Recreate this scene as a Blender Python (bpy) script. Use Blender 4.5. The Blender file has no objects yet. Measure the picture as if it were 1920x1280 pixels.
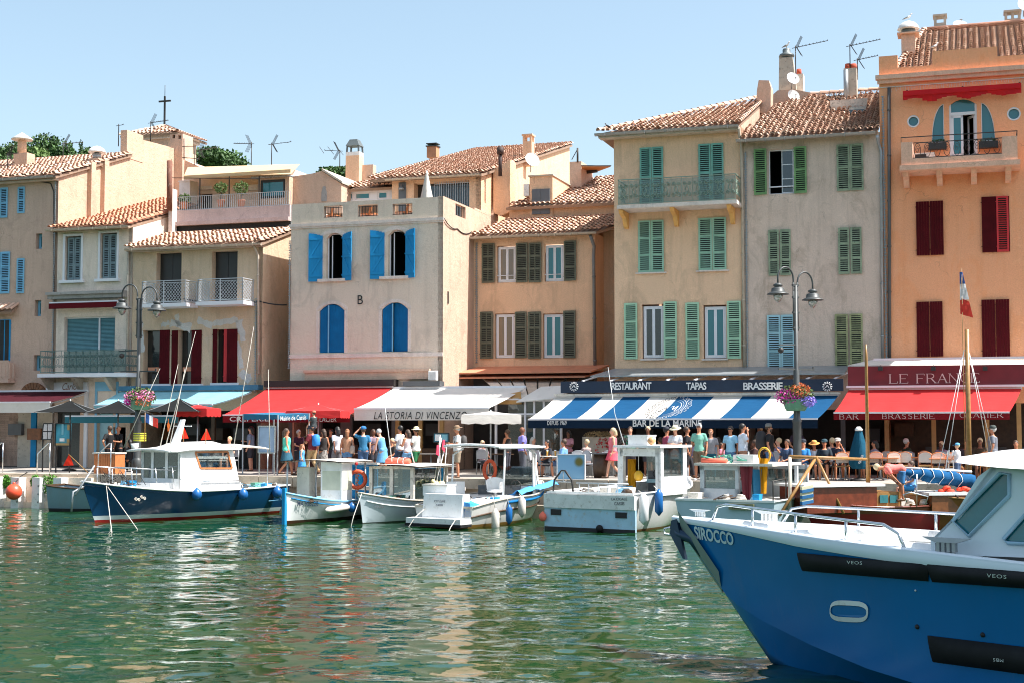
import bpy,math,random
import numpy as np
from mathutils import Vector,Matrix
R=math.radians
random.seed(11)
rng=np.random.default_rng(5)
sc=bpy.context.scene
COL=sc.collection
FPX,CAMZ=2700.0,3.0
PITCH=math.atan(160/FPX)
cam=bpy.data.objects.new('camera',bpy.data.cameras.new('camera'))
COL.objects.link(cam)
cam.location=(0,0,CAMZ)
cam.rotation_euler=(R(90)+PITCH,0,0)
cam.data.sensor_width=36
cam.data.lens=FPX/1920*36
cam.data.clip_start=0.1
cam.data.clip_end=8000
sc.camera=cam
ANG=-18.0
SUN_EL,SUN_REL=57.0,4.0
az=R(ANG+SUN_REL)
sv=Vector((math.cos(az)*math.cos(R(SUN_EL)),math.sin(az)*math.cos(R(SUN_EL)),math.sin(R(SUN_EL))))
w=bpy.data.worlds.new("World");sc.world=w;w.use_nodes=True
wn=w.node_tree
sky=wn.nodes.new('ShaderNodeTexSky');sky.sky_type='NISHITA';sky.sun_disc=False
sky.sun_elevation=R(SUN_EL);sky.sun_rotation=math.atan2(sv.x,sv.y)
sky.air_density=1.0;sky.dust_density=2.4;sky.ozone_density=1.2;sky.altitude=0
bg=wn.nodes['Background'];bg.inputs['Strength'].default_value=0.125
hs=wn.nodes.new('ShaderNodeHueSaturation');hs.inputs['Saturation'].default_value=.86;hs.inputs['Hue'].default_value=.483;hs.inputs['Value'].default_value=.9;wn.links.new(sky.outputs[0],hs.inputs['Color']);wn.links.new(hs.outputs[0],bg.inputs['Color'])
sl=bpy.data.lights.new('sun','SUN');sl.energy=4.5;sl.angle=R(0.53);sl.color=(1,.972,.935)
so=bpy.data.objects.new('sun',sl);COL.objects.link(so)
so.rotation_euler=sv.to_track_quat('Z','Y').to_euler();so.location=(30,20,60)
sc.view_settings.view_transform='Standard';sc.view_settings.look='None'
sc.view_settings.exposure=1.1;sc.view_settings.gamma=1
sc.cycles.max_bounces=8;sc.cycles.diffuse_bounces=4;sc.cycles.transparent_max_bounces=12
sc.cycles.caustics_reflective=False;sc.cycles.caustics_refractive=False
sc.cycles.use_denoising=True;sc.cycles.denoising_prefilter='ACCURATE';sc.cycles.filter_width=1.05
sc.cycles.sample_clamp_indirect=6
def ray(px,py):
 x,y=(px-960)/FPX,-(py-640)/FPX
 return Vector((x,-math.sin(PITCH)*y+math.cos(PITCH),math.cos(PITCH)*y+math.sin(PITCH)))
CO=Vector((0,0,CAMZ))
class Fr:
 def __init__(s,x,y,deg,z=0):
  s.o=Vector((x,y,z));s.a=R(deg)
  s.u=Vector((math.cos(s.a),math.sin(s.a),0));s.v=Vector((-math.sin(s.a),math.cos(s.a),0))
 def w(s,x,y,z=0):return s.o+s.u*x+s.v*y+Vector((0,0,z))
 def l(s,P):
  d=P-s.o;return Vector((d.dot(s.u),d.dot(s.v),d.z))
 def _hit(s,px,py,n,c):
  d=ray(px,py);k=(c-(CO-s.o).dot(n))/d.dot(n);return s.l(CO+d*k)
 def px(s,px,py,t=0.0):
  h=s._hit(px,py,s.v,t);return h.x,h.z
 def ps(s,px,py,x):
  h=s._hit(px,py,s.u,x);return h.y,h.z
 def pz(s,px,py,z=0.0):
  h=s._hit(px,py,Vector((0,0,1)),z);return h.x,h.y
Q=Fr(0,57,ANG)
GZ=1.25
TE=-8.0
def X(px,t=0.0,py=760):return Q.px(px,py,t)[0]
def Z(px,py,t=0.0):return Q.px(px,py,t)[1]
BASE={}
class MB:
 def __init__(s):s.v=[];s.f=[];s.s=[];s.m=[];s.mi=0;s.T=None
 def _add(s,vs,fs,smooth=False):
  n=len(s.v)
  if s.T is not None:vs=[s.T@Vector(p)for p in vs]
  s.v+=[tuple(p)for p in vs]
  for f in fs:s.f.append([i+n for i in f]);s.s.append(smooth);s.m.append(s.mi)
  return s
 def box(s,x0,x1,y0,y1,z0,z1):
  v=[(x,y,z)for x in(x0,x1)for y in(y0,y1)for z in(z0,z1)]
  return s._add(v,[(0,1,3,2),(4,6,7,5),(0,4,5,1),(2,3,7,6),(0,2,6,4),(1,5,7,3)])
 def hexa(s,b,t):
  return s._add(list(b)+list(t),[(3,2,1,0),(4,5,6,7),(0,1,5,4),(1,2,6,5),(2,3,7,6),(3,0,4,7)])
 def poly(s,*pts):return s._add(pts,[tuple(range(len(pts)))])
 def slab(s,pts,d):
  n=len(pts);d=Vector(d);p=[Vector(q)for q in pts]
  f=[tuple(range(n)),tuple(range(2*n-1,n-1,-1))]+[(i,(i+1)%n,n+(i+1)%n,n+i)for i in range(n)]
  f=[tuple(reversed(q))for q in f]
  return s._add(p+[q+d for q in p],f)
 def prism(s,xz,y0,y1):return s.slab([(a,y0,b)for a,b in xz],(0,y1-y0,0))
 def sprism(s,yz,x0,x1):return s.slab([(x0,a,b)for a,b in yz],(x1-x0,0,0))
 def bar(s,a,b,w_=.04,h=None,up=(0,0,1)):
  a,b=Vector(a),Vector(b);h=h or w_;d=(b-a)
  if d.length<1e-6:return s
  d.normalize();up=Vector(up)
  if abs(d.dot(up))>.98:up=Vector((0,1,0))
  sd=d.cross(up).normalized()*w_/2;un=sd.cross(d).normalized()*h/2
  return s.hexa([a-sd-un,a+sd-un,a+sd+un,a-sd+un],[b-sd-un,b+sd-un,b+sd+un,b-sd+un])
 def tube(s,pts,r,n=6,closed=False,cap=True):
  pts=[Vector(p)for p in pts];k=len(pts)
  if not hasattr(r,'__len__'):r=[r]*k
  vs=[];fs=[];prev=None
  for i,p in enumerate(pts):
   if closed:d=pts[(i+1)%k]-pts[i-1]
   else:d=pts[min(i+1,k-1)]-pts[max(i-1,0)]
   d=d.normalized()if d.length>1e-9 else Vector((0,0,1))
   if prev is None:
    a=d.orthogonal().normalized()
   else:
    a=prev-d*prev.dot(d)
    a=a.normalized()if a.length>1e-6 else d.orthogonal().normalized()
   prev=a;b=d.cross(a)
   vs+=[p+(a*math.cos(2*math.pi*j/n)+b*math.sin(2*math.pi*j/n))*r[i]for j in range(n)]
  for i in range(k if closed else k-1):
   i2=(i+1)%k
   for j in range(n):
    j2=(j+1)%n;fs.append((i*n+j,i*n+j2,i2*n+j2,i2*n+j))
  s._add(vs,fs,True)
  if cap and not closed:
   n0=len(s.v)-len(vs)
   s.f.append([n0+j for j in range(n-1,-1,-1)]);s.s.append(False);s.m.append(s.mi)
   s.f.append([n0+(k-1)*n+j for j in range(n)]);s.s.append(False);s.m.append(s.mi)
  return s
 def lathe(s,c,prof,n=12,smooth=True):
  c=Vector(c);vs=[];fs=[]
  for r,z in prof:vs+=[c+Vector((r*math.cos(2*math.pi*j/n),r*math.sin(2*math.pi*j/n),z))for j in range(n)]
  for i in range(len(prof)-1):
   for j in range(n):fs.append((i*n+j,i*n+(j+1)%n,(i+1)*n+(j+1)%n,(i+1)*n+j))
  fs.append(tuple(range(n-1,-1,-1)));fs.append(tuple((len(prof)-1)*n+j for j in range(n)))
  return s._add(vs,fs,smooth)
 def ball(s,c,r,n=10,sc_=(1,1,1),ax=None):
  c=Vector(c);vs=[];fs=[];m=max(4,n//2+1)
  rot=ax.to_track_quat('Z','Y').to_matrix()if ax is not None else None
  for i in range(m+1):
   th=math.pi*i/m
   for j in range(n):
    p=Vector((math.sin(th)*math.cos(2*math.pi*j/n)*sc_[0],math.sin(th)*math.sin(2*math.pi*j/n)*sc_[1],-math.cos(th)*sc_[2]))*r
    if rot:p=rot@p
    vs.append(c+p)
  for i in range(m):
   for j in range(n):fs.append((i*n+j,i*n+(j+1)%n,(i+1)*n+(j+1)%n,(i+1)*n+j))
  return s._add(vs,fs,True)
 def grid(s,rows,smooth=True,close=False):
  n=len(rows[0]);vs=[p for r_ in rows for p in r_];fs=[]
  for i in range(len(rows)-1):
   for j in range(n if close else n-1):
    fs.append((i*n+j,i*n+(j+1)%n,(i+1)*n+(j+1)%n,(i+1)*n+j))
  return s._add(vs,fs,smooth)
 def build(s,name,mat,parent=None,base=None,fr=None):
  me=bpy.data.meshes.new(name)
  if parent is not None:b,fr_=BASE[parent.name]
  else:
   fr_=fr or Q
   if base is None:
    a=np.array(s.v);base=(a[:,0].mean(),a[:,1].mean(),a[:,2].min())
   b=Vector(base)
  v=np.array(s.v,dtype=float)-np.array(b)
  me.from_pydata(v.tolist(),[],s.f)
  mats=mat if isinstance(mat,(list,tuple))else[mat]
  for m_ in mats:me.materials.append(m_)
  me.polygons.foreach_set('use_smooth',s.s)
  if len(mats)>1:me.polygons.foreach_set('material_index',s.m)
  me.update()
  o=bpy.data.objects.new(name,me);COL.objects.link(o)
  BASE[o.name]=(b,fr_)
  if parent is not None:o.parent=parent
  else:
   o.location=fr_.w(*b);o.rotation_euler=(0,0,fr_.a)
  return o
def tag(o,label=None,cat=None,group=None,kind=None):
 if label:o['label']=label
 if cat:o['category']=cat
 if group:o['group']=group
 if kind:o['kind']=kind
 return o
def thing(name,label,cat,base,group=None,fr=None):
 fr=fr or Q
 o=bpy.data.objects.new(name,None);COL.objects.link(o);o.empty_display_size=.2
 o.location=fr.w(*base);o.rotation_euler=(0,0,fr.a)
 BASE[o.name]=(Vector(base),fr)
 return tag(o,label,cat,group)
def kids(o):return[c for c in bpy.data.objects if c.parent==o]
def copy_tree(o,parent=None,dx=None):
 c=o.copy();COL.objects.link(c);c.parent=parent
 BASE[c.name]=BASE[o.name]
 if parent is not None:c.matrix_parent_inverse=o.matrix_parent_inverse.copy()
 for ch in kids(o):copy_tree(ch,c)
 return c
MATS={}
def _new(name):
 m=bpy.data.materials.new(name);m.use_nodes=True
 nt=m.node_tree;b=nt.nodes['Principled BSDF'];return m,nt,b
def noise(nt,scale=(1,1,1),s=5,detail=4,rough=.55,coord='Object',dist=0):
 tc=nt.nodes.new('ShaderNodeTexCoord');mp=nt.nodes.new('ShaderNodeMapping')
 mp.inputs['Scale'].default_value=scale
 nt.links.new(tc.outputs[coord],mp.inputs['Vector'])
 n=nt.nodes.new('ShaderNodeTexNoise');n.inputs['Scale'].default_value=s;n.inputs['Detail'].default_value=detail
 n.inputs['Roughness'].default_value=rough;n.inputs['Distortion'].default_value=dist
 nt.links.new(mp.outputs[0],n.inputs['Vector']);return n.outputs['Fac']
def ramp(nt,fac,stops):
 r=nt.nodes.new('ShaderNodeValToRGB');e=r.color_ramp.elements
 while len(e)>1:e.remove(e[-1])
 e[0].position=stops[0][0];e[0].color=(*stops[0][1],1)
 for p,c in stops[1:]:
  k=e.new(p);k.color=(*c,1)
 nt.links.new(fac,r.inputs['Fac']);return r.outputs['Color']
def mix(nt,fac,a,b,mode='MIX'):
 m=nt.nodes.new('ShaderNodeMix');m.data_type='RGBA';m.blend_type=mode
 for sock,v in((m.inputs[0],fac),(m.inputs[6],a),(m.inputs[7],b)):
  if hasattr(v,'links'):nt.links.new(v,sock)
  elif isinstance(v,(int,float)):sock.default_value=v
  else:sock.default_value=(*v,1)
 return m.outputs[2]
def bump(nt,b,h,strength=.3,dist=.02):
 n=nt.nodes.new('ShaderNodeBump');n.inputs['Strength'].default_value=strength;n.inputs['Distance'].default_value=dist
 nt.links.new(h,n.inputs['Height']);nt.links.new(n.outputs[0],b.inputs['Normal'])
def g(*c):
 return tuple((v/255/12.92)if v/255<=.04045 else((v/255+.055)/1.055)**2.4 for v in c)
def sc_(c,k):return tuple(min(1,v*k)for v in c)
def M(name,col,rough=.6,metal=0.0,var=.12,vs=3.0,bmp=0.0,spec=.5,dirt=None):
 if name in MATS:return MATS[name]
 m,nt,b=_new(name)
 b.inputs['Roughness'].default_value=rough;b.inputs['Metallic'].default_value=metal
 b.inputs['Specular IOR Level'].default_value=spec
 f=noise(nt,s=vs,detail=5)
 c=ramp(nt,f,[(.3,sc_(col,1-var)),(.7,sc_(col,1+var))])
 if dirt:
  d=noise(nt,s=vs*2.3,detail=6,rough=.7)
  c=mix(nt,ramp(nt,d,[(.55,(0,0,0)),(.72,(1,1,1))]),c,dirt)
 nt.links.new(c,b.inputs['Base Color'])
 if bmp:bump(nt,b,noise(nt,s=vs*14,detail=3),bmp,.01)
 MATS[name]=m;return m
def plaster(name,col,stain=None,k=.13,sc0=.55,pale=None):
 if name in MATS:return MATS[name]
 m,nt,b=_new(name);b.inputs['Roughness'].default_value=.92;b.inputs['Specular IOR Level'].default_value=.2
 f1=noise(nt,s=sc0,detail=7,rough=.62,dist=.3)
 c=ramp(nt,f1,[(.28,sc_(col,1-k)),(.5,col),(.75,sc_(col,1+k*.8))])
 f2=noise(nt,(2.2,2.2,.16),s=1.5,detail=6,rough=.65)
 st=stain or sc_(col,.55)
 c=mix(nt,ramp(nt,f2,[(.5,(0,0,0)),(.78,(.7,.7,.7))]),c,st)
 f4=noise(nt,s=2.3,detail=8,rough=.75,dist=.6)
 c=mix(nt,ramp(nt,f4,[(.55,(0,0,0)),(.66,(.55,.55,.55))]),c,pale or sc_(col,1.25))
 f3=noise(nt,s=22,detail=5)
 c=mix(nt,.4,c,ramp(nt,f3,[(.3,sc_(col,.72)),(.7,sc_(col,1.18))]))
 tc=nt.nodes.new('ShaderNodeTexCoord');vo=nt.nodes.new('ShaderNodeTexVoronoi');vo.feature='DISTANCE_TO_EDGE'
 vo.inputs['Scale'].default_value=.42;ad=nt.nodes.new('ShaderNodeVectorMath');ad.operation='ADD'
 nn=nt.nodes.new('ShaderNodeTexNoise');nn.inputs['Scale'].default_value=1.7;nn.inputs['Detail'].default_value=6
 nt.links.new(tc.outputs['Object'],nn.inputs['Vector']);nt.links.new(tc.outputs['Object'],ad.inputs[0]);nt.links.new(nn.outputs['Color'],ad.inputs[1])
 nt.links.new(ad.outputs[0],vo.inputs['Vector'])
 ck=ramp(nt,vo.outputs['Distance'],[(0,(.6,.6,.6)),(.006,(0,0,0))]);ck=mix(nt,ramp(nt,noise(nt,s=.45,detail=2),[(.52,(1,1,1)),(.58,(0,0,0))]),ck,(0,0,0))
 c=mix(nt,ck,c,sc_(col,.5))
 nt.links.new(c,b.inputs['Base Color'])
 fg=noise(nt,(1,1,.6),s=.9,detail=9,rough=.68,dist=1.2)
 c=mix(nt,ramp(nt,fg,[(.52,(0,0,0)),(.6,(.32,.32,.32)),(.75,(.6,.6,.6))]),c,sc_(st,1.15))
 nt.links.new(c,b.inputs['Base Color'])
 f5=noise(nt,s=6,detail=8,rough=.7)
 bump(nt,b,f5,.8,.05)
 MATS[name]=m;return m
def tiles_mat(name,cols):
 m,nt,b=_new(name);b.inputs['Roughness'].default_value=.85
 ge=nt.nodes.new('ShaderNodeNewGeometry')
 n=len(cols)
 c=ramp(nt,ge.outputs['Random Per Island'],[(i/(n-1),q)for i,q in enumerate(cols)])
 f=noise(nt,s=14,detail=5)
 c=mix(nt,.5,c,mix(nt,f,c,(.50,.33,.24)))
 f2=noise(nt,s=3,detail=6,rough=.7)
 c=mix(nt,ramp(nt,f2,[(.52,(0,0,0)),(.72,(.4,.4,.4))]),c,(.22,.17,.13))
 nt.links.new(c,b.inputs['Base Color']);bump(nt,b,noise(nt,s=40),.3,.01)
 return m
def glassy(name,col=(.02,.05,.06),refl=.35,rough=.04,alpha=1.0):
 if name in MATS:return MATS[name]
 m,nt,b=_new(name)
 b.inputs['Base Color'].default_value=(*col,1);b.inputs['Roughness'].default_value=.25
 gl=nt.nodes.new('ShaderNodeBsdfGlossy');gl.inputs['Roughness'].default_value=rough;gl.inputs['Color'].default_value=(.8,.9,.95,1)
 mx=nt.nodes.new('ShaderNodeMixShader');fr=nt.nodes.new('ShaderNodeFresnel');fr.inputs['IOR'].default_value=1.5
 ad=nt.nodes.new('ShaderNodeMath');ad.operation='ADD';ad.inputs[1].default_value=refl;ad.use_clamp=True
 nt.links.new(fr.outputs[0],ad.inputs[0]);nt.links.new(ad.outputs[0],mx.inputs[0])
 base=b.outputs[0]
 if alpha<1:
  tr=nt.nodes.new('ShaderNodeBsdfTransparent');tr.inputs['Color'].default_value=(.85,.92,.92,1)
  m2=nt.nodes.new('ShaderNodeMixShader');m2.inputs[0].default_value=alpha
  nt.links.new(tr.outputs[0],m2.inputs[1]);nt.links.new(b.outputs[0],m2.inputs[2]);base=m2.outputs[0]
 nt.links.new(base,mx.inputs[1]);nt.links.new(gl.outputs[0],mx.inputs[2])
 nt.links.new(mx.outputs[0],nt.nodes['Material Output'].inputs['Surface'])
 MATS[name]=m;return m
def cloth(name,col,trans=.25,var=.06):
 if name in MATS:return MATS[name]
 m,nt,b=_new(name);b.inputs['Roughness'].default_value=.85;b.inputs['Specular IOR Level'].default_value=.15
 c=ramp(nt,noise(nt,s=1.3,detail=6),[(.3,sc_(col,1-var)),(.7,sc_(col,1+var))])
 nt.links.new(c,b.inputs['Base Color'])
 c=mix(nt,ramp(nt,noise(nt,s=2.2,detail=8,rough=.7),[(.56,(0,0,0)),(.75,(.3,.3,.3))]),c,sc_(col,.6));nt.links.new(c,b.inputs['Base Color']);bump(nt,b,noise(nt,(1,3,3),s=1.6,detail=4),.5,.05)
 t=nt.nodes.new('ShaderNodeBsdfTranslucent');nt.links.new(c,t.inputs['Color'])
 mx=nt.nodes.new('ShaderNodeMixShader');mx.inputs[0].default_value=trans
 nt.links.new(b.outputs[0],mx.inputs[1]);nt.links.new(t.outputs[0],mx.inputs[2])
 nt.links.new(mx.outputs[0],nt.nodes['Material Output'].inputs['Surface'])
 MATS[name]=m;return m
def zbands(name,stops,rough=.25,noise_amt=.0,spec=.5):
 """paint bands by height above the water: [(z, colour)...] colour holds up to z"""
 m,nt,b=_new(name);b.inputs['Roughness'].default_value=rough;b.inputs['Specular IOR Level'].default_value=spec
 tc=nt.nodes.new('ShaderNodeTexCoord');sp=nt.nodes.new('ShaderNodeSeparateXYZ')
 nt.links.new(tc.outputs['Object'],sp.inputs[0])
 c=stops[-1][1]
 cur=None
 for z,col in reversed(stops[:-1]):
  lt=nt.nodes.new('ShaderNodeMath');lt.operation='LESS_THAN';lt.inputs[1].default_value=z
  nt.links.new(sp.outputs['Z'],lt.inputs[0])
  cur=mix(nt,lt.outputs[0],cur if cur is not None else c,col)
 d=noise(nt,(1,1,.3),s=2.2,detail=7,rough=.7)
 cur=mix(nt,ramp(nt,d,[(.55,(0,0,0)),(.8,(.5*noise_amt,)*3)]),cur,(.25,.2,.13))
 d2=noise(nt,s=1.2,detail=3)
 cur=mix(nt,.25,cur,mix(nt,d2,cur,(.0,.0,.0)))
 nt.links.new(cur,b.inputs['Base Color']);bump(nt,b,noise(nt,s=2.0,detail=3),.15,.02)
 return m
def text(s,mat,parent,x0,x1,z0,z1,t,name='lettering',ext=.004,bold=0.0,xyz=None,shear=0.0,space=1.0,caps_small=False):
 """lettering fitted to the rectangle x0..x1, z0..z1 on the plane y=t, facing -y; xyz(u,v)->point lays it on another surface"""
 cu=bpy.data.curves.new('txt','FONT');cu.body=s;cu.size=1;cu.offset=bold;cu.extrude=0;cu.shear=shear;cu.space_character=space
 cu.resolution_u=4
 to=bpy.data.objects.new('txt',cu);COL.objects.link(to)
 bpy.context.view_layer.update()
 me=bpy.data.meshes.new_from_object(to.evaluated_get(bpy.context.evaluated_depsgraph_get()))
 bpy.data.objects.remove(to);bpy.data.curves.remove(cu)
 v=np.array([p.co[:]for p in me.vertices]);lo=v.min(0);hi=v.max(0)
 f=[list(p.vertices)for p in me.polygons]
 bpy.data.meshes.remove(me)
 b=MB()
 U=(v[:,0]-lo[0])/(hi[0]-lo[0]);V=(v[:,1]-lo[1])/(hi[1]-lo[1])
 if xyz:pts=[xyz(a,c)for a,c in zip(U,V)]
 else:pts=[(x0+(x1-x0)*a,t-ext,z0+(z1-z0)*c)for a,c in zip(U,V)]
 b._add(pts,f)
 return b.build(name,mat,parent)
def rect(a,b,c,d,t=0.0):
 my,mx=(b+d)/2,(a+c)/2
 return X(a,t,my),X(c,t,my),Z(mx,d,t),Z(mx,b,t)
def wall(mb,x0,x1,z0,z1,t,holes=(),depth=.3):
 xs=sorted(set([x0,x1]+[v for h in holes for v in h[:2]if x0<v<x1]))
 zs=sorted(set([z0,z1]+[v for h in holes for v in h[2:]if z0<v<z1]))
 for i in range(len(xs)-1):
  for j in range(len(zs)-1):
   cx,cz=(xs[i]+xs[i+1])/2,(zs[j]+zs[j+1])/2
   if any(h[0]<cx<h[1]and h[2]<cz<h[3]for h in holes):continue
   mb.poly((xs[i],t,zs[j]),(xs[i+1],t,zs[j]),(xs[i+1],t,zs[j+1]),(xs[i],t,zs[j+1]))
 for a,b,c,d in holes:
  e=t+depth
  mb.poly((a,t,c),(a,t,d),(a,e,d),(a,e,c));mb.poly((b,t,d),(b,t,c),(b,e,c),(b,e,d))
  mb.poly((a,t,c),(a,e,c),(b,e,c),(b,t,c));mb.poly((a,t,d),(b,t,d),(b,e,d),(a,e,d))
 return mb
def shell(mb,x0,x1,z0,z1,t0,t1,top=True):
 """sides, back and top of a house body"""
 mb.poly((x0,t1,z0),(x0,t0,z0),(x0,t0,z1),(x0,t1,z1));mb.poly((x1,t0,z0),(x1,t1,z0),(x1,t1,z1),(x1,t0,z1))
 mb.poly((x1,t1,z0),(x0,t1,z0),(x0,t1,z1),(x1,t1,z1))
 if top:mb.poly((x0,t0,z1),(x1,t0,z1),(x1,t1,z1),(x0,t1,z1))
 return mb
def shutter(parent,hx,hy,z0,z1,w_,ang,mat,rows=3,kind='louvre',label=None,arch=0.0):
 """one leaf hinged at (hx, hy); ang = direction of the leaf from the hinge in the x-y plane, degrees"""
 mb=MB();H_=z1-z0
 T=Matrix.Translation((hx,hy,z0))@Matrix.Rotation(R(ang),4,'Z');mb.T=T
 th=.035;st=.065
 if kind=='louvre':
  mb.box(0,st,-th/2,th/2,0,H_);mb.box(w_-st,w_,-th/2,th/2,0,H_)
  if w_>.55:mb.box(w_/2-st*.35,w_/2+st*.35,-th/2+.002,th/2-.002,0,H_)
  rz=[0]
  for i in range(rows+1):
   z=i*(H_-st)/rows;mb.box(st,w_-st,-th/2+.003,th/2-.003,z,z+st*1.1)
  z=st
  while z<H_-.06:
   a,b=st-.003,w_-st+.003
   mb.hexa([(a,-.024,z),(b,-.024,z),(b,.012,z+.03),(a,.012,z+.03)],[(a,-.024,z+.012),(b,-.024,z+.012),(b,.012,z+.042),(a,.012,z+.042)])
   z+=.078
  mb.mi=1;mb.poly((st,.015,0.02),(w_-st,.015,0.02),(w_-st,.015,H_-.02),(st,.015,H_-.02));mb.mi=0  # dark sheet stands in for the shadow between the slats
 elif kind=='plank':
  n=5;pw=w_/n
  for i in range(n):
   h0=H_-(arch*(1-(i+.5)/n)**2 if arch>0 else arch*-1*((i+.5)/n)**2)
   mb.box(i*pw+.002,(i+1)*pw-.002,-.018,.018,0,h0)
 elif kind=='zplank':
  n=5;pw=w_/n
  for i in range(n):
   u=1-(i+.5)/n
   mb.box(i*pw+.001,(i+1)*pw-.001,-.016,.016,0,H_-arch*u**2)
  fy=-1 if abs(ang)<90 else 1
  for z in(.12,.5,.88):
   mb.box(.03,w_-.03,*sorted((fy*.045,fy*.015)),H_*z-.05,H_*z+.05)
  for a,b in((.12,.5),(.5,.88)):
   mb.bar((w_*.85,fy*.031,H_*a+.05),(w_*.15,fy*.031,H_*b-.05),.08,.028,up=(0,1,0))
  for z in(.12,.5,.88):mb.box(-.02,.1,*sorted((fy*.05,fy*.04)),H_*z-.02,H_*z+.02)
 for z in(.1,.9):mb.box(-.03,.05,-th/2-.008,-th/2,H_*z-.012,H_*z+.012)
 o=mb.build('shutter',[mat,MATS['dark_in']],parent)
 if label:o['label']=label
 return o
def closed_pair(parent,x0,x1,z0,z1,t,mat,rows=3,kind='louvre',label=None,gap=.01):
 w_=(x1-x0)/2-gap
 shutter(parent,x0,t,z0,z1,w_,0,mat,rows,kind,label)
 m=MB();m.T=None
 shutter(parent,x1-w_,t-.004,z0,z1,w_,0,mat,rows,kind,label)
def window(parent,x0,x1,z0,z1,t,frame,glass,leaves=2,bars=0,fw=.06,sash=.055,openleaf=False,transom=0):
 mb=MB()
 for a,b,c,d in((x0,x1,z0,z0+fw),(x0,x1,z1-fw,z1),(x0,x0+fw,z0+fw,z1-fw),(x1-fw,x1,z0+fw,z1-fw)):mb.box(a,b,t,t+.06,c,d)
 iw=(x1-x0-2*fw)/leaves
 for i in range(leaves):
  a=x0+fw+i*iw;b=a+iw;c,d=z0+fw,z1-fw
  if openleaf and(i==0 or openleaf==2):continue
  for q in((a,b,c,c+sash),(a,b,d-sash,d),(a,a+sash,c+sash,d-sash),(b-sash,b,c+sash,d-sash)):mb.box(q[0]+.001,q[1]-.001,t-.015,t+.03,q[2],q[3])
  for k in range(bars):
   z=c+(d-c)*(k+1)/(bars+1);mb.box(a+sash,b-sash,t-.01,t+.02,z-.015,z+.015)
 o=mb.build('window',frame,parent)
 gm=MB()
 for i in range(leaves):
  if openleaf and(i==0 or openleaf==2):continue
  a=x0+fw+i*iw+sash;gm.box(a,a+iw-2*sash,t+.005,t+.012,z0+fw+sash,z1-fw-sash)
 if gm.v:gm.build('pane',glass,o)
 return o
def sill(parent,x0,x1,z,t,mat,d=.14,h=.07):
 return MB().box(x0,x1,t-d,t+.02,z-h,z).build('sill',mat,parent)
def arch_trim(parent,x0,x1,z0,z1,rise,t,mat,w_=.14,proud=.025,name='window_surround'):
 """moulded surround with a segmental head"""
 mb=MB();n=10
 def top(u,off):return z1-rise+rise*(1-(2*u-1)**2)+off
 for i in range(n):
  u0,u1=i/n,(i+1)/n;a,b=x0-w_+(x1-x0+2*w_)*u0,x0-w_+(x1-x0+2*w_)*u1
  mb.prism([(a,top(u0,0)),(b,top(u1,0)),(b,top(u1,w_)),(a,top(u0,w_))],t-proud,t+.02)
 mb.box(x0-w_,x0,t-proud,t+.02,z0,z1-rise);mb.box(x1,x1+w_,t-proud,t+.02,z0,z1-rise)
 return mb.build(name,mat,parent)
def arch_fill(mb,x0,x1,z1,rise,t,d=.1):
 """corners that turn a square opening into a segmental one"""
 n=6
 for i in range(n):
  for sgn in(0,1):
   u0,u1=i/n/2,(i+1)/n/2
   if sgn:u0,u1=1-u1,1-u0
   a,b=x0+(x1-x0)*u0,x0+(x1-x0)*u1
   za,zb=z1-rise*(2*u0-1)**2,z1-rise*(2*u1-1)**2
   mb.prism([(a,za),(b,zb),(b,z1+.004),(a,z1+.004)],t-.002,t+d)
def inpoly(p,poly):
 x,y=p;r=False;j=len(poly)-1
 for i in range(len(poly)):
  if(poly[i][1]>y)!=(poly[j][1]>y)and x<(poly[j][0]-poly[i][0])*(y-poly[i][1])/(poly[j][1]-poly[i][1])+poly[i][0]:r=not r
  j=i
 return r
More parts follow.
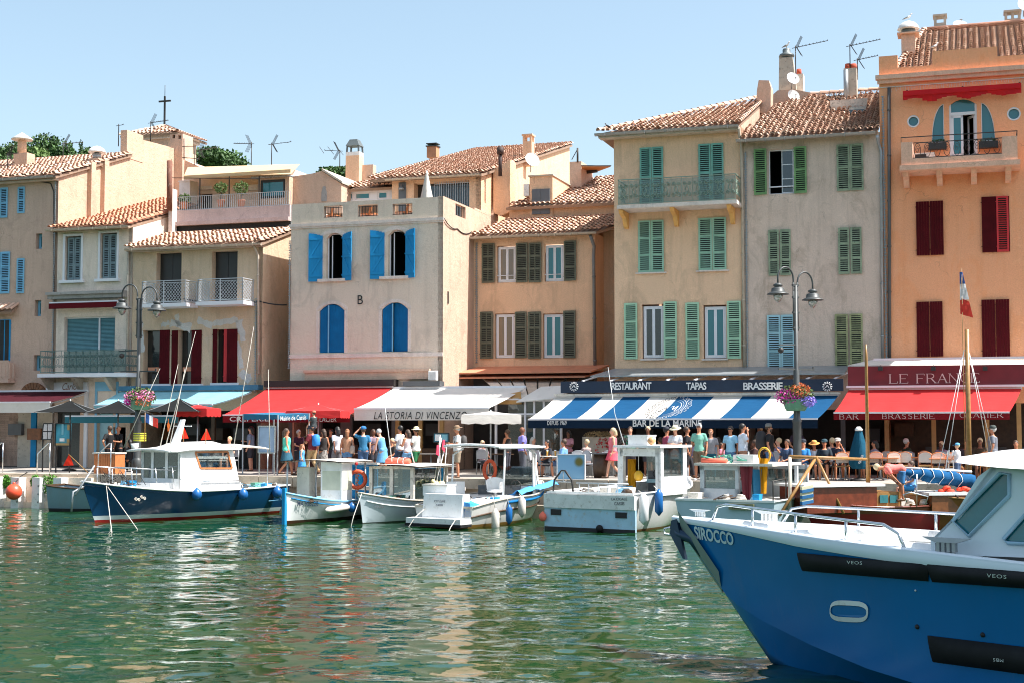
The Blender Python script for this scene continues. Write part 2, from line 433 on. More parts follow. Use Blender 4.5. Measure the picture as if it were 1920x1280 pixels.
def tiles(parent,O,U,V,mat,poly=None,pu=.21,pv=.34,name='roof',ridge=None,verge=None,rad=.085,thick=.12,under=None):
 """canal tiles laid on the parallelogram O, U (along the eave), V (up the slope); poly clips it in (0..1, 0..1)"""
 O,U,V=Vector(O),Vector(U),Vector(V);lu,lv=U.length,V.length;u,v=U/lu,V/lv;n=u.cross(v).normalized()
 if n.z<0:n=-n
 mb=MB();nu=max(1,int(lu/pu));nv=max(1,int(lv/pv));du,dv=lu/nu,lv/nv
 K=5
 for i in range(nu+1):
  col_j=random.uniform(-.02,.02)
  for j in range(nv):
   a,b=i/nu,(j+.45)/nv
   if poly and not inpoly((min(max(a,.002),.998),b),poly):continue
   jit=random.uniform(-.028,.028);tilt=random.uniform(-.012,.02)
   c0=O+u*(i*du+col_j+jit)+v*(j*dv-.05+random.uniform(-.04,.04))+n*.095
   c1=O+u*(i*du+col_j+jit*.3)+v*((j+1)*dv+.04)+n*(.012+tilt)
   vs=[]
   for c,r_ in((c0,rad),(c1,rad*.8)):
    for k in range(K+1):
     th=math.pi*k/K;vs.append(c+u*math.cos(th)*r_+n*math.sin(th)*r_)
   for k in range(K+1):
    th=math.pi*k/K;vs.append(c0+u*math.cos(th)*(rad-.022)+n*math.sin(th)*(rad-.022))
   fs=[(k,k+1,K+2+k,K+1+k)for k in range(K)]+[(k+1,k,2*K+2+k,2*K+3+k)for k in range(K)]
   mb._add(vs,fs)
 if ridge or verge:
  for seg in[q for q in(ridge or[])]+[q for q in(verge or[])]:
   A,B=Vector(seg[0]),Vector(seg[1]);L=(B-A).length;d=(B-A)/L;m_=max(1,int(L/.36));sd=d.cross(Vector((0,0,1))).normalized();up=sd.cross(d).normalized()
   for k in range(m_):
    c0=A+d*(L*k/m_-.03)+up*.07;c1=A+d*(L*(k+1)/m_+.03)+up*.05
    vs=[]
    for c,r_ in((c0,.12),(c1,.10)):
     for q in range(K+1):
      th=math.pi*q/K;vs.append(c+sd*math.cos(th)*r_+up*math.sin(th)*r_)
    mb._add(vs,[(q,q+1,K+2+q,K+1+q)for q in range(K)])
 o=mb.build(name,mat,parent)
 bd=MB();P=poly or[(0,0),(1,0),(1,1),(0,1)]
 bd.slab([O+U*a+V*b-n*.03 for a,b in P],-n*thick)
 bd.build('roof_bed',under or MATS['bed'],parent)
 return o
def gutter(parent,a,b,mat,r=.075,drop=None):
 a,b=Vector(a),Vector(b);d=(b-a).normalized();sd=Vector((-d.y,d.x,0))*-1
 mb=MB();rows=[]
 for p in(a,b):
  rows.append([p+Vector((0,-1,0))*(math.cos(math.pi*k/6)*r)+Vector((0,0,-math.sin(math.pi*k/6)*r))for k in range(7)])
 mb.grid(rows);rows2=[[q+Vector((0,0,.006))+(p-q)*.08 for q in r_]for p,r_ in zip((a,b),rows)];mb.grid([list(reversed(q))for q in rows2])
 L=(b-a).length;n=int(L/.7)
 for i in range(n):
  c=a+(b-a)*((i+.5)/n);mb.box(c.x-.012,c.x+.012,c.y-r-.01,c.y+r+.02,c.z-r-.012,c.z-r+.004);mb.box(c.x-.012,c.x+.012,c.y-r-.012,c.y-r,c.z-r,c.z+.01)
 return mb.build('gutter',mat,parent)
def pipe(parent,pts,r,mat,name='downpipe',clips=True):
 mb=MB().tube(pts,r,8)
 if clips:
  a,b=Vector(pts[-2]),Vector(pts[-1]);n=int((b-a).length/1.6)
  for i in range(n):c=a+(b-a)*((i+.5)/n);mb.lathe(c,[(r*1.25,-.03),(r*1.25,.03)],8)
 return mb.build(name,mat,parent)
def chimney(parent,x,y,z,w_,d_,h,mat,cap='slab',pot=None,capmat=None,taper=0.0):
 mb=MB()
 a,b=w_/2,d_/2;a2,b2=a*(1-taper),b*(1-taper)
 mb.hexa([(x-a,y-b,z),(x+a,y-b,z),(x+a,y+b,z),(x-a,y+b,z)],[(x-a2,y-b2,z+h),(x+a2,y-b2,z+h),(x+a2,y+b2,z+h),(x-a2,y+b2,z+h)])
 z1=z+h
 o=mb.build('chimney',mat,parent)
 if cap=='open':
  c=MB();
  for sx in(-1,0,1)if w_>.6 else(-1,1):
   for sy in(-1,1):c.box(x+sx*(a2-.05)-.05,x+sx*(a2-.05)+.05,y+sy*(b2-.05)-.05,y+sy*(b2-.05)+.05,z1,z1+.28)
  c.box(x-a2-.04,x+a2+.04,y-b2-.04,y+b2+.04,z1+.28,z1+.36);c.build('chimney_cap',capmat or mat,o)
 elif cap=='slab':
  c=MB().box(x-a2-.05,x+a2+.05,y-b2-.05,y+b2+.05,z1,z1+.06);c.box(x-.06,x+.06,y-.06,y+.06,z1+.06,z1+.14);c.box(x-a2-.03,x+a2+.03,y-b2-.03,y+b2+.03,z1+.14,z1+.19);c.build('chimney_cap',capmat or mat,o)
 elif cap=='pot':
  for k in range(pot or 1):
   px_=x+(k-((pot or 1)-1)/2)*.34
   MB().lathe((px_,y,z1),[(.13,0),(.11,.35),(.13,.38),(.1,.4)],10).build('chimney_pot',capmat or mat,o)
 elif cap=='cowl':
  c=MB().lathe((x,y,z1),[(.2,0),(.2,.25),(.12,.25),(.12,.3)],12);c.build('chimney_pot',MATS['zinc'],o)
  MB().lathe((x,y,z1+.3),[(.4,0),(.4,.04),(.33,.17),(.18,.27),(.04,.31)],16).build('chimney_cap',capmat or mat,o)
 return o
def antenna(x,y,z,h,label,boom=1.6,yaw=0,teeth=9,v=True,kind='yagi',group='television aerials on the roofs'):
 t=thing('tv_antenna',label,'antenna',(x,y,z),group)
 MB().tube([(x,y,z),(x,y,z+h)],.022,6).build('mast',MATS['steel_dark'],t)
 mb=MB();d=Vector((math.cos(R(yaw)),math.sin(R(yaw)),.09));p=Vector((-d.y,d.x,0)).normalized();o=Vector((x,y,z+h*.93))
 mb.bar(o-d*.15,o+d*boom,.022)
 for k in range(teeth):
  c=o+d*(boom*(k+1)/teeth);q=.09
  mb.bar(c-p*q,c+p*q,.013);mb.bar(c,c+Vector((0,0,.05)),.016)
 if v:
  for s in(-1,1):
   a=o+d*.05
   for k in(-.12,-.04,.04,.12):mb.bar(a+p*k,a+p*k+Vector((d.x*-.05,0,0))+d*.28+Vector((0,0,s*.42)),.014)
 if kind=='cross':
  for k,q in((.0,.5),(.45,.42),(.9,.3)):
   c=o+d*k;mb.bar(c-p*q+Vector((0,0,-.1)),c+p*q+Vector((0,0,.1)),.016)
 mb.build('aerial',MATS['steel_dark'],t)
 return t
def dish(x,y,z,r,label,yaw=-60,tilt=25,mast=.4,base=None):
 t=thing('satellite_dish',label,'satellite dish',(x,y,z),'satellite dishes on the roofs')
 ax=Vector((math.cos(R(yaw))*math.cos(R(tilt)),math.sin(R(yaw))*math.cos(R(tilt)),math.sin(R(tilt))))
 q=ax.to_track_quat('Z','Y').to_matrix().to_4x4()
 mb=MB();mb.T=Matrix.Translation((x,y,z))@q
 rows=[[(r*f*math.cos(2*math.pi*j/20)*.92,r*f*math.sin(2*math.pi*j/20),.14*r*f*f*2)for j in range(20)]for f in(.02,.3,.6,.85,1)]
 mb.grid(rows,close=True);mb.grid([list(reversed([(a,b,c-.012)for a,b,c in q_]))for q_ in rows],close=True)
 mb.build('reflector',MATS['dish_white'],t)
 m2=MB();m2.T=mb.T;m2.tube([(0,-r,.1),(0,-r*.4,r*1.0)],.014,5);m2.box(-.05,.05,-r*.45,-r*.3,r*.95,r*1.1);m2.T=None
 m2.tube([(x,y,z),(x-ax.x*.12,y-ax.y*.12,z-.05),(x-ax.x*.14,y-ax.y*.14,z-mast)],.025,6)
 m2.build('bracket',MATS['zinc'],t)
 return t
def rail_bars(mb,x0,x1,z0,z1,t,n,r=.012,top=.02):
 mb.bar((x0,t,z1),(x1,t,z1),top*2,top);mb.bar((x0,t,z0),(x1,t,z0),top,top)
 for i in range(n+1):x=x0+(x1-x0)*i/n;mb.bar((x,t,z0),(x,t,z1),r*2)
def spiral(mb,cx,cz,r,t,r0=.008,turns=1.6,sx=1,sz=1,n=16,axis='x'):
 pts=[]
 for i in range(n+1):
  u=i/n;a=u*turns*2*math.pi;q=r*(1-.8*u)
  if axis=='x':pts.append((cx+sx*q*math.cos(a),t,cz+sz*q*math.sin(a)))
  else:pts.append((t,cx+sx*q*math.cos(a),cz+sz*q*math.sin(a)))
 mb.tube(pts,r0,4,cap=False)
def scroll_panel(mb,x0,x1,z0,z1,t,pitch=.34,r0=.008,axis='x'):
 """wrought-iron scrollwork between two rails"""
 n=max(1,round((x1-x0)/pitch));w_=(x1-x0)/n;h=z1-z0
 def P(a,c):return(a,t,c)if axis=='x' else(t,a,c)
 for i in range(n):
  c=x0+(i+.5)*w_
  mb.bar(P(x0+i*w_,z0),P(x0+i*w_,z1),.014)
  spiral(mb,c-w_*.22,z0+h*.28,w_*.22,t,r0,1.6,1,1,axis=axis);spiral(mb,c+w_*.22,z0+h*.28,w_*.22,t,r0,1.6,-1,1,axis=axis)
  spiral(mb,c-w_*.22,z0+h*.74,w_*.2,t,r0,1.6,1,-1,axis=axis);spiral(mb,c+w_*.22,z0+h*.74,w_*.2,t,r0,1.6,-1,-1,axis=axis)
  mb.tube([P(c+math.cos(k*math.pi/5)*w_*.17,z0+h*.5+math.sin(k*math.pi/5)*h*.13)for k in range(10)],r0,4,closed=True)
 mb.bar(P(x1,z0),P(x1,z1),.014)
def stuff_leaves(name,mat,parent,c,ext,n,size,seed=0,base=None,fr=None,flat=.0):
 """many small leaf faces scattered through a volume"""
 r=np.random.default_rng(seed);mb=MB()
 for i in range(n):
  d=r.normal(size=3);d/=np.linalg.norm(d);k=r.uniform(.35,1)**.5
  p=np.array(c)+d*k*np.array(ext)
  a=r.normal(size=3);a/=np.linalg.norm(a);b=np.cross(a,r.normal(size=3));b/=np.linalg.norm(b);s_=size*r.uniform(.6,1.3)
  mb.poly(p-a*s_,p-b*s_*.5,p+a*s_,p+b*s_*.5)
 return mb.build(name,mat,parent,base,fr)
M('bed',(.30,.20,.14),.9,bmp=.2)
M('steel_dark',(.06,.055,.05),.5,.6)
M('zinc',(.33,.35,.36),.45,.5,bmp=.1)
M('steel',(.62,.64,.66),.22,.9)
M('dish_white',(.78,.78,.76),.5)
M('white',(.78,.78,.77),.35,var=.07,dirt=(.62,.60,.55),bmp=.05)
M('white_dirty',(.74,.73,.70),.45,var=.1,dirt=(.45,.42,.36))
M('pvc',(.74,.74,.77),.4,var=.03)
M('stone',(.50,.44,.36),.85,bmp=.4,dirt=(.25,.21,.17))
M('stone_pale',(.62,.58,.51),.85,bmp=.3,dirt=(.3,.27,.23))
M('gutter_grey',(.36,.34,.32),.6,.2,dirt=(.16,.13,.1))
M('gutter_cream',(.50,.42,.33),.7,dirt=(.25,.2,.15))
M('pipe_dark',(.10,.10,.10),.5,.3)
M('iron',(.045,.042,.04),.5,.5)
M('iron_green',(.22,.31,.25),.55,.2,dirt=(.2,.14,.08))
M('iron_pale',(.50,.53,.55),.5,.3)
M('lamp_grey',(.06,.066,.066),.5,.2,var=.2)
M('black',(.012,.012,.013),.6)
M('rubber',(.012,.012,.013),.75,var=.4,spec=.25)
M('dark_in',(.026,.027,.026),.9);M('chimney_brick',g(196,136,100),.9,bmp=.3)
M('wood_table',g(196,120,72),.45,vs=6)
M('wood_mast',g(150,110,60),.4,vs=8,var=.25)
M('wood_var',g(110,48,28),.22,vs=7,var=.3)
M('wood_brown',g(120,72,38),.35,vs=7,var=.3)
M('terracotta',g(204,136,104),.8,bmp=.2)
M('brick',g(170,72,46),.85)
M('shut_blue',g(28,134,188),.6,var=.1,spec=.25)
M('shut_blue_d',g(8,100,154),.7,var=.12,spec=.2)
M('shut_sky',g(120,178,208),.5,var=.1)
M('shut_green',g(150,188,164),.5,var=.1)
M('shut_green2',g(164,202,170),.5,var=.1)
M('shut_turq',g(112,168,152),.5,var=.14,dirt=(.12,.2,.17))
M('shut_old',g(140,154,128),.7,var=.25,dirt=(.10,.11,.07))
M('shut_older',g(150,152,112),.8,var=.3,dirt=(.10,.09,.05))
M('shut_olive',g(98,102,86),.7,var=.2,dirt=(.09,.085,.06))
M('shut_grey',g(122,140,146),.6,var=.12)
M('shut_maroon',g(76,9,17),.8,var=.2,spec=.15)
M('shut_red',g(196,40,44),.5,var=.1)
M('shut_lblue',g(156,194,202),.5,var=.08)
M('shut_slate',g(92,98,104),.6)
glassy('glass_dark',(.01,.014,.016),.02)
glassy('glass_sky_teal',(.012,.15,.18),.0)  # teal base colour stands in for sky reflected in the panes
glassy('glass_brown',(.16,.10,.045),.02)
glassy('glass_clear',(.02,.03,.03),.10,alpha=.12)
glassy('glass_tint',(.02,.06,.065),.16,alpha=.45)
glassy('glass_boat',(.008,.17,.22),.02,alpha=.92)
T_OLD=tiles_mat('roof_tiles',[(.50,.27,.18),(.62,.42,.31),(.42,.21,.14),(.68,.52,.41),(.55,.31,.21),(.70,.56,.45),(.46,.31,.24),(.62,.36,.25)])
T_RED=tiles_mat('roof_tiles_red',[(.50,.17,.08),(.58,.28,.16),(.46,.14,.07),(.60,.36,.24),(.52,.20,.10)])
T_PALE=tiles_mat('roof_tiles_pale',[(.62,.38,.27),(.72,.50,.38),(.50,.26,.17),(.76,.58,.46),(.60,.32,.21),(.66,.44,.32)])
P_A=plaster('plaster_rose_grey',g(202,172,154))
P_A2=plaster('plaster_side_beige',g(206,174,150),k=.12,sc0=.35)
P_2=plaster('plaster_cream_pale',g(232,214,198),k=.06)
P_3=plaster('plaster_ochre_worn',g(212,184,156),k=.2,pale=g(205,196,184))
P_B=plaster('plaster_grey_beige',g(222,204,186),k=.10,pale=g(222,212,200))
P_BS=plaster('plaster_cornice',g(224,210,200),k=.06)
P_N=plaster('plaster_peach',g(232,192,158),k=.10)
P_G=plaster('plaster_sand',g(236,196,162),k=.08)
P_H=plaster('plaster_grey_rose',g(216,193,177),k=.16,sc0=.7,stain=g(150,130,112))
P_O=plaster('plaster_orange',g(246,172,130),k=.07,sc0=.45,stain=g(228,148,98))
P_T=plaster('plaster_tower',g(210,178,156),k=.12)
P_TR=plaster('plaster_trim',g(232,186,160),k=.08)
# ==== SETTING
def water():
 def axis(a,b,c,d,st):
  core=np.arange(b,c,st);out=[0.0]
  lo=b-np.cumsum(st*1.35**np.arange(1,28));lo=lo[lo>a][::-1]
  hi=c+np.cumsum(st*1.35**np.arange(1,28));hi=hi[hi<d]
  return np.concatenate([[a],lo,core,hi,[d]])
 xs=axis(-260,-22,18,260,.1);ys=axis(-150,12,56,75,.1)
 Xg,Yg=np.meshgrid(xs,ys)
 Zg=np.zeros_like(Xg);r=np.random.default_rng(3)
 for i in range(90):
  lam=.3*(7.0**(r.uniform()**1.1));th=r.normal(R(88),R(34));k=2*math.pi/lam
  amp=.0021*lam**.7
  warp=.35*np.sin(Xg*r.uniform(.1,.4)+Yg*r.uniform(.1,.4)+r.uniform(0,6))
  env=.65+.35*np.sin(Xg*r.uniform(-.5,.5)+Yg*r.uniform(-.5,.5)+r.uniform(0,6))
  Zg+=amp*env*np.sin(k*(Xg*math.cos(th)+Yg*math.sin(th))+warp*4+r.uniform(0,6.28))
 fade=np.clip(1-(np.maximum(0,np.abs(Xg+2)-22)/10),0,1)*np.clip(1-(np.maximum(0,10-Yg)/8),0,1)
 Zg*=fade
 n,m_=Xg.shape
 v=np.stack([Xg,Yg,Zg],-1).reshape(-1,3)
 i=np.arange(n-1)[:,None]*m_+np.arange(m_-1)[None,:]
 f=np.stack([i,i+1,i+m_+1,i+m_],-1).reshape(-1,4)
 me=bpy.data.meshes.new('water');me.from_pydata(v.tolist(),[],f.tolist())
 me.polygons.foreach_set('use_smooth',[True]*len(me.polygons))
 m,nt,b=_new('harbour_water')
 b.inputs['Roughness'].default_value=.03;b.inputs['IOR'].default_value=1.34;b.inputs['Specular IOR Level'].default_value=.9
 c=ramp(nt,noise(nt,s=.13,detail=3),[(.35,(.003,.028,.007)),(.65,(.009,.056,.015))])
 nt.links.new(c,b.inputs['Base Color'])
 h=noise(nt,(1.0,1.9,1),s=5.5,detail=3,rough=.55)
 bump(nt,b,h,.22,.007)
 me.materials.append(m)
 o=bpy.data.objects.new('water',me);COL.objects.link(o);tag(o,kind='structure');return o
water()
m,nt,b=_new('quay_paving');b.inputs['Roughness'].default_value=.85
tc=nt.nodes.new('ShaderNodeTexCoord');br=nt.nodes.new('ShaderNodeTexBrick')
nt.links.new(tc.outputs['Object'],br.inputs['Vector']);br.inputs['Scale'].default_value=1.0
br.inputs['Color1'].default_value=(.36,.325,.29,1);br.inputs['Color2'].default_value=(.31,.28,.25,1);br.inputs['Mortar'].default_value=(.22,.2,.18,1)
br.inputs['Brick Width'].default_value=1.1;br.inputs['Row Height'].default_value=.7;br.inputs['Mortar Size'].default_value=.012
c=mix(nt,.5,br.outputs['Color'],ramp(nt,noise(nt,s=.9,detail=7,rough=.7),[(.3,(.2,.175,.15)),(.7,(.42,.38,.33))]))
nt.links.new(c,b.inputs['Base Color']);bump(nt,b,noise(nt,s=9),.3,.01);PAVE=m
MB().poly((-60,TE+.45,GZ),(70,TE+.45,GZ),(70,60,GZ),(-60,60,GZ)).build('quay_pavement',PAVE,base=(0,0,GZ))['kind']='structure'
M('quay_stone',(.44,.37,.29),.85,vs=1.5,var=.2,bmp=.5,dirt=(.2,.17,.13))
M('quay_wet',(.10,.095,.07),.5,vs=2,var=.4,bmp=.4)
mb=MB()
r_=random.Random(3);s=-30.0
while s<60:
 L=r_.uniform(1.1,1.7);d=r_.uniform(-.02,.02)
 z0=GZ-.34
 if s+L>-13:mb.box(s+.012,s+L-.012,TE+d,TE+.47,z0,GZ+.012)
 else:mb.box(s+.012,s+L-.012,TE+d,TE+.47,z0,GZ+.004)
 s+=L
mb.build('quay_edge',MATS['quay_stone'],base=(0,TE,GZ))['kind']='structure'
mb=MB();mb.box(-60,70,TE+.12,60,-1.5,GZ-.33);mb.box(-13,70,TE-.55,TE+.13,-1.5,.42)
mb.build('quay_wall',M('quay_face',(.33,.28,.22),.9,vs=1.2,var=.3,bmp=.5,dirt=(.12,.1,.07)),base=(0,TE,0))['kind']='structure'
mb=MB().box(-40,X(178,TE),TE-.16,TE+.13,.12,GZ-.12);mb.box(-40,X(178,TE),TE-.3,TE-.16,-.5,.22)
mb.build('quay_wall_white',M('quay_white',g(232,214,192),.9,vs=2,bmp=.3,dirt=(.4,.33,.25)),base=(-18,TE,0))['kind']='structure'
gm=M('land',(.30,.28,.22),.95,vs=.2,var=.3)
mb=MB();mb.poly((-900,70,GZ-.02),(900,70,GZ-.02),(900,3000,GZ-.02),(-900,3000,GZ-.02));mb.poly((-900,40,GZ-.02),(-60,40,GZ-.02),(-60,70,GZ-.02),(-900,70,GZ-.02));mb.poly((70,40,GZ-.02),(900,40,GZ-.02),(900,70,GZ-.02),(70,70,GZ-.02))
o=mb.build('ground',gm,base=(0,100,0));o['kind']='structure'
WF=Fr(0,0,0)
def hillz(x,y):
 a=38*math.exp(-((x+105)/62.0)**2)*min(1,max(0,(y-95)/90))+22*math.exp(-((x+20)/55.0)**2)*min(1,max(0,(y-110)/90))
 return a+.8*math.sin(x*.21)*math.sin(y*.13)
mb=MB();mb.grid([[(x,y,hillz(x,y)+GZ-.5)for x in range(-330,200,10)]for y in range(90,420,10)])
o=mb.build('hill',M('hill_scrub',(.045,.075,.02),.95,vs=.15,var=.5,bmp=.5),base=(0,100,0),fr=WF);o['kind']='structure'
LEAF=M('pine_needles',(.045,.10,.022),.7,vs=.6,var=.55);LEAF2=M('pine_needles_light',(.09,.15,.035),.7,vs=.6,var=.5)
BARK=M('bark',(.12,.08,.05),.9)
def pine(px,ytop,w_px,h_px,D,label,seed=0,mat=None,nb=9):
 P=CO+ray(px,ytop)*(D/ray(px,ytop).y);k=D/FPX;w_,h=w_px*k*1.25,h_px*k*1.15
 t=thing('pine_tree',label,'tree',(P.x,P.y,P.z-h-6),'trees on the hill behind the town',WF)
 gz=P.z-h-6
 mb=MB().tube([(P.x,P.y,gz),(P.x+.2,P.y,gz+3),(P.x-.1,P.y,P.z-h*.4)],[.35,.28,.12],7)
 rr=random.Random(seed)
 for i in range(5):
  a=rr.uniform(0,6.28);mb.tube([(P.x,P.y,P.z-h*.75),(P.x+math.cos(a)*w_*.3,P.y+math.sin(a)*w_*.3,P.z-h*.35)],[.12,.04],5)
 mb.build('trunk',BARK,t)
 b=MB();r=np.random.default_rng(seed)
 for q in range(nb+5):
  a=r.uniform(0,6.28);rad=r.uniform(0,.36)*w_;cz=P.z-h*r.uniform(.18,.72)-(rad/w_)*h*.3
  c=np.array([P.x+math.cos(a)*rad,P.y+math.sin(a)*rad,cz]);e=np.array([w_*r.uniform(.24,.34),w_*r.uniform(.24,.34),h*r.uniform(.18,.28)])
  for i in range(420):
   d=r.normal(size=3);d/=np.linalg.norm(d);p=c+d*e*r.uniform(.55,1.08)
   u=r.normal(size=3);u/=np.linalg.norm(u);v=np.cross(u,r.normal(size=3));v/=np.linalg.norm(v);s_=.22*r.uniform(.6,1.4)
   b.poly(p-u*s_,p-v*s_*.6,p+u*s_,p+v*s_*.6)
 b.build('crown',mat or LEAF,t)
 return t
pine(20,268,75,60,200,'dark green pine at the left end of the skyline, behind the conical chimney cap',1)
pine(-6,285,50,50,190,'low dark pine cut by the left edge above the rose grey house',9)
pine(84,252,72,78,205,'tallest rounded pine on the hill above the tiled roof',2,nb=13)
pine(122,272,40,50,190,'pine just right of the tallest pine on the hill',12)
pine(60,278,60,50,185,'pine in front of the tallest one, beside the chimney',13,LEAF2)
pine(168,270,40,46,200,'small pine between the spiky aerial and the metal chimney cowl',3)
pine(405,277,80,50,180,'wide umbrella pine right of the square bell tower',4,nb=12)
pine(150,296,80,40,178,'low spreading pine half hidden behind the tiled roof',5,LEAF2)
pine(626,308,46,46,180,'pine top showing beside the tall chimney with the glass lantern cap',6,nb=7)
for px_,y_ in((133,264),(152,262)):
 P=CO+ray(px_,y_)*(215/ray(px_,y_).y)
 t=thing('cypress_tree','thin dark cypress spike %s on the hill, behind the aerial'%('nearer the tallest pine' if px_<140 else 'farther from the tallest pine'),'tree',(P.x,P.y,P.z-9),'cypresses on the hill',WF)
 MB().tube([(P.x,P.y,P.z-9),(P.x,P.y,P.z-5)],.12).build('trunk',BARK,t)
 stuff_leaves('crown',LEAF,t,(P.x,P.y,P.z-3.5),(.45,.45,3.5),500,.22,3)
def house(name,label,px,t=0):return thing(name,label,'house',(X(px,t),t,GZ))
ROOFTAG={}
def box_on(parent,name,mat,a,b,c,d,t0,t1):
 """box whose front face fills the picture rectangle on plane t0"""
 x0,x1,z0,z1=rect(a,b,c,d,t0);return MB().box(x0,x1,t0,t1,z0,z1).build(name,mat,parent)
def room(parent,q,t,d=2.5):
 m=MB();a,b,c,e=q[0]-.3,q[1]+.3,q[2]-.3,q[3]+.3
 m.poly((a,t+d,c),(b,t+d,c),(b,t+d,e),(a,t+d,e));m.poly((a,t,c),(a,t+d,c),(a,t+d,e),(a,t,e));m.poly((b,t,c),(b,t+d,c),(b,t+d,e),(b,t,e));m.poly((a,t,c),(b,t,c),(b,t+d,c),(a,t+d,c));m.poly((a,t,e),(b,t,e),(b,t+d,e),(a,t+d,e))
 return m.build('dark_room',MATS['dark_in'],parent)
def lin(px,py,t):h=Q.px(px,py,t);return(h[0],t,h[1])
def cable(parent,pts,r=.02,mat='black',sag=.1,name='cable',n=6):
 out=[]
 for i in range(len(pts)-1):
  a,b=Vector(pts[i]),Vector(pts[i+1])
  for k in range(n):u=k/n;out.append(a.lerp(b,u)-Vector((0,0,sag*4*u*(1-u))))
 out.append(Vector(pts[-1]));return MB().tube(out,r,5).build(name,MATS[mat],parent)
def hexcable(parent,px,y0,y1,t,name='cable_bundle',seed=0):
 rr=random.Random(seed);x=X(px,t,(y0+y1)/2);z0,z1=Z(px,y1,t),Z(px,y0,t);mb=MB();z=z0;
 a=[];
 while z<z1:a.append((x+rr.uniform(-.012,.012),t-.03+rr.uniform(-.01,.01),z));z+=.09
 mb.tube(a,.022,5);z=z0
 while z<z1:mb.box(x-rr.uniform(.03,.06),x+rr.uniform(.03,.06),t-.06,t-.02,z,z+.03);z+=.1
 return mb.build(name,MATS['zinc'],parent)
A=house('townhouse','rose grey rendered house at the left edge with pale blue shutters and a tiled roof',50)
xa1=X(102);xa0=X(-160)
holes=[rect(67,438,79,467),rect(65,563,77,593),rect(63,665,75,694),rect(-12,600,20,676)]
za=14.13
mb=MB();wall(mb,xa0,xa1,GZ,za,0,holes,.35)
sd=[(0,GZ),(11,GZ),(11,17.1),(9,17.14),(6.57,17.03),(5.41,16.95),(5.38,16.05),(0,za)]
mb.build('wall',P_A,A)
mb=MB();mb.sprism(sd,xa1-.2,xa1)
mb.poly((xa0,11,GZ),(xa0,11,16.2),(xa1,11,16.2),(xa1,11,GZ));mb.box(X(240,5.4,270)-.35,xa1+.02,5.3,6.7,15.9,17.25)
for p0,p1,q in((164,170,305),(189,195,300)):
 t0=Q.ps(p0,330,xa1)[0];t1=Q.ps(p1,330,xa1)[0];mb.box(xa1,xa1+.22,t0,t0+.35,Q.ps(p0,410,xa1)[1]-.8,Q.ps(p0,q,xa1)[1])
mb.build('side_wall',P_A2,A)
tiles(A,(xa0,-.42,za-.04),(xa1-xa0+.12,0,0),(0,6.0,2.05),T_OLD,verge=[((xa1+.02,-.35,za),(xa1+.02,5.35,16.0))])
gutter(A,(xa0,-.47,za-.06),(xa1+.1,-.47,za-.06),MATS['gutter_grey'],.09)
MB().box(xa0,xa1,-.35,0,za-.22,za-.1).build('eave_board',MATS['gutter_cream'],A)
for r_,rows,lb in(((-14,353,15,409),2,0),((34,351,47,400),2,1),((-16,473,19,551),3,0),((32,485,46,550),2,1)):
 a,b_,c,d=rect(*r_)
 if lb:shutter(A,a,-.03,c,d,b_-a,0,MATS['shut_sky'],rows)
 else:closed_pair(A,a,b_,c,d,-.03,MATS['shut_sky'],rows)
a,b_,c,d=holes[3];shutter(A,b_,-.02,c,d,.62,180,MATS['shut_blue'],3);window(A,a,b_-.55,c,d,.2,MATS['shut_blue_d'],MATS['glass_dark'],1)
for h in holes[:3]:
 window(A,h[0],h[1],h[2],h[3],.25,MATS['shut_sky'],MATS['glass_sky_teal'],1)
a,b_,c,d=rect(-20,574,33,584);tiles(A,(a,-.5,c-.05),(b_-a,0,0),(0,.5,.35),T_OLD,name='window_hood',pu=.19)
a,b_,c,d=rect(-14,676,27,714);mb=MB().box(a,b_,-.45,0,c,d-.1);mb.box(a-.05,b_+.05,-.5,0,c-.08,c+.02);mb.box(a,b_,-.47,-.40,d-.1,d);
for k in range(7):mb.box(a+.1+k*.22,a+.16+k*.22,-.47,-.45,c+.1,d-.12)
mb.build('balcony',P_A,A)
hexcable(A,101.5,335,735,0,seed=1)
cable(A,[lin(4,340,-.02),lin(70,340,-.02),lin(95,344,-.03),lin(101,360,-.03),lin(101,560,-.03)],.025,sag=0)
x,z=X(36,4),15.75;c_=chimney(A,*[q for q in(lin(45,308,3.2))][:2],15.0,.75,.6,.95,P_A2,cap='none');p=lin(45,290,3.2)
MB().lathe((p[0]-.12,p[1],15.9),[(.22,0),(.2,.7),(.2,.72)],12).build('chimney_pot',P_A2,c_);MB().lathe((p[0]-.12,p[1],16.62),[(.5,0),(.5,.05),(.03,.36)],16).build('chimney_cap',MATS['stone_pale'],c_)
chimney(A,xa1-.15,3.1,15.1,.5,.5,.35,P_A2,cap='cowl',capmat=MATS['white_dirty'])
H2=house('townhouse','narrow cream house with two grey shuttered windows and a green iron balcony',170)
x0,x1=xa1+.01,X(244);z2=11.72
h1,h2_,hb=rect(122,443,152,526),rect(188,437,219,523),rect(120,594,215,700)
mb=MB();wall(mb,x0,x1,GZ+2.6,z2,0,[h1,h2_,hb],.3);shell(mb,x0,x1,GZ,11.6,0,9)
mb.sprism([(0,GZ),(9,GZ),(9,14.3),(0,z2)],x1-.2,x1+.001)
mb.build('wall',P_2,H2)
hd=[rect(88,726,150,860),rect(182,738,212,860),rect(212,800,236,860)]
mb=MB();wall(mb,x0,x1,GZ,GZ+2.6+.001,-.003,[(a,b,GZ,min(d,GZ+2.4))for a,b,c,d in hd],.3);mb.build('shopfront',P_A2,H2)
ov=.45
tiles(H2,(x0-.1,-ov,z2-.02),(x1-x0+.12,0,0),(0,9.0,2.65),T_RED,verge=[((x1,-ov,z2+.02),(x1,8.6,z2+2.7))],pu=.2)
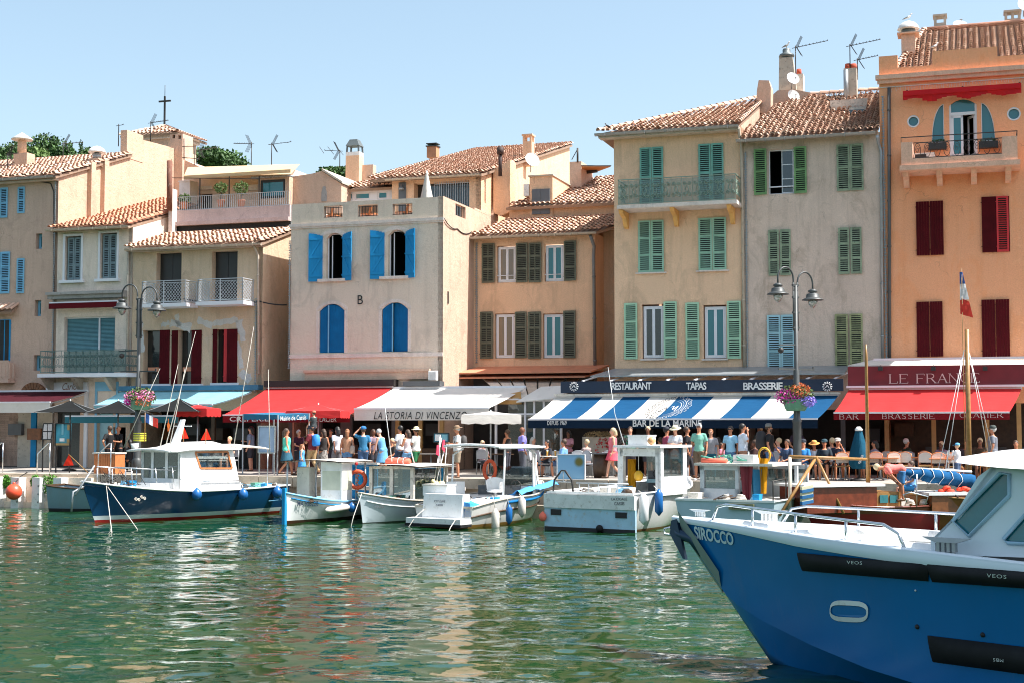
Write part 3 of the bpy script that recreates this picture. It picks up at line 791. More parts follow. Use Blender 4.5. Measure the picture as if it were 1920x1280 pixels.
gutter(H2,(x0-.28,-.5,z2-.05),(x1+.12,-.5,z2-.05),MATS['gutter_cream'],.09)
for q in(h1,h2_):
 closed_pair(H2,q[0]+.08,q[1]-.08,q[2]+.04,q[3]-.06,.1,MATS['shut_grey'],3)
 mb=MB();w_=.1
 mb.box(q[0]-w_,q[0],-.03,.02,q[2],q[3]+w_);mb.box(q[1],q[1]+w_,-.03,.02,q[2],q[3]+w_);mb.box(q[0],q[1],-.03,.02,q[3],q[3]+w_);mb.build('window_surround',MATS['pvc'],H2)
 sill(H2,q[0]-.2,q[1]+.2,q[2],0,MATS['pvc'],.16,.12)
a,b_,c,d=rect(98,548,240,556);mb=MB().box(a,b_,-.5,0,d-.12,d);mb.box(a,b_,-.35,0,c-.1,d-.12);mb.build('ledge',MATS['gutter_grey'],H2)
t=thing('rolled_awning','dark red rolled-up awning with a white cassette under the ledge of the cream house','awning',lin(155,575,-.2))
a,b_,c,d=rect(92,566,219,578,-.5);MB().box(a,b_,-.5,-.02,c+.13,d+.02).build('cassette',MATS['pvc'],t);MB().box(a,b_,-.53,-.5,c,d-.04).build('valance',cloth('maroon_cloth',g(104,26,34)),t)
a,b_,c,d=hb;mb=MB();z=c;
while z<d-.03:mb.hexa([(a+.02,.2,z),(b_-.02,.2,z),(b_-.02,.23,z+.05),(a+.02,.23,z+.05)],[(a+.02,.206,z),(b_-.02,.206,z),(b_-.02,.236,z+.05),(a+.02,.236,z+.05)]);z+=.058
mb.build('blind',M('blind_teal',g(104,150,160),.5),H2);mb=MB().box(a,b_,.24,.3,c,d);mb.build('blind_back',M('blind_back',g(70,100,108)),H2)
mb=MB();xm=X(180);mb.box(xm-.03,xm+.03,.14,.2,c,d);mb.box(a,b_,.14,.2,d-.06,d);mb.build('window',MATS['pvc'],H2)
a,b_=X(75,-1.0),X(234,-1.0);zb0,zb1=Z(150,699,-1.0),Z(150,655,-1.0);zb1=zb0+.98
bl=MB().box(a-.1,b_+.1,-1.1,0,zb0-.16,zb0).build('balcony',MATS['pvc'],H2)
mb=MB();scroll_panel(mb,a,b_,zb0+.05,zb1,-1.03,.36,.011);mb.bar((a,-1.03,zb1),(b_,-1.03,zb1),.05,.03);mb.bar((a,-1.03,zb0+.05),(b_,-1.03,zb0+.05),.03)
for xx in(a,b_):scroll_panel(mb,-1.0,-.05,zb0+.05,zb1,xx,.36,.011,'y');mb.bar((xx,-1.03,zb1),(xx,0,zb1),.05,.03)
mb.build('railing',M('iron_teal',(.10,.17,.16),.5,.3),bl)
MB().box(X(119,-.95),b_-.03,-.99,-.985,zb0+.05,zb1-.03).build('screen',glassy('screen_mesh',(.03,.12,.12),.05,alpha=.55),bl)
for px_ in(100,155,215):
 xx=X(px_);MB().sprism([(0,zb0-.17),(0,zb0-.75),(-.25,zb0-.7),(-.85,zb0-.17)],xx-.09,xx+.09).build('bracket',MATS['stone'],bl)
a,b_,c,d=rect(98,718,166,735);sg_=thing('shop_sign','grey fascia with bronze script lettering under the iron balcony','sign',(a,-.1,c));MB().box(a,b_,-.12,-.006,c,d+.05).build('board',MATS['pvc'],sg_)
a,b_,c,d=rect(117,717,144,730,-.13);text('Carlo',MATS['wood_brown'],sg_,a,b_,c,d,-.13,shear=.4)
mb=MB().box(X(88),X(98),-.1,-.006,GZ,c+.1);mb.box(X(160),X(166),-.1,-.006,GZ,c+.1);mb.build('door_frame',MATS['pvc'],H2)
a,b_,c,d=rect(182,715,218,860);MB().box(a-.1,a,-.05,.02,GZ,d).box(b_,b_+.1,-.05,.02,GZ,d).box(a,b_,-.05,.02,d-.4,d).build('door_frame',MATS['shut_sky'],H2)
MB().box(a,b_,.2,.25,GZ,d-.4).build('door',MATS['shut_lblue'],H2)
MB().box(X(88),X(150),.25,.28,GZ,GZ+2.5).build('door',MATS['glass_dark'],H2)
H3=house('townhouse','worn ochre house with two white lattice balconies and patched plaster',365)
x0,x1=X(245)+.01,X(490);z3=10.72
bd=[rect(293,474,340,576),rect(397,471,445,573)]
rw=[rect(268,619,318,719),rect(333,619,378,719),rect(401,617,445,717)]
mb=MB();wall(mb,x0,x1,GZ+2.45,z3,0,bd+rw,.4);shell(mb,x0,x1,GZ,z3,0,9,False)
mb.sprism([(0,GZ),(9,GZ),(9,12.4),(4.2,12.5),(4.2,11.9),(2.3,11.55),(0,z3)],x1-.2,x1+.001);mb.poly((x0,3.3,11.4),(x1,3.3,11.4),(x1,9,11.4),(x0,9,11.4))
mb.build('wall',P_3,H3)
tiles(H3,(x0-.1,-.42,z3-.02),(x1-x0+.2,0,0),(0,3.2,1.0),T_PALE,verge=[((x1,-.4,z3+.02),(x1,2.6,z3+.95))])
gutter(H3,(x0-.1,-.47,z3-.06),(x1+.15,-.47,z3-.06),MATS['gutter_cream'],.09)
MB().box(x0,x1,-.38,0,z3-.16,z3-.06).build('eave_board',MATS['gutter_cream'],H3)
for q in bd:
 a,b_,c,d=q;mb=MB();xm=(a+b_)/2
 mb.box(a,xm-.01,.32,.37,c,d);mb.box(xm+.01,b_,.32,.37,c,d);mb.build('door',M('door_dark',(.02,.018,.016),.4),H3)
for pa,pb,y0,y1 in((264,345,527,570),(369,453,523,566)):
 a,b_=X(pa,-.9),X(pb,-.9);z0_=Z((pa+pb)/2,y1-1,-.9);z1_=Z((pa+pb)/2,y0,-.9)
 bl=MB().box(a-.08,b_+.08,-.98,0,z0_-.16,z0_).build('balcony',MATS['pvc'],H3)
 mb=MB()
 for ax,lo,hi,cst in(('x',a,b_,-.92),('y',-.92,0,a),('y',-.92,0,b_)):
  P=(lambda u,v,ax=ax,cst=cst:(u,cst,v)if ax=='x' else(cst,u,v))
  mb.bar(P(lo,z1_),P(hi,z1_),.045,.03);mb.bar(P(lo,z0_+.06),P(hi,z0_+.06),.03);mb.bar(P(lo,z1_-.09),P(hi,z1_-.09),.02)
  for u in[lo,hi]+([(lo+hi)/2]if ax=='x' else[]):mb.bar(P(u,z0_),P(u,z1_),.035)
  n=max(2,round((hi-lo)/.14));pw=(hi-lo)/n;rws=5;rh=(z1_-.1-z0_-.06)/rws
  for i in range(n):
   for j in range(rws):
    c0=lo+i*pw;zz=z0_+.06+j*rh
    mb.bar(P(c0,zz+rh*.5),P(c0+pw/2,zz),.012);mb.bar(P(c0+pw/2,zz),P(c0+pw,zz+rh*.5),.012)
    mb.bar(P(c0,zz+rh*.5),P(c0+pw/2,zz+rh),.012);mb.bar(P(c0+pw/2,zz+rh),P(c0+pw,zz+rh*.5),.012)
 mb.build('railing',MATS['iron_pale'],bl)
for i,q in enumerate(rw):
 a,b_,c,d=q
 MB().box(a,b_,.38,.4,c,d).build('pane',MATS['glass_dark'],H3)
 shutter(H3,b_+.0,-.02,c,d,.5,180-4,MATS['shut_maroon'],3,'plank')
 if i==1:shutter(H3,a-.28,-.03,c,d,.3,0,MATS['shut_maroon'],3,'plank')
 if i==2:shutter(H3,a+.45,.05,c+.05,d,.25,0,MATS['shut_red'],3,'plank');shutter(H3,a-.05,-.02,c,d,.2,0,MATS['shut_maroon'],3,'plank')
 sill(H3,a-.1,b_+.1,c,0,MATS['pvc'],.12,.1)
 if i<2:MB().box(a+.2,b_-.1,.1,.5,c+.55,c+.72).build('bar_top',MATS['terracotta'],H3)
PATCH=plaster('plaster_patch',g(206,200,194),k=.05)
rr=random.Random(4)
for(u0,v0,u1,v1,th)in((320,604,358,616,.2),(330,590,336,612,.12),(370,600,398,612,.14),(400,606,446,600,.14),(449,600,456,640,.16),(445,640,452,690,.12),(302,610,318,606,.12),(262,600,266,660,.14),(452,695,470,712,.2)):
 A_,B_=Vector(lin(u0,v0,0)),Vector(lin(u1,v1,0));pts=[]
 n=7;d=(B_-A_);nn_=Vector((-d.z,0,d.x)).normalized()
 top=[A_+d*(k/n)+nn_*(th*rr.uniform(.5,1.3))for k in range(n+1)];bot=[A_+d*(k/n)-nn_*(th*rr.uniform(.5,1.3))for k in range(n,-1,-1)]
 MB().slab([(p.x,-.004,p.z)for p in top+bot],(0,.003,0)).build('filler_patch',PATCH,H3)
pipe(H3,[lin(474,455,-.4),lin(482,475,-.08),lin(484,480,-.06),lin(485,700,-.06)],.05,MATS['gutter_cream'])
hexcable(H3,480,560,735,0,seed=3)
pipe(H3,[lin(241,470,-.06),lin(238,730,-.06)],.05,MATS['gutter_cream'])
cable(H3,[lin(345,560,-.02),lin(420,572,-.03),lin(486,565,-.03),lin(538,572,.5)],.03,sag=.05)
a,b_,c,d=rect(325,390,543,432,2.9)
mb=MB().box(a,b_,2.9,3.1,c+.45,d);mb.box(a,b_,2.75,3.1,c+.3,c+.47);mb.build('terrace_parapet',plaster('plaster_pink_grey',g(196,176,172)),H3)
MB().box(a,b_,2.98,3.05,c-.1,c+.3).build('terrace_gap',MATS['dark_in'],H3)
mb=MB();rail_bars(mb,a,b_,d+.02,d+.62,2.95,60,.009);mb.build('railing',MATS['iron_pale'],H3)
a,b_,c,d=rect(318,392,325,442,2.6);MB().box(a,b_,2.5,2.9,c,d+.9).build('pillar',P_BS,H3)
pipe(H3,[lin(318,395,2.4),lin(318,302,2.4)],.13,M('rust',(.16,.06,.035),.8,dirt=(.3,.2,.15)),'flue_pipe',False)
PK=house('roof_house','beige penthouse with a canvas canopy on the roof terrace behind the lattice balcony house',450,6);
hd=[rect(375,364,398,392,5.5)]
a,b_,c,d=rect(345,322,545,400,5.5);hq=(hd[0][0],hd[0][1],c,hd[0][3])
mb=MB();wall(mb,a,b_,c,d,5.5,[hq],.2);shell(mb,a,b_,c,d,5.5,9);mb.build('wall',P_2,PK);MB().box(hq[0],hq[1],5.68,5.7,c,hq[3]).build('door',MATS['glass_dark'],PK)
a,b_,c,d=rect(371,350,399,364,5.4);MB().box(a,b_,5.3,5.49,c+.2,d).build('blind_box',MATS['white_dirty'],PK);a,b_,c,d=rect(438,348,485,358,5.4);MB().box(a,b_,5.3,5.49,c,d).build('blind_box',MATS['white_dirty'],PK)
a,b_,c,d=rect(336,341,356,380,4.5);MB().box(a,b_,4.5,5.2,c,d).box(a-.03,b_+.03,4.46,5.24,d,d+.05).build('cabinet',MATS['white'],PK)
p0,p1,p2,p3=lin(345,330,3.7),lin(545,327,3.7),lin(562,308,6.5),lin(352,314,6.5)
mb=MB().slab([p0,p1,p2,p3],(0,0,-.02));mb.box(p0[0],p1[0],3.68,3.7,p0[2]-.16,p0[2]);mb.build('canopy',cloth('canvas_beige',g(222,196,156)),PK)
mb=MB();
for px_ in(375,430,486):q=lin(px_,330,3.75);mb.bar((q[0],3.75,11.6),(q[0],3.75,q[2]),.04)
mb.bar(lin(322,334,3.0),lin(485,336,3.7),.03);mb.build('canopy_frame',MATS['steel_dark'],PK)
a,b_,c,d=rect(484,333,542,372,4.2);mb=MB();wall(mb,a,b_,c-.4,d,4.2,[(a+.1,b_-.2,c,d-.1)],.1);shell(mb,a,b_,c-.4,d,4.2,5.45,False);mb.build('sunroom_wall',P_A2,PK)
window(PK,a+.1,b_-.2,c,d-.1,4.25,MATS['steel_dark'],MATS['glass_sky_teal'],1);mb=MB()
for i in range(16):u=a-.3+(b_-a+.3)*i/16;mb.tube([(u+.08,4.0,d+.02),(u+.08,5.5,d+.12)],.05,5)
mb.build('sunroom_roof',MATS['zinc'],PK)
chimney(PK,lin(586,330,7)[0]-.05,7,13.3,.5,.5,.55,P_A2,cap='pot',pot=1,capmat=P_A2)
for nm,px_,py_,t_,s_,lb in(('potted_plant',346,392,3.3,.42,'bushy green plant in a terracotta pot at the left end of the white terrace railing'),('potted_tree',414,388,3.4,.45,'small round lemon tree on the roof terrace, nearer the door'),('potted_tree',452,388,3.4,.5,'spreading lemon tree on the roof terrace, beside the glazed sunroom')):
 p=lin(px_,py_,t_);t=thing(nm,lb,'plant',p,'plants on the roof terrace')
 MB().lathe(p,[(.13,0),(.19,.28),(.21,.3),(.17,.3)],10).build('pot',MATS['terracotta'],t)
 if nm=='potted_tree':MB().tube([(p[0],p[1],p[2]+.25),(p[0]+.03,p[1],p[2]+.7)],.025).build('trunk',BARK,t)
 h=.85 if nm=='potted_tree' else .45
 stuff_leaves('foliage',LEAF2,t,(p[0],p[1],p[2]+h),(s_*.75,s_*.6,s_*.62),420,.05,5)
GW=house('roof_house','pale stained gable house behind the left end of the grey beige parapet',590,5)
a,b_=X(536,4.6,350),X(640,4.6,350)
pr=[lin(536,400,4.6),lin(640,400,4.6),lin(640,345,4.6),lin(603,321,4.6),lin(585,326,4.6),lin(545,332,4.6),lin(536,345,4.6)]
MB().slab(pr,(0,4.5,0)).build('wall',P_T,GW)
mb=MB();A_,B_=Vector(lin(603,320,4.5)),Vector(lin(641,344,4.5));mb.slab([A_,B_,B_+Vector((0,0,.1)),A_+Vector((0,0,.1))],(0,4.6,0));mb.build('roof',MATS['stone'],GW)
a,b_,c,d=rect(603,350,613,378,4.6);MB().prism([(a,c),(b_,c),(b_,c+(d-c)*.6),((a+b_)/2+.05,d),((a+b_)/2-.05,d),(a,c+(d-c)*.6)],4.58,4.62).build('parasol_shadow',MATS['gutter_grey'],GW)  # grey arched plate painted as the shadow of a parasol
HB=house('townhouse','grey beige house with blue arched shutters and the letter B on its wall',690)
x0,x1=X(543),X(830);zt=12.3
w1,w2=rect(612,437,643,523),rect(728,431,761,518);w3,w4=rect(599,570,646,661),rect(716,567,765,659)
ps_=[rect(607,386,642,408),rect(671,384,708,406),rect(736,382,773,403)]
mb=MB();wall(mb,x0,x1,GZ+2.3,zt,0,[w1,w2,w3,w4],.22)if 0 else None
wall(mb,x0,x1,GZ+2.2,11.35,0,[w1,w2,w3,w4],.22)
wall(mb,x0,x1,11.35,zt,0,[(a,b,c,d)for a,b,c,d in ps_],.22)
for q,rs in((w1,.22),(w2,.22),(w3,.3),(w4,.3)):arch_fill(mb,q[0],q[1],q[3],rs,0,.2)
mb.poly((x0,.22,11.3),(x1-.22,.22,11.3),(x1-.22,.22,zt),(x0,.22,zt))if 0 else None
wall(mb,x1,x0,11.3,zt,.22,[(b,a,c,d)for a,b,c,d in ps_],0)if 0 else None
xs=[x0]+[v for q in ps_ for v in q[:2]]+[x1]
for i in range(0,len(xs),2):mb.box(xs[i],xs[i+1],.2,.24,11.35,zt)
for q in ps_:mb.box(q[0],q[1],.2,.24,11.35,q[2]);mb.box(q[0],q[1],.2,.24,q[3],zt)
mb.poly((x0,0,zt),(x1,0,zt),(x1,.24,zt),(x0,.24,zt));mb.poly((x0,.2,11.2),(x1,.2,11.2),(x1,9,11.2),(x0,9,11.2))
mb.poly((x0,9,GZ),(x0,0,GZ),(x0,0,zt),(x0,9,zt));mb.box(x0,x0+.2,.24,4.6,11.2,zt)
mb.build('wall',P_B,HB)
so_=(Q.ps(854,395,x1)[0],Q.ps(873,395,x1)[0],Q.ps(865,408,x1)[1],Q.ps(865,386,x1)[1])
mb=MB();t_end=7.0
def sp(t0,t1,z0,z1):mb.box(x1-.22,x1,t0,t1,z0,z1)
sp(0,t_end,GZ+2.2,so_[2]);sp(0,so_[0],so_[2],so_[3]);sp(so_[1],t_end,so_[2],so_[3]);sp(0,t_end,so_[3],zt+.02);mb.sprism([(3.8,zt),(t_end,zt),(t_end,zt+.75),(6.6,zt+.7),(6.3,zt+.12),(3.8,zt+.1)],x1-.22,x1)
mb.build('side_wall',P_T,HB)
for a,b_,c,d in ps_:
 mb=MB();mb.bar((a,.03,c+.03),(b_,.03,c+.03),.025);mb.bar((a,.03,d-.08),(b_,.03,d-.08),.025)
 for i in range(7):u=a+(b_-a)*(i+.5)/7;mb.bar((u,.03,c),(u,.03,d-.05),.02)
 mb.build('grille',MATS['iron'],HB)
mb=MB()
for i in range(4):u=so_[0]+(so_[1]-so_[0])*(i+.5)/4;mb.bar((x1-.02,u,so_[2]),(x1-.02,u,so_[3]),.02)
mb.bar((x1-.02,so_[0],so_[3]-.08),(x1-.02,so_[1],so_[3]-.08),.02);mb.build('grille',MATS['iron'],HB)
mb=MB();mb.box(x0-.06,x1+.05,-.09,-.002,11.33,11.45);mb.box(x0-.03,x1+.02,-.05,-.001,11.26,11.34);mb.build('cornice',P_BS,HB)
zl=Z(690,662);mb=MB().box(x0-.02,x1+.01,-.05,-.001,zl-.16,zl);mb.build('string_course',P_BS,HB)
for q,pa in((w1,(612,643)),(w2,(728,761))):
 arch_trim(HB,q[0]-.12,q[1],q[2],q[3],.2,0,P_BS,.16,.02)
 window(HB,q[0],q[1],q[2],q[3]-.02,.16,MATS['pvc'],MATS['glass_dark'],2,fw=.035,sash=.03,openleaf=2)
 MB().box(q[0]+.16,q[0]+.2,.2,.23,q[2],q[3]-.1).build('casement',MATS['pvc'],HB)
 room(HB,q,.24)
 sill(HB,q[0]-.35,q[1]+.15,q[2],0,P_BS,.12,.12)
 h=q[3]-q[2]+.02
 shutter(HB,q[0]-.16,-.03,q[2]-.1,q[3],.6,180+11,MATS['shut_blue'],3,'zplank',arch=0.12)
 shutter(HB,q[1]+.0,-.03,q[2]-.1,q[3],.5,-20,MATS['shut_blue'],3,'zplank',arch=0.12)
for q in(w3,w4):
 arch_trim(HB,q[0],q[1],q[2],q[3],.3,0,P_BS,.14,.02)
 m_=(q[0]+q[1])/2
shutter(HB,w3[0]+.02,.05,w3[2]+.02,w3[3]-.02,(w3[1]-w3[0])*.34,8,MATS['shut_blue_d'],3,'plank',arch=.2)
shutter(HB,w3[1]-.02,.05,w3[2]+.02,w3[3]-.02,(w3[1]-w3[0])*.62,180-3,MATS['shut_blue_d'],3,'plank',arch=.2)
shutter(HB,w4[0]+.02,.05,w4[2]+.02,w4[3]-.02,(w4[1]-w4[0])*.38,5,MATS['shut_blue_d'],3,'plank',arch=.2)
shutter(HB,w4[1]-.02,.05,w4[2]+.02,w4[3]-.02,(w4[1]-w4[0])*.58,180-12,MATS['shut_blue_d'],3,'plank',arch=.2,label='blue shutter leaf standing slightly ajar')
for q in(w3,w4):u=q[0]+(q[1]-q[0])*(.36 if q is w3 else .41);MB().box(u-.02,u+.02,-.02,.03,q[2]+.02,q[3]-.06).build('edge_strip',MATS['shut_sky'],HB)  # thin pale strip where the two leaves meet
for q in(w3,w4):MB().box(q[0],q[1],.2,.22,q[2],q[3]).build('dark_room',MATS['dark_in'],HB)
a,b_,c,d=rect(671,554,681,571);text('B',MATS['black'],HB,a,b_,c,d,-.01,ext=.02,bold=.0)
a,b_,c,d=rect(572,692,805,711,-.15);MB().box(a,b_,-.2,-.001,c,d-.1).box(a-.03,b_+.03,-.26,-.001,d-.1,d).build('shop_fascia',P_T,HB)
mb=MB();a,b_,c,d=rect(804,694,819,712,-.4)
for i in range(8):u=a+(b_-a)*i/8;mb.box(u,u+.02,-.45,-.2,c,d)
mb.build('vent_grille',MATS['white'],HB)
cable(HB,[lin(833,410,-.02),(x1+.02,1.6,11.2),(x1+.02,3.4,11.3)],.02,sag=.15)
hexcable(HB,543.5,450,690,0,seed=8)
MB().box(x1,x1+.03,.5,.6,Z(838,556)-.25,Z(838,556)+.25).build('wall_anchor',MATS['iron'],HB)
p=lin(800,378,1.6);t=thing('closed_parasol','closed off-white parasol standing on the roof terrace behind the parapet','parasol',(p[0],1.6,11.2))
MB().tube([(p[0],1.6,11.2),(p[0],1.6,13.7)],.03).build('pole',MATS['white'],t);mb=MB();rows=[]
for z,r0 in((12.0,.26),(12.3,.25),(12.9,.15),(13.4,.07),(13.6,.03)):rows.append([(p[0]+(r0*(1.25 if k%2 else .8))*math.cos(k*math.pi/8),1.6+(r0*(1.25 if k%2 else .8))*math.sin(k*math.pi/8),z)for k in range(16)])
mb.grid(rows,close=True).build('canopy',cloth('parasol_white',(.72,.68,.62)),t)
for i,px_ in enumerate((616,687,756)):
 p=lin(px_,400,1.3);t=thing('terrace_table','wooden table with chairs behind the %s barred opening in the parapet'%('left','middle','right')[i],'table',(p[0],1.3,11.2),'tables on the parapet roof terrace')
 MB().box(p[0]-.5,p[0]+.5,1.0,1.7,11.9,11.94).build('tabletop',MATS['wood_table'],t);MB().bar((p[0],1.35,11.2),(p[0],1.35,11.9),.06).build('leg',MATS['iron'],t)
 MB().prism([(p[0]+.15,11.2),(p[0]+.25,11.2),(p[0]+.5,12.2),(p[0]+.4,12.2)],.75,.8).build('parapet_seat',MATS['wood_table'],t)
HE=house('roof_house','peach house with a big tiled roof rising behind the blue shutter house',820,6)
tE=5.0;xL,xR=X(700,tE,340),X(902,tE,330);zE=Z(800,333,tE)
yb,zb=Q.ps(1068,273,xR)
hs=[rect(748,343,760,378,tE),rect(776,341,880,378,tE)]
mb=MB();zlo=11.0
wall(mb,X(735,tE,350),xR,zlo,zE-.02,tE,[(hs[1][0],hs[1][1],zlo,hs[1][3])],.5);mb.sprism([(tE,zlo),(yb,zlo),(yb,zb),(tE,zE)],xR-.25,xR);mb.poly((xL,yb,zlo),(xL,yb,zb),(xR,yb,zb),(xR,yb,zlo))
mb.build('wall',P_N,HE)
q=hs[1];MB().box(q[0],q[1],tE+.5,tE+.52,zlo,q[3]).build('pane',MATS['glass_dark'],HE);mb=MB();a=X(815,tE,350)
for i in range(16):u=a+(q[1]-a)*i/15;mb.bar((u,tE+.02,zlo),(u,tE+.02,q[3]),.02)
mb.bar((a,tE+.02,q[3]-.1),(q[1],tE+.02,q[3]-.1),.02);mb.build('window_bars',MATS['iron_pale'],HE)
MB().box(hs[0][0],hs[0][0]+.35,tE-.05,tE-.02,zlo,hs[0][3]).build('shutter',MATS['shut_slate'],HE)
p=lin(753,356,tE-.15);MB().lathe((p[0]+.0,tE-.2,p[2]),[(.14,0),(.13,.05),(.04,.12),(.02,.25)],10).build('wall_lamp',MATS['zinc'],HE)
U=Vector((xR-xL+.15,0,0));V=Vector((0,yb-tE+.4,zb-zE+.1))
ridge_l=Q.px(818,284,yb)[0]
fx=max(.0,(ridge_l-xL)/U.x)
tiles(HE,(xL,tE-.4,zE-.02),U,V,T_PALE,poly=[(0,0),(1,0),(1,1),(min(.6,fx),1)],verge=[((xR+.05,tE-.3,zE),(xR+.05,yb,zb+.05))],ridge=[((xL,tE-.35,zE),(xL+U.x*min(.6,fx),yb,zb+.05)),((xL+U.x*min(.6,fx),yb,zb),(xR,yb,zb))])
gutter(HE,(X(730,tE,335),tE-.45,zE-.06),(xR+.1,tE-.45,zE-.06),MATS['gutter_cream'],.08)
def roofz(t):return zE+(t-tE)*(zb-zE)/(yb-tE)
def put(px,py,f,t0=3,t1=22):
 """t where the ray through px,py meets height f(t)"""
 best=min((abs(Q.px(px,py,t)[1]-f(t)),t)for t in np.arange(t0,t1,.05));return best[1]
t_=put(812,290,roofz);chimney(HE,X(812,t_,290),t_,roofz(t_)-.2,.55,.5,.6,MATS['chimney_brick'],cap='slab',capmat=MATS['steel_dark'])
t_=put(991,300,roofz);chimney(HE,X(991,t_,290),t_,roofz(t_)-.3,.45,.45,1.15,P_N,cap='open')
t_=5.6;p=lin(938,318,t_)
MB().tube([(p[0],t_,p[2]-.3),(p[0],t_,lin(938,284,t_)[2])],.09,8).lathe((p[0],t_,lin(938,290,t_)[2]),[(.16,0),(.16,.3),(.1,.3),(.1,.35)],8).build('flue_pipe',M('rust2',(.05,.025,.02),.7),HE)
HW=house('roof_house','low tiled garden room with white framed windows left of the big peach roof',680,6)
tw=5.6;a,b_,c,d=rect(628,356,735,385,tw);mb=MB();wn_=[rect(634,362,662,376,tw),rect(665,361,694,375,tw),rect(708,359,727,374,tw)]
wall(mb,a,b_,c,d,tw,wn_,.1);shell(mb,a,b_,c,d,tw,9.5);mb.build('wall',MATS['pvc'],HW)
for q in wn_:window(HW,*q,tw+.03,MATS['pvc'],MATS['glass_sky_teal'],1,fw=.04,sash=.03)
p=lin(624,356,tw-.3);tiles(HW,(p[0],tw-.3,p[2]),(lin(732,352,tw-.3)[0]-p[0]+.3,0,0),(0,3.6,1.1),T_PALE,poly=[(0,0),(1,0),(1,1),(.5,1)])
ch=house('roof_house','rough chimney block with a tall stack and metal lantern cap behind the garden room',670,9);t_=8.6
a,b_,c,d=rect(657,310,699,345,t_);MB().box(a,b_,t_,t_+.4,c-1.5,d).build('wall',P_T,ch);
a,b_,c,d=rect(648,292,673,345,t_-.4);cc=MB().box(a,b_,t_-.4,t_+.15,c-1.5,d).build('chimney',P_N,ch)
mb=MB().box(a,b_,t_-.4,t_+.15,d,d+.18).build('chimney_band',MATS['white_dirty'],ch)
mb=MB();q=(a+b_)/2;e=(b_-a)/2;z=d+.18
for sx in(-1,1):
 for sy in(-1,1):mb.bar((q+sx*(e-.04),t_-.12+sy*.24,z),(q+sx*(e-.06),t_-.12+sy*.22,z+.32),.07)
mb.hexa([(q-e,t_-.42,z+.3),(q+e,t_-.42,z+.3),(q+e,t_+.18,z+.3),(q-e,t_+.18,z+.3)],[(q-e*.55,t_-.3,z+.62),(q+e*.55,t_-.3,z+.62),(q+e*.55,t_+.06,z+.62),(q-e*.55,t_+.06,z+.62)])
mb.build('chimney_cap',M('lead',(.14,.16,.16),.5,.3),ch)
tN=3.7
HN=house('townhouse','recessed peach house with two rows of olive louvred shutters',1000,tN)
x0,x1=X(880,tN),X(1116,tN);zN=Z(1000,441,tN)
wnd=[rect(932,461,968,530,tN),rect(1021,458,1057,528,tN),rect(928,588,965,671,tN),rect(1018,588,1056,671,tN)]
mb=MB();wall(mb,x0,x1,GZ+2.4,zN,tN,wnd,.18);shell(mb,x0,x1,GZ+2.4,zN,tN,10,False);mb.build('wall',P_N,HN)
for i,q in enumerate(wnd):
 window(HN,q[0]+.03,q[1]-.03,q[2]+.02,q[3]-.03,tN+.1,MATS['pvc'],MATS['glass_brown']if i in(0,2)else MATS['glass_sky_teal'],2)
 if i<2:MB().bar((q[0],tN+.02,q[2]+.3),(q[1],tN+.02,q[2]+.3),.025).build('guard_bar',MATS['pvc'],HN)
for r_,lb in(((904,457,928,531),0),((968,456,990,530),0),((992,456,1016,530),0),((1058,452,1081,527),0),((901,585,925,672),0),((966,585,988,671),0),((991,585,1015,672),0),((1057,583,1080,671),0)):
 a,b_,c,d=rect(*r_,tN);shutter(HN,a,tN-.05,c,d,b_-a,-3 if lb==0 else 3,MATS['shut_olive'],3)
Un=Vector((X(1120,tN)-X(884,tN)+.1,0,0));n0=(X(884,tN),tN-.45,zN-.0)
zu=Z(1050,409,tN+2.6)
tiles(HN,n0,Un+Vector((.9,0,0)),(0,3.05,zu-zN),T_PALE,poly=[(0,0),(.86,0),(1,.5),(1,1),(.12,1)])
gutter(HN,(n0[0]-.0,tN-.5,zN-.05),(n0[0]+Un.x,tN-.5,zN-.05),MATS['gutter_cream'],.09)
pipe(HN,[lin(1107,442,tN-.45),lin(1114,462,tN-.07),lin(1113,480,tN-.07),lin(1116,715,tN-.07)],.07,M('pipe_zinc',(.2,.2,.2),.5,.4))
hexcable(HN,894,455,680,tN,seed=5)
a,b_=X(1116,5.2),X(1165,5.2);MB().box(x1-.01,b_,5.2,9,GZ,Z(1130,412,5.2)).build('side_wing',P_3,HN)
t2=tN+2.6;z0u=Z(1050,412,t2);z1u=Z(1050,386,t2)
HU=house('roof_house','upper roofs behind the recessed house, with a grey shuttered dormer',1050,t2)
a,b_=X(955,t2,400),X(1160,t2,395)
mb=MB().box(a,b_,t2,t2+.3,z0u-1,z1u);mb.build('wall',P_N,HU)
n1=(a-.05,t2-.35,z1u);zz=Z(1100,335,t2+5.2)
tiles(HU,n1,(b_-a+.2,0,0),(0,5.6,zz-z1u),T_OLD,poly=[(0,0),(1,0),(1,1),(.52,1),(.3,.45),(.14,.3)])
pr=[lin(940,405,t2+.1),lin(955,398,t2+.1),lin(957,300,t2+.1),lin(925,318,t2+.1),lin(925,400,t2+.1)]
MB().slab(pr,(0,.8,0)).build('buttress',P_N,HU)
a,b_,c,d=rect(993,331,1036,404,t2-.1)
dm=MB().box(a,b_,t2-.1,t2+3.0,c-.3,d).build('dormer',P_N,HU);MB().box(a-.05,b_+.05,t2-.18,t2+3.0,d,d+.06).build('dormer_roof',MATS['stone'],dm)
a,b_,c,d=rect(998,355,1031,402,t2-.13);m_=(a+b_)/2;MB().box(a,m_-.006,t2-.17,t2-.11,c,d).box(m_+.006,b_,t2-.17,t2-.11,c,d).build('shutter',MATS['shut_slate'],dm)
a,b_,c,d=rect(984,347,994,369,t2+.1);MB().box(a,b_,t2-.1,t2+.2,c,d).build('air_conditioner',MATS['white_dirty'],HU)
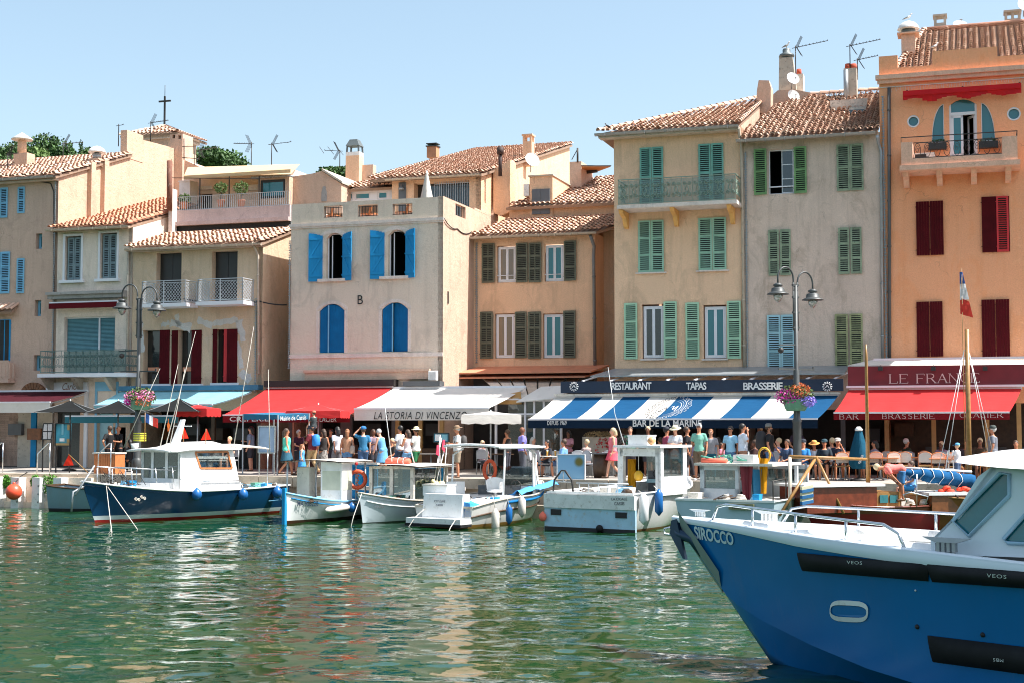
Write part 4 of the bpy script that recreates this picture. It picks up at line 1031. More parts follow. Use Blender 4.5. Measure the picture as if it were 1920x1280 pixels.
p=lin(1130,372,12);MB().box(lin(1128,360,12)[0],lin(1165,360,12)[0],12,15,lin(1128,400,12)[2],lin(1128,372,12)[2]).build('back_wall',P_N,HU)
tiles(HU,lin(1122,352,9.5),(2.0,0,0),(0,2.5,.9),T_OLD,name='back_roof')
mb=MB();mb.box(lin(1068,330,9)[0],lin(1090,330,9)[0],9,11,lin(1070,345,9)[2]-1,lin(1070,304,9)[2]);mb.build('chimney_block',P_T,HU)
p=lin(1083,305,9);MB().tube([p,lin(1083,278,9)],.05).tube([lin(1083,280,9),lin(1072,300,9)],.02).build('mast',MATS['steel_dark'],HU)
mb=MB().slab([lin(1090,312,8),lin(1145,312,9),lin(1118,322,11),lin(1092,321,10.5)],(0,0,-.03));mb.build('sun_sail',cloth('sail_brown',g(176,120,70)),HU);mb=MB().tube([lin(1090,324,10),lin(1120,320,10)],.1).tube([lin(1090,311,8),lin(1146,311,9)],.02).build('sail_pole',MATS['iron'],HU)
HG=house('townhouse','sand coloured house with green louvred shutters and a long wrought-iron balcony',1270)
x0,x1=X(1153),X(1393);zg=14.42
gw=[rect(1200,277,1244,380),rect(1310,270,1357,372),rect(1197,414,1245,511),rect(1310,409,1362,507),rect(1204,571,1245,672),rect(1319,572,1362,672)]
mb=MB();wall(mb,x0,x1,GZ+2.4,zg,0,gw[4:],.22);shell(mb,x0,x1,GZ,zg,0,9,False);mb.build('wall',P_G,HG)
MB().sprism([(0,zg-.3),(8.5,zg-.3),(8.5,16.7),(6.9,16.95),(6.88,16.74),(0,zg)],x1-.25,x1).build('gable_wall',P_T,HG)
for i in(0,1):closed_pair(HG,gw[i][0],gw[i][1],gw[i][2]-.15,gw[i][3],-.04,MATS['shut_turq'],2)
for i in(2,3):closed_pair(HG,gw[i][0],gw[i][1],gw[i][2],gw[i][3],-.04,MATS['shut_green'],3);sill(HG,gw[i][0]-.1,gw[i][1]+.1,gw[i][2],0,P_BS,.1,.05)
for i in(4,5):
 q=gw[i];window(HG,q[0]+.04,q[1]-.02,q[2]+.03,q[3]-.06,.1,MATS['pvc'],MATS['glass_dark']if i==4 else MATS['glass_sky_teal'],2);sill(HG,q[0]-.05,q[1]+.05,q[2],0,P_BS,.12,.06)
for r_ in((1171,569,1196,673),(1245,566,1270,671),(1286,568,1312,673),(1364,565,1390,672)):
 a,b_,c,d=rect(*r_);shutter(HG,a,-.05,c,d,b_-a,-4,MATS['shut_green2'],3)
ap=6.6
zr=16.9
tiles(HG,(x0-.5,-.5,zg-.04),(x1-x0+.5,0,0),(0,7.2,zr-zg),T_PALE,poly=[(0,0),(1,0),(1,1),(.96,1)],ridge=[((x0-.48,-.45,zg),(x1-.2,6.7,zr+.03))],verge=[((x1,-.45,zg),(x1,6.7,zr))])
MB().slab([(x0-.5,-.5,zg-.1),(x1-.1,6.6,zr-.15),(x1-.1,9,zr-.6),(x0-.5,9,zg-.1)],(0,0,-.1)).build('roof_back',MATS['bed'],HG)
gutter(HG,(x0-.62,-.55,zg-.08),(x1+.02,-.55,zg-.08),MATS['gutter_grey'],.1)
MB().box(x0-.5,x1,-.48,0,zg-.24,zg-.12).build('eave_board',MATS['gutter_cream'],HG)
pipe(HG,[lin(1385,240,-.5),lin(1387,258,-.12),lin(1390,270,-.06),lin(1396,690,-.06)],.055,MATS['gutter_cream'])
hexcable(HG,1400,285,690,0,seed=6)
a,b_=X(1161,-1.15),X(1383,-1.15);z0_=Z(1272,380,-1.15);z1_=z0_+(Z(1272,330,-1.15)-Z(1272,378,-1.15))
bl=MB().box(a-.05,b_+.05,-1.2,0,z0_-.14,z0_).build('balcony',P_BS,HG)
for px_ in(1177,1272,1378):
 xx=X(px_);MB().sprism([(-.001,z0_-.15),(-.001,z0_-.75),(-.2,z0_-.72),(-.45,z0_-.4),(-.95,z0_-.28),(-1.05,z0_-.15)],xx-.08,xx+.08).build('bracket',M('ochre',g(222,170,98),.8),bl)
mb=MB();scroll_panel(mb,a,b_,z0_+.04,z1_,-1.13,.42,.016);mb.bar((a,-1.13,z1_),(b_,-1.13,z1_),.05,.03);mb.bar((a,-1.13,z0_+.04),(b_,-1.13,z0_+.04),.03)
for xx in(a,b_):scroll_panel(mb,-1.1,-.05,z0_+.04,z1_,xx,.42,.011,'y');mb.bar((xx,-1.13,z1_),(xx,0,z1_),.05,.03)
mb.build('railing',MATS['iron_green'],bl)
MB().box(a+.02,b_-.02,-1.1,-1.095,z0_+.05,z1_-.04).build('screen',glassy('screen_green',(.16,.20,.12),.0,alpha=.25),bl)
def rg(t):return zg+(t+.5)*(zr-zg)/7.2
t_=5.2;p=lin(1432,197,t_);MB().prism([(p[0]-.32,rg(t_)-.4),(p[0]+.28,rg(t_)-.4),(p[0]+.3,lin(1432,165,t_)[2]),(p[0]+.22,lin(1432,152,t_)[2]),(p[0]-.2,lin(1432,150,t_)[2]),(p[0]-.28,lin(1432,170,t_)[2])],t_,t_+.7).build('chimney',P_T,HG)
t_=7.2;a,b_,c,d=rect(1461,108,1486,165,t_);cg=MB().hexa([(a-.05,t_,c-1),(b_+.25,t_,c-1),(b_+.25,t_+.7,c-1),(a-.05,t_+.7,c-1)],[(a,t_,d),(b_,t_,d),(b_-.02,t_+.65,d),(a,t_+.65,d)]).build('chimney',MATS['stone'],HG)
MB().lathe(((a+b_)/2,t_+.3,d),[(.24,0),(.24,.06),(.34,.1),(.30,.2),(.17,.26),(.17,.4),(.15,.44)],12).build('chimney_pot',MATS['lead']if 'lead' in MATS else MATS['zinc'],cg)
CG_TOP=((a+b_)/2,t_+.3,d+.44)
a,b_,c,d=rect(1488,139,1506,175,7.6);cg2=MB().box(a,b_,7.6,8.1,c-.5,d).build('chimney',MATS['stone_pale'],HG);MB().lathe(((a+b_)/2,7.85,d),[(.12,0),(.1,.26)],10).build('chimney_pot',MATS['brick'],cg2)
pr=[lin(1440,205,7),lin(1475,222,7),lin(1530,205,7),lin(1530,176,7),lin(1488,168,7),lin(1458,170,7),lin(1440,186,7)]
MB().slab(pr,(0,1.2,0)).build('parapet',P_T,HG)
HH=house('townhouse','tall grey rose house with weathered green shutters between the sand and orange houses',1530)
x0,x1=X(1393)+.02,X(1657);zh=13.85
hw=[rect(1441,280,1489,364),rect(1569,271,1619,358),rect(1441,431,1483,517),rect(1572,427,1616,514),rect(1439,591,1490,692),rect(1566,589,1618,690)]
mb=MB();wall(mb,x0,x1,GZ+2.4,zh,0,hw[:1],.2);shell(mb,x0,x1,GZ,zh,0,10,False);mb.build('wall',P_H,HH)
q=hw[0];room(HH,q,.22);window(HH,q[0],q[1],q[2],q[3],.12,MATS['pvc'],MATS['glass_dark'],2,bars=2,fw=.04,sash=.03,openleaf=True);MB().bar((q[0],.04,q[2]+.28),(q[1],.04,q[2]+.28),.04).build('guard_bar',MATS['pvc'],HH)
a,b_,c,d=rect(1414,280,1438,366);shutter(HH,a,-.05,c,d,b_-a,-4,M('shut_moss',g(112,150,96),.6,var=.2,dirt=(.12,.15,.08)),2)
a,b_,c,d=rect(1489,276,1513,363);shutter(HH,a,-.05,c,d,b_-a,-6,MATS['shut_moss'],2)
closed_pair(HH,*hw[1],-.04,MATS['shut_old'],2)
closed_pair(HH,*hw[2],-.04,MATS['shut_old'],3,gap=.02);closed_pair(HH,*hw[3],-.04,MATS['shut_old'],3,gap=.02)
closed_pair(HH,*hw[4],-.04,MATS['shut_lblue'],3,label='pale blue shutter');closed_pair(HH,*hw[5],-.04,MATS['shut_older'],3,gap=.03,label='rotting shutter with flaking paint')
zt2=17.0
tiles(HH,(x0-.05,-.48,zh-.03),(x1-x0,0,0),(0,7.6,zt2-zh),T_OLD,ridge=[((x0+1.9,7.1,zt2),(x1,7.1,zt2))],poly=[(0,0),(1,0),(1,1),(.38,1),(.12,.8),(.03,.2)])
gutter(HH,(x0-.1,-.53,zh-.08),(x1-.12,-.53,zh-.08),MATS['gutter_grey'],.1)
pipe(HH,[lin(1645,256,-.5),lin(1647,268,-.1),lin(1652,285,-.06),lin(1655,680,-.06)],.055,MATS['zinc'])
hexcable(HH,1659,180,680,-.02,seed=7)
def rh(t):return zh+(t+.48)*(zt2-zh)/7.6
t_=6.0;a,b_,c,d=rect(1582,128,1606,175,t_);cg=MB().box(a,b_,t_,t_+.6,rh(t_)-.4,d).build('chimney',MATS['stone'],HH);MB().lathe((a+.16,t_+.3,d),[(.15,0),(.12,.25)],10).lathe((b_-.14,t_+.3,d),[(.15,0),(.12,.23)],10).build('chimney_pot',MATS['brick'],cg)
MB().tube([(a+.1,t_-.12,rh(t_)-.2),(a+.1,t_-.12,d-.1)],.1,8).build('flue_pipe',MATS['zinc'],HH)
a,b_,c,d=rect(1560,182,1626,196,4.0);MB().hexa([(a,3.6,c-.3),(b_,3.6,c-.3),(b_-.2,5,c),(a+.25,5,c)],[(a-.05,3.55,c+.1),(b_+.05,3.55,c+.1),(b_-.1,5,d+.05),(a+.3,5,d+.05)]).build('roof_hatch',MATS['stone_pale'],HH)
a,b_,c,d=rect(1592,196,1624,203,3.0);MB().slab([(a,2.7,rh(2.7)+.16),(b_,2.7,rh(2.7)+.16),(b_,3.3,rh(3.3)+.16),(a,3.3,rh(3.3)+.16)],(0,0,-.14)).build('skylight',MATS['glass_dark'],HH)
MB().box(lin(1516,190,8)[0],lin(1548,190,8)[0],8,9,rh(6),lin(1530,178,8)[2]).build('parapet',P_T,HH)
HO=house('townhouse','tall orange house at the right edge with maroon shutters and an arched balcony door',1790)
x0,x1=X(1657)+.01,X(2100)
def zx(pxy):return Q.px(pxy[0],pxy[1],0)
lev=[zx((1655,106))[1],zx((1715,125))[1],zx((1810,92))[1],zx((1900,104))[1]]
zc=15.78
dr=rect(1780,186,1832,293);wl=rect(1746,196,1770,268);wr=rect(1840,192,1866,265);o1,o2=rect(1701,216,1724,240),rect(1888,201,1914,227)
mb=MB();wall(mb,x0,x1,GZ+2.6,lev[1],0,[dr,wl,wr,o1,o2],.25);shell(mb,x0,x1,GZ,lev[1],0,11,False)
xs=[x0,X(1683,0,115),X(1748,0,110),X(1870,0,95),x1]
mb.box(xs[0],xs[1],0.001,.3,lev[1]-.01,lev[0]);mb.box(xs[2],xs[3],0.001,.3,lev[1]-.01,lev[2]);mb.box(xs[3],xs[4],0.001,.3,lev[1]-.01,lev[3]);mb.box(xs[1],xs[2],.001,.3,lev[1]-.3,lev[1]);mb.box(x0,x0+.28,.3,10,lev[1]-.3,lev[0])
def round_fill(q,n=16):
 cx,cz,r0=(q[0]+q[1])/2,(q[2]+q[3])/2,(q[1]-q[0])/2;r1=(q[3]-q[2])/2
 for k in range(n):
  a0,a1=2*math.pi*k/n,2*math.pi*(k+1)/n
  def sq(a):
   m_=max(abs(math.cos(a)),abs(math.sin(a)));return(cx+r0*math.cos(a)/m_,cz+r1*math.sin(a)/m_)
  i0,i1=(cx+r0*math.cos(a0),cz+r1*math.sin(a0)),(cx+r0*math.cos(a1),cz+r1*math.sin(a1))
  mb.prism([i0,i1,sq(a1),sq(a0)],-.002,.2)
round_fill(o1);round_fill(o2)
def quarter_fill(q,left,n=8):
 w_,h=q[1]-q[0],q[3]-q[2]
 for k in range(n):
  u0,u1=k/n,(k+1)/n
  f=lambda u:q[2]+h*math.sqrt(max(0,1-(u*1.0)**2))
  X_=(lambda u:q[1]-w_*u)if left else(lambda u:q[0]+w_*u)
  a,b2=X_(u0),X_(u1);pts=[(a,f(u0)),(b2,f(u1)),(b2,q[3]+.004),(a,q[3]+.004)]
  mb.prism(pts if not left else pts[::-1],-.002,.2)
quarter_fill(wl,True);quarter_fill(wr,False);arch_fill(mb,dr[0],dr[1],dr[3],.22,0,.2)
mb.build('wall',P_O,HO)
for q in(o1,o2):
 cx,cz,r0=(q[0]+q[1])/2,(q[2]+q[3])/2,(q[1]-q[0])/2
 f=MB();f.tube([(cx+r0*.93*math.cos(k*math.pi/10),.03,cz+r0*.93*math.sin(k*math.pi/10))for k in range(20)],.035,6,closed=True);wo=f.build('window',MATS['pvc'],HO)
 MB().box(q[0],q[1],.1,.12,q[2],q[3]).build('pane',MATS['glass_sky_teal'],wo)
for q,left in((wl,1),(wr,0)):
 MB().box(q[0],q[1],.12,.14,q[2],q[3]).build('pane',MATS['glass_sky_teal'],HO)
 pts=[];w_,h=q[1]-q[0],q[3]-q[2]
 for k in range(13):a=k/12*math.pi/2;pts.append(((q[1]-w_*math.sin(a))if left else(q[0]+w_*math.sin(a)),.05,q[2]+h*math.cos(a)))
 MB().tube(pts,.03,6).bar((q[1]if left else q[0],.05,q[2]),(q[1]if left else q[0],.05,q[3]),.05).bar((q[0],.05,q[2]+.02),(q[1],.05,q[2]+.02),.05).build('window',MATS['pvc'],HO)
q=dr;zt_=Z(1805,213)
mb=MB();mb.box(q[0],q[0]+.07,.05,.12,q[2],q[3]);mb.box(q[1]-.07,q[1],.05,.12,q[2],q[3]);mb.box(q[0],q[1],.045,.125,zt_-.05,zt_+.06);mb.build('window',MATS['pvc'],HO)
MB().box(q[0],q[1],.09,.1,zt_+.06,q[3]).build('pane',MATS['glass_sky_teal'],HO)
m_=(q[0]+q[1])/2
dl=MB();
for a,b_,c,d in((q[0]+.07,m_,q[2],q[2]+.1),(q[0]+.07,m_,zt_-.14,zt_-.05),(q[0]+.07,q[0]+.15,q[2],zt_-.05),(m_-.08,m_,q[2],zt_-.05)):dl.box(a,b_,.06,.11,c,d)
dd=dl.build('door',MATS['pvc'],HO);MB().box(q[0]+.15,m_-.08,.08,.09,q[2]+.1,zt_-.14).build('pane',MATS['glass_sky_teal'],dd)
dl=MB();dl.T=Matrix.Translation((q[1]-.07,.08,0))@Matrix.Rotation(R(120),4,'Z')
for a,b_,c,d in((0,.5,q[2],q[2]+.1),(0,.5,zt_-.14,zt_-.05),(0,.07,q[2],zt_-.05),(.43,.5,q[2],zt_-.05)):dl.box(a,b_,-.02,.02,c,d)
dl.build('door',MATS['pvc'],HO);room(HO,dr,.27)
mb=MB();zb_=zx((1655,150))[1];mb.box(x0-.12,x1,-.22,-.003,zc-.02,zc+.14);mb.box(x0-.06,x1,-.14,-.004,zc-.16,zc-.02);mb.build('cornice',P_TR,HO)
mb=MB();rr=random.Random(2);u=x0+.4
while u<x1:mb.bar((u,-.03,zc-.3),(u+rr.uniform(-.05,.05),-.04,zc-.3-rr.uniform(.08,.2)),.012);u+=.09
mb.bar((x0,-.03,zc-.29),(x1,-.03,zc-.29),.03);mb.build('light_garland',MATS['stone_pale'],HO)
zr0,zr1=Z(1700,118,1.2),Z(1800,52,7)
tiles(HO,(x0+.35,.5,16.1),(x1-x0,0,0),(0,6.6,Z(1830,50,7.1)-16.1),T_PALE,poly=[(0,0),(1,0),(1,1),(.11,1)],ridge=[((x0+.4,.6,16.1),(x0+1.45,7.1,Z(1830,50,7.1)))],pu=.22)
xx=x0+.9;mb=MB().tube([(x0+1.3,7.1,Z(1830,48,7.1)),(x1,7.1,Z(1830,48,7.1))],.1,8);mb.build('roof_ridge',T_RED,HO)
t_=3.2;a,b_,c,d=rect(1690,64,1716,110,t_);cg=MB().box(a,b_,t_,t_+.55,c-1,d).box(a-.15,b_+.15,t_-.15,t_+.7,d,d+.05).build('chimney',P_T,HO);cx=(a+b_)/2
MB().lathe((cx,t_+.28,d+.05),[(.27,0),(.27,.2),(.25,.2)],14).build('chimney_pot',MATS['lead'],cg);MB().lathe((cx,t_+.28,d+.24),[(.42,0),(.42,.03),(.36,.16),(.24,.27),(.1,.33),(.04,.34)],18).build('chimney_cap',MATS['white_dirty'],cg)
DOME=(cx,t_+.28,d+.58)
t_=7.2;a,b_,c,d=rect(1751,38,1774,56,t_);chimney(HO,(a+b_)/2,t_+.3,c-.3,b_-a,.5,d-c+.2,MATS['stone'],cap='open')
a,b_,c,d=rect(1884,30,1914,45,t_);chimney(HO,(a+b_)/2,t_+.3,c-.3,b_-a,.5,d-c+.2,MATS['stone'],cap='open')
t=thing('rolled_awning','rolled red awning above the arched balcony door of the orange house','awning',lin(1800,175,-.3))
a,b_=X(1693,-.35,180),X(1915,-.35,165);zq=Z(1800,172,-.35);zq0=zq
MB().box(a,b_,-.45,-.25,zq-.04,zq+.14).build('cassette',cloth('red_cloth',g(206,44,50)),t)
mb=MB();n=24
for i in range(n):u0,u1=a+(b_-a)*i/n,a+(b_-a)*(i+1)/n;dz=.05*math.sin(i*.8)+.05*(i%7<4);mb.poly((u0,-.4,zq-.04),(u1,-.4,zq-.04),(u1,-.36-.06*math.sin(i*.9+.9),zq-.24+dz),(u0,-.36-.06*math.sin(i*.9),zq-.24+dz))
mb.build('valance',MATS['red_cloth'],t);mb=MB()
for px_ in(1701,1805,1912):u=X(px_,-.2,175);mb.box(u-.03,u+.03,-.3,0,zq+.1,zq+.2)
mb.build('bracket',MATS['iron'],t)
a,b_=X(1690,-1.3,310),X(1908,-1.3,290);zf=Z(1790,305,-1.3);bl=MB().box(a-.06,b_+.08,-1.38,0,zf-.2,zf-.02).build('balcony',P_TR,HO)
pz_=Z(1700,267,-1.3);pw0,pw1=X(1711,-1.3,290)-a,b_-X(1879,-1.3,280)
mb=MB().box(a,a+pw0,-1.3,-.0,zf-.02,pz_);mb.box(b_-pw1,b_,-1.3,-.0,zf-.02,pz_);mb.box(a+pw0,b_-pw1,-1.3,-1.12,zf-.02,zf+.22);mb.build('balcony_wall',P_TR,bl)
mb=MB();zt0,zt1=zf+.25,pz_-.03;n=9
for i in range(n):
 c=a+pw0+(b_-pw1-a-pw0)*(i+.5)/n;h=(zt1-zt0)
 mb.tube([(c+.11*math.cos(k*math.pi/7),-1.2,zt0+h/2+h*.46*math.sin(k*math.pi/7))for k in range(14)],.011,5,closed=True);spiral(mb,c,zt0+h*.55,.08,-1.2,.009,1.5,1,2)
for z in(zt0,zt1,zt1+.22):mb.bar((a+(pw0 if z<zt1+.1 else-.0),-1.2,z),(b_-(pw1 if z<zt1+.1 else 0),-1.2,z),.03)
mb.bar((b_,-1.2,zt1+.22),(b_,-.1,zt1+.22),.03);mb.bar((a,-1.2,zt1+.22),(a,-1.2,pz_),.02);mb.bar((b_,-1.2,zt1+.22),(b_,-1.2,pz_),.02);mb.build('railing',MATS['iron'],bl)
for px_ in(1700,1762,1826,1890):u=X(px_,0,325);MB().sprism([(-.001,zf-.2),(-.001,zf-.62),(-.3,zf-.56),(-.45,zf-.4),(-.9,zf-.34),(-1.0,zf-.2)],u-.1,u+.1).build('bracket',P_TR,bl)
ac=thing('air_conditioner','white air conditioner unit on the orange house balcony','air conditioner',(a+.8,-.6,zf-.02));MB().box(a+pw0+.02,a+pw0+.75,-.8,-.5,zf,zf+.5).build('casing',MATS['white_dirty'],ac);MB().box(a+pw0+.06,a+pw0+.45,-.81,-.79,zf+.05,zf+.45).build('grille',MATS['iron'],ac)
for i,q in enumerate((wl,wr)):
 pb=thing('planter','dark flower box below the %s quarter-round window'%('left' if i==0 else 'right'),'planter',(q[0],-.2,q[2]-.25));MB().box(q[0]-.1,q[1]+.08,-.25,-.01,q[2]-.28,q[2]-.04).build('box',MATS['iron'],pb);stuff_leaves('foliage',LEAF,pb,((q[0]+q[1])/2,-.14,q[2]-.0),(.3,.1,.1),120,.04,i)
for r_,kind,lb in(((1718,378,1769,479),0,0),((1841,369,1893,473),1,0),((1719,566,1768,668),0,0),((1841,562,1893,668),0,0)):
 a,b_,c,d=rect(*r_)
 if kind:
  shutter(HO,a,-.05,c,d,(b_-a)*.52,0,MATS['shut_maroon'],1,'plank');shutter(HO,a+(b_-a)*.53,-.06,c,d,(b_-a)*.44,5,MATS['shut_red'],1,'louvre',label='red louvred shutter leaf beside a maroon plank leaf');MB().box(a,b_,.0-.012,-.003,c,d).build('shutter_recess',MATS['shut_maroon'],HO)  # right leaf gets a brighter red than the left one
 else:closed_pair(HO,a,b_,c,d,-.05,MATS['shut_maroon'],1,'plank',gap=.012)
pipe(HO,[lin(1667,165,-.06),lin(1668,676,-.06)],.06,MATS['pipe_dark'])
CT=thing('bell_tower','square stone bell tower with a low tiled pyramid roof behind the left houses','tower',(X(310,22,300),22,GZ));t_=22
a,b_,c,d=rect(246,262,326,350,t_);mb=MB();D_=2.6
op=[rect(262,268,282,300,t_)]
wall(mb,a,b_-.4,GZ,d,t_,[op[0]],.5);mb.poly((b_-.4,t_,GZ),(b_,t_+.4,GZ),(b_,t_+.4,d),(b_-.4,t_,d));mb.poly((b_,t_+.4,GZ),(b_,t_+D_,GZ),(b_,t_+D_,d),(b_,t_+.4,d));mb.poly((a,t_+D_,GZ),(a,t_,GZ),(a,t_,d),(a,t_+D_,d));mb.poly((b_,t_+D_,GZ),(a,t_+D_,GZ),(a,t_+D_,d),(b_,t_+D_,d));mb.build('wall',P_T,CT)
mb=MB().box(a-.2,b_+.25,t_-.2,t_+D_,d,d+.25);mb.build('cornice',P_BS,CT)
m_=(a+b_)/2;ap=(m_,t_+D_/2,lin(310,238,t_+D_/2)[2]);e=.5
c4=[(a-e,t_-e,d+.25),(b_+e,t_-e,d+.25),(b_+e,t_+D_+e,d+.25),(a-e,t_+D_+e,d+.25)]
W4=b_-a+2*e
tiles(CT,c4[0],(W4,0,0),(0,D_/2+e,ap[2]-d-.25),T_PALE,poly=[(0,0),(1,0),(.5,1)],ridge=[(c4[0],ap),(c4[1],ap)],pu=.26,pv=.4)
tiles(CT,c4[1],(0,D_+2*e,0),(-W4/2-.2,0,ap[2]-d-.25),T_PALE,poly=[(0,0),(1,0),(.5,1)],pu=.26,pv=.4)
mb=MB();mb.poly(c4[0],c4[3],ap);mb.poly(c4[3],c4[2],ap);mb.build('roof_back',MATS['bed'],CT)
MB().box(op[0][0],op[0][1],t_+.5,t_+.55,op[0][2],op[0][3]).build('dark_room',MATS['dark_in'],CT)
zt_=lin(310,194,t_+3)[2];mb=MB().box(ap[0]-.045,ap[0]+.045,ap[1]-.05,ap[1]+.05,ap[2]-.1,zt_);zz=lin(310,203,t_+3)[2];mb.box(ap[0]-.42,ap[0]+.42,ap[1]-.04,ap[1]+.04,zz-.05,zz+.05);mb.tube([(ap[0],ap[1],zt_),(ap[0],ap[1],zt_+.7)],.02);mb.build('cross',MATS['steel_dark'],CT)
fb=house('roof_house','narrow rendered flue block with two openings in front of the bell tower',332,9.6);a,b_,c,d=rect(318,252,342,350,9.6);mb=MB();wall(mb,a,b_,c-2,d,9.6,[rect(323,253,328,260,9.6),rect(334,254,339,261,9.6)],.2);shell(mb,a,b_,c-2,d,9.6,10.6);mb.build('wall',P_T,fb)
mb=MB();mb.tube([lin(345,260,9.4),lin(345,300,9.4)],.03);mb.tube([lin(342,275,9.4),lin(365,275,9.4),lin(365,310,9.4)],.02);mb.tube([lin(342,296,9.4),lin(372,298,9.4)],.02);mb.build('roof_rail',MATS['steel_dark'],fb)
pr=[lin(325,345,9.8),lin(400,345,9.8),lin(372,312,9.8),lin(345,300,9.8),lin(325,300,9.8)];MB().slab(pr,(0,2,0)).build('gable',P_T,fb)
antenna(*lin(222,275,5.6),1.1,'single dark mast standing on the left chimney stub',boom=.25,teeth=1,v=False)
antenna(*lin(282,270,9),1.15,'aerial with a long boom just left of the cross on the bell tower',yaw=5,boom=.95)
antenna(*lin(118,305,3),.95,'spiky aerial above the tiled roof of the rose grey house',yaw=20,boom=.9,teeth=6)
antenna(*lin(14,318,2),.75,'tangled aerial at the left end of the tiled roof',yaw=10,boom=.5,teeth=4)
antenna(*lin(373,300,9),.5,'low aerial with a long boom beside the umbrella pine',yaw=-4,boom=1.1,teeth=10)
antenna(*lin(471,318,8),1.35,'tall aerial with a two-sided boom above the canvas canopy',yaw=175,boom=1.0,teeth=10)
antenna(*lin(509,312,8),1.15,'pale aerial with a cross-shaped head right of the canvas canopy',yaw=8,boom=.95,teeth=2,kind='cross')
antenna(*lin(637,315,7),.85,'aerial standing left of the lantern chimney',yaw=185,boom=.75,teeth=2,kind='cross')
antenna(*lin(1492,140,7.5),1.25,'aerial beside the gull on the dark chimney pot',yaw=-10,boom=1.4)
antenna(*lin(1594,128,6.2),1.0,'upper of the two long aerials on the chimney with terracotta pots',yaw=-10,boom=1.25)
antenna(*lin(1608,150,6.5),.9,'lower of the two long aerials on the chimney with terracotta pots',yaw=-10,boom=.85,teeth=7)
dish(*lin(997,302,6.4),.36,'white satellite dish on the peach wall above the dormer',yaw=-50,mast=.5)
dish(*lin(1486,149,6.6),.30,'upper white satellite dish on the stone chimney',yaw=-60)
dish(*lin(1487,181,6.6),.28,'lower white satellite dish on the stone chimney',yaw=-60)
dish(*lin(1800,48,7.8),.3,'satellite dish peeping over the ridge of the orange house',yaw=-80,tilt=50)
dish(*lin(1921,12,7.0),.33,'satellite dish at the top right corner above the orange house',yaw=-70)
def gull(x,y,z,s,yaw,label,dark=False):
 t=thing('pigeon' if dark else 'seagull',label,'bird',(x,y,z),None if dark else 'seagulls on the roofs')
 mb=MB();mb.T=Matrix.Translation((x,y,z))@Matrix.Rotation(R(yaw),4,'Z')@Matrix.Scale(s,4)
 prof=[(-.30,.16,.005),(-.2,.2,.03),(-.08,.25,.075),(.06,.31,.09),(.14,.37,.062),(.17,.44,.042),(.2,.50,.052),(.25,.515,.04),(.285,.505,.012)]
 mb.tube([(a,0,c)for a,c,r in prof],[r for a,c,r in prof],10);mb.build('body',MATS['white']if not dark else MATS['steel_dark'],t)
 w_=MB();w_.T=mb.T
 for sy in(-1,1):w_.tube([(.1,sy*.06,.33),(-.05,sy*.085,.27),(-.25,sy*.05,.2),(-.4,sy*.02,.15)],[.03,.055,.035,.006],6)
 w_.build('wing',MATS['zinc']if not dark else MATS['black'],t)
 l=MB();l.T=mb.T
 for sy in(-1,1):l.tube([(0,sy*.03,.2),(.0,sy*.03,0)],.012,4);l.bar((-.01,sy*.03,.006),(.06,sy*.03,.006),.03,.01)
 l.tube([(.28,0,.508),(.35,0,.495)],[.014,.005],5);l.build('leg',M('beak',(.6,.35,.08),.5),t)
 return t
gull(*CG_TOP,.55,-15,'seagull standing on the dark pot of the stone chimney')
gull(*DOME,.55,0,'seagull standing on the white domed chimney cap')
gull(*lin(1752,95,2.2),.55,10,'seagull resting on the tiles behind the orange parapet')
gull(x=X(1139,-.4,245),y=-.35,z=Z(1139,244,-.35)+.02,s=.45,yaw=170,label='dark pigeon on the left tip of the sand house roof',dark=True)
# ==== STREET LEVEL: shopfronts, awnings, parasols, lamps
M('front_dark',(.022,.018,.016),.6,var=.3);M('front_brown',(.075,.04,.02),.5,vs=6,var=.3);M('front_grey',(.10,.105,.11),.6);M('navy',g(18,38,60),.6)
M('letters_white',(.72,.72,.70),.6);M('letters_pale',(.50,.42,.40),.6);M('wood_yellow',(.42,.26,.10),.5)
cloth('c_red',g(208,58,58),.2);cloth('c_maroon_shade',g(120,24,32),.05);cloth('c_wine_shade',(.055,.008,.014),.02);cloth('c_cyan',g(150,206,218),.3);cloth('c_teal',g(60,120,130),.1);cloth('c_white',(.80,.76,.70),.25);cloth('c_blue',g(26,82,124),.2);cloth('c_navy',g(16,36,56),.05);cloth('c_black',(.012,.013,.013),.02);cloth('c_grey',(.55,.55,.57),.2)  # maroon and wine cloths have shade put into their colour
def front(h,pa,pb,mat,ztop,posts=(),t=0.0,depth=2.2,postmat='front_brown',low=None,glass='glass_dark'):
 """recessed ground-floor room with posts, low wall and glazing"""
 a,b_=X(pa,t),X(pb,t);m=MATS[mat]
 MB().box(a,b_,t+depth,t+depth+.1,GZ,ztop).box(a,b_,t,t+depth,GZ+.0,GZ+.03).box(a,b_,t,t+depth,ztop-.02,ztop).build('shop_interior',m,h)  # dark interior colours carry the shade under the awnings
 for p in posts:x=X(p,t);MB().box(x-.08,x+.08,t-.02,t+.12,GZ,ztop).build('post',MATS[postmat],h)
 if low:x0_,x1_=X(low[0],t),X(low[1],t);MB().box(x0_,x1_,t,t+.12,GZ,GZ+low[2]).build('low_wall',MATS[low[3]],h)
 r=random.Random(int(pa))
 for i in range(int((b_-a)/1.1)):
  u=a+(i+.5)*(b_-a)/int((b_-a)/1.1);k=r.choice(['shelf','shelf','counter','picture'])
  z={'shelf':1.2,'counter':.2,'picture':1.4}[k];hgt={'shelf':.5,'counter':.8,'picture':.5}[k]
  MB().box(u-.35,u+.35,t+depth-r.uniform(.3,.9),t+depth-.05,GZ+z,GZ+z+hgt).build(k,MATS[r.choice(['wood_brown','front_grey','front_brown','pipe_dark'])],h)
front(A,-150,101,'front_dark',GZ+2.4,(),-.02,.02);
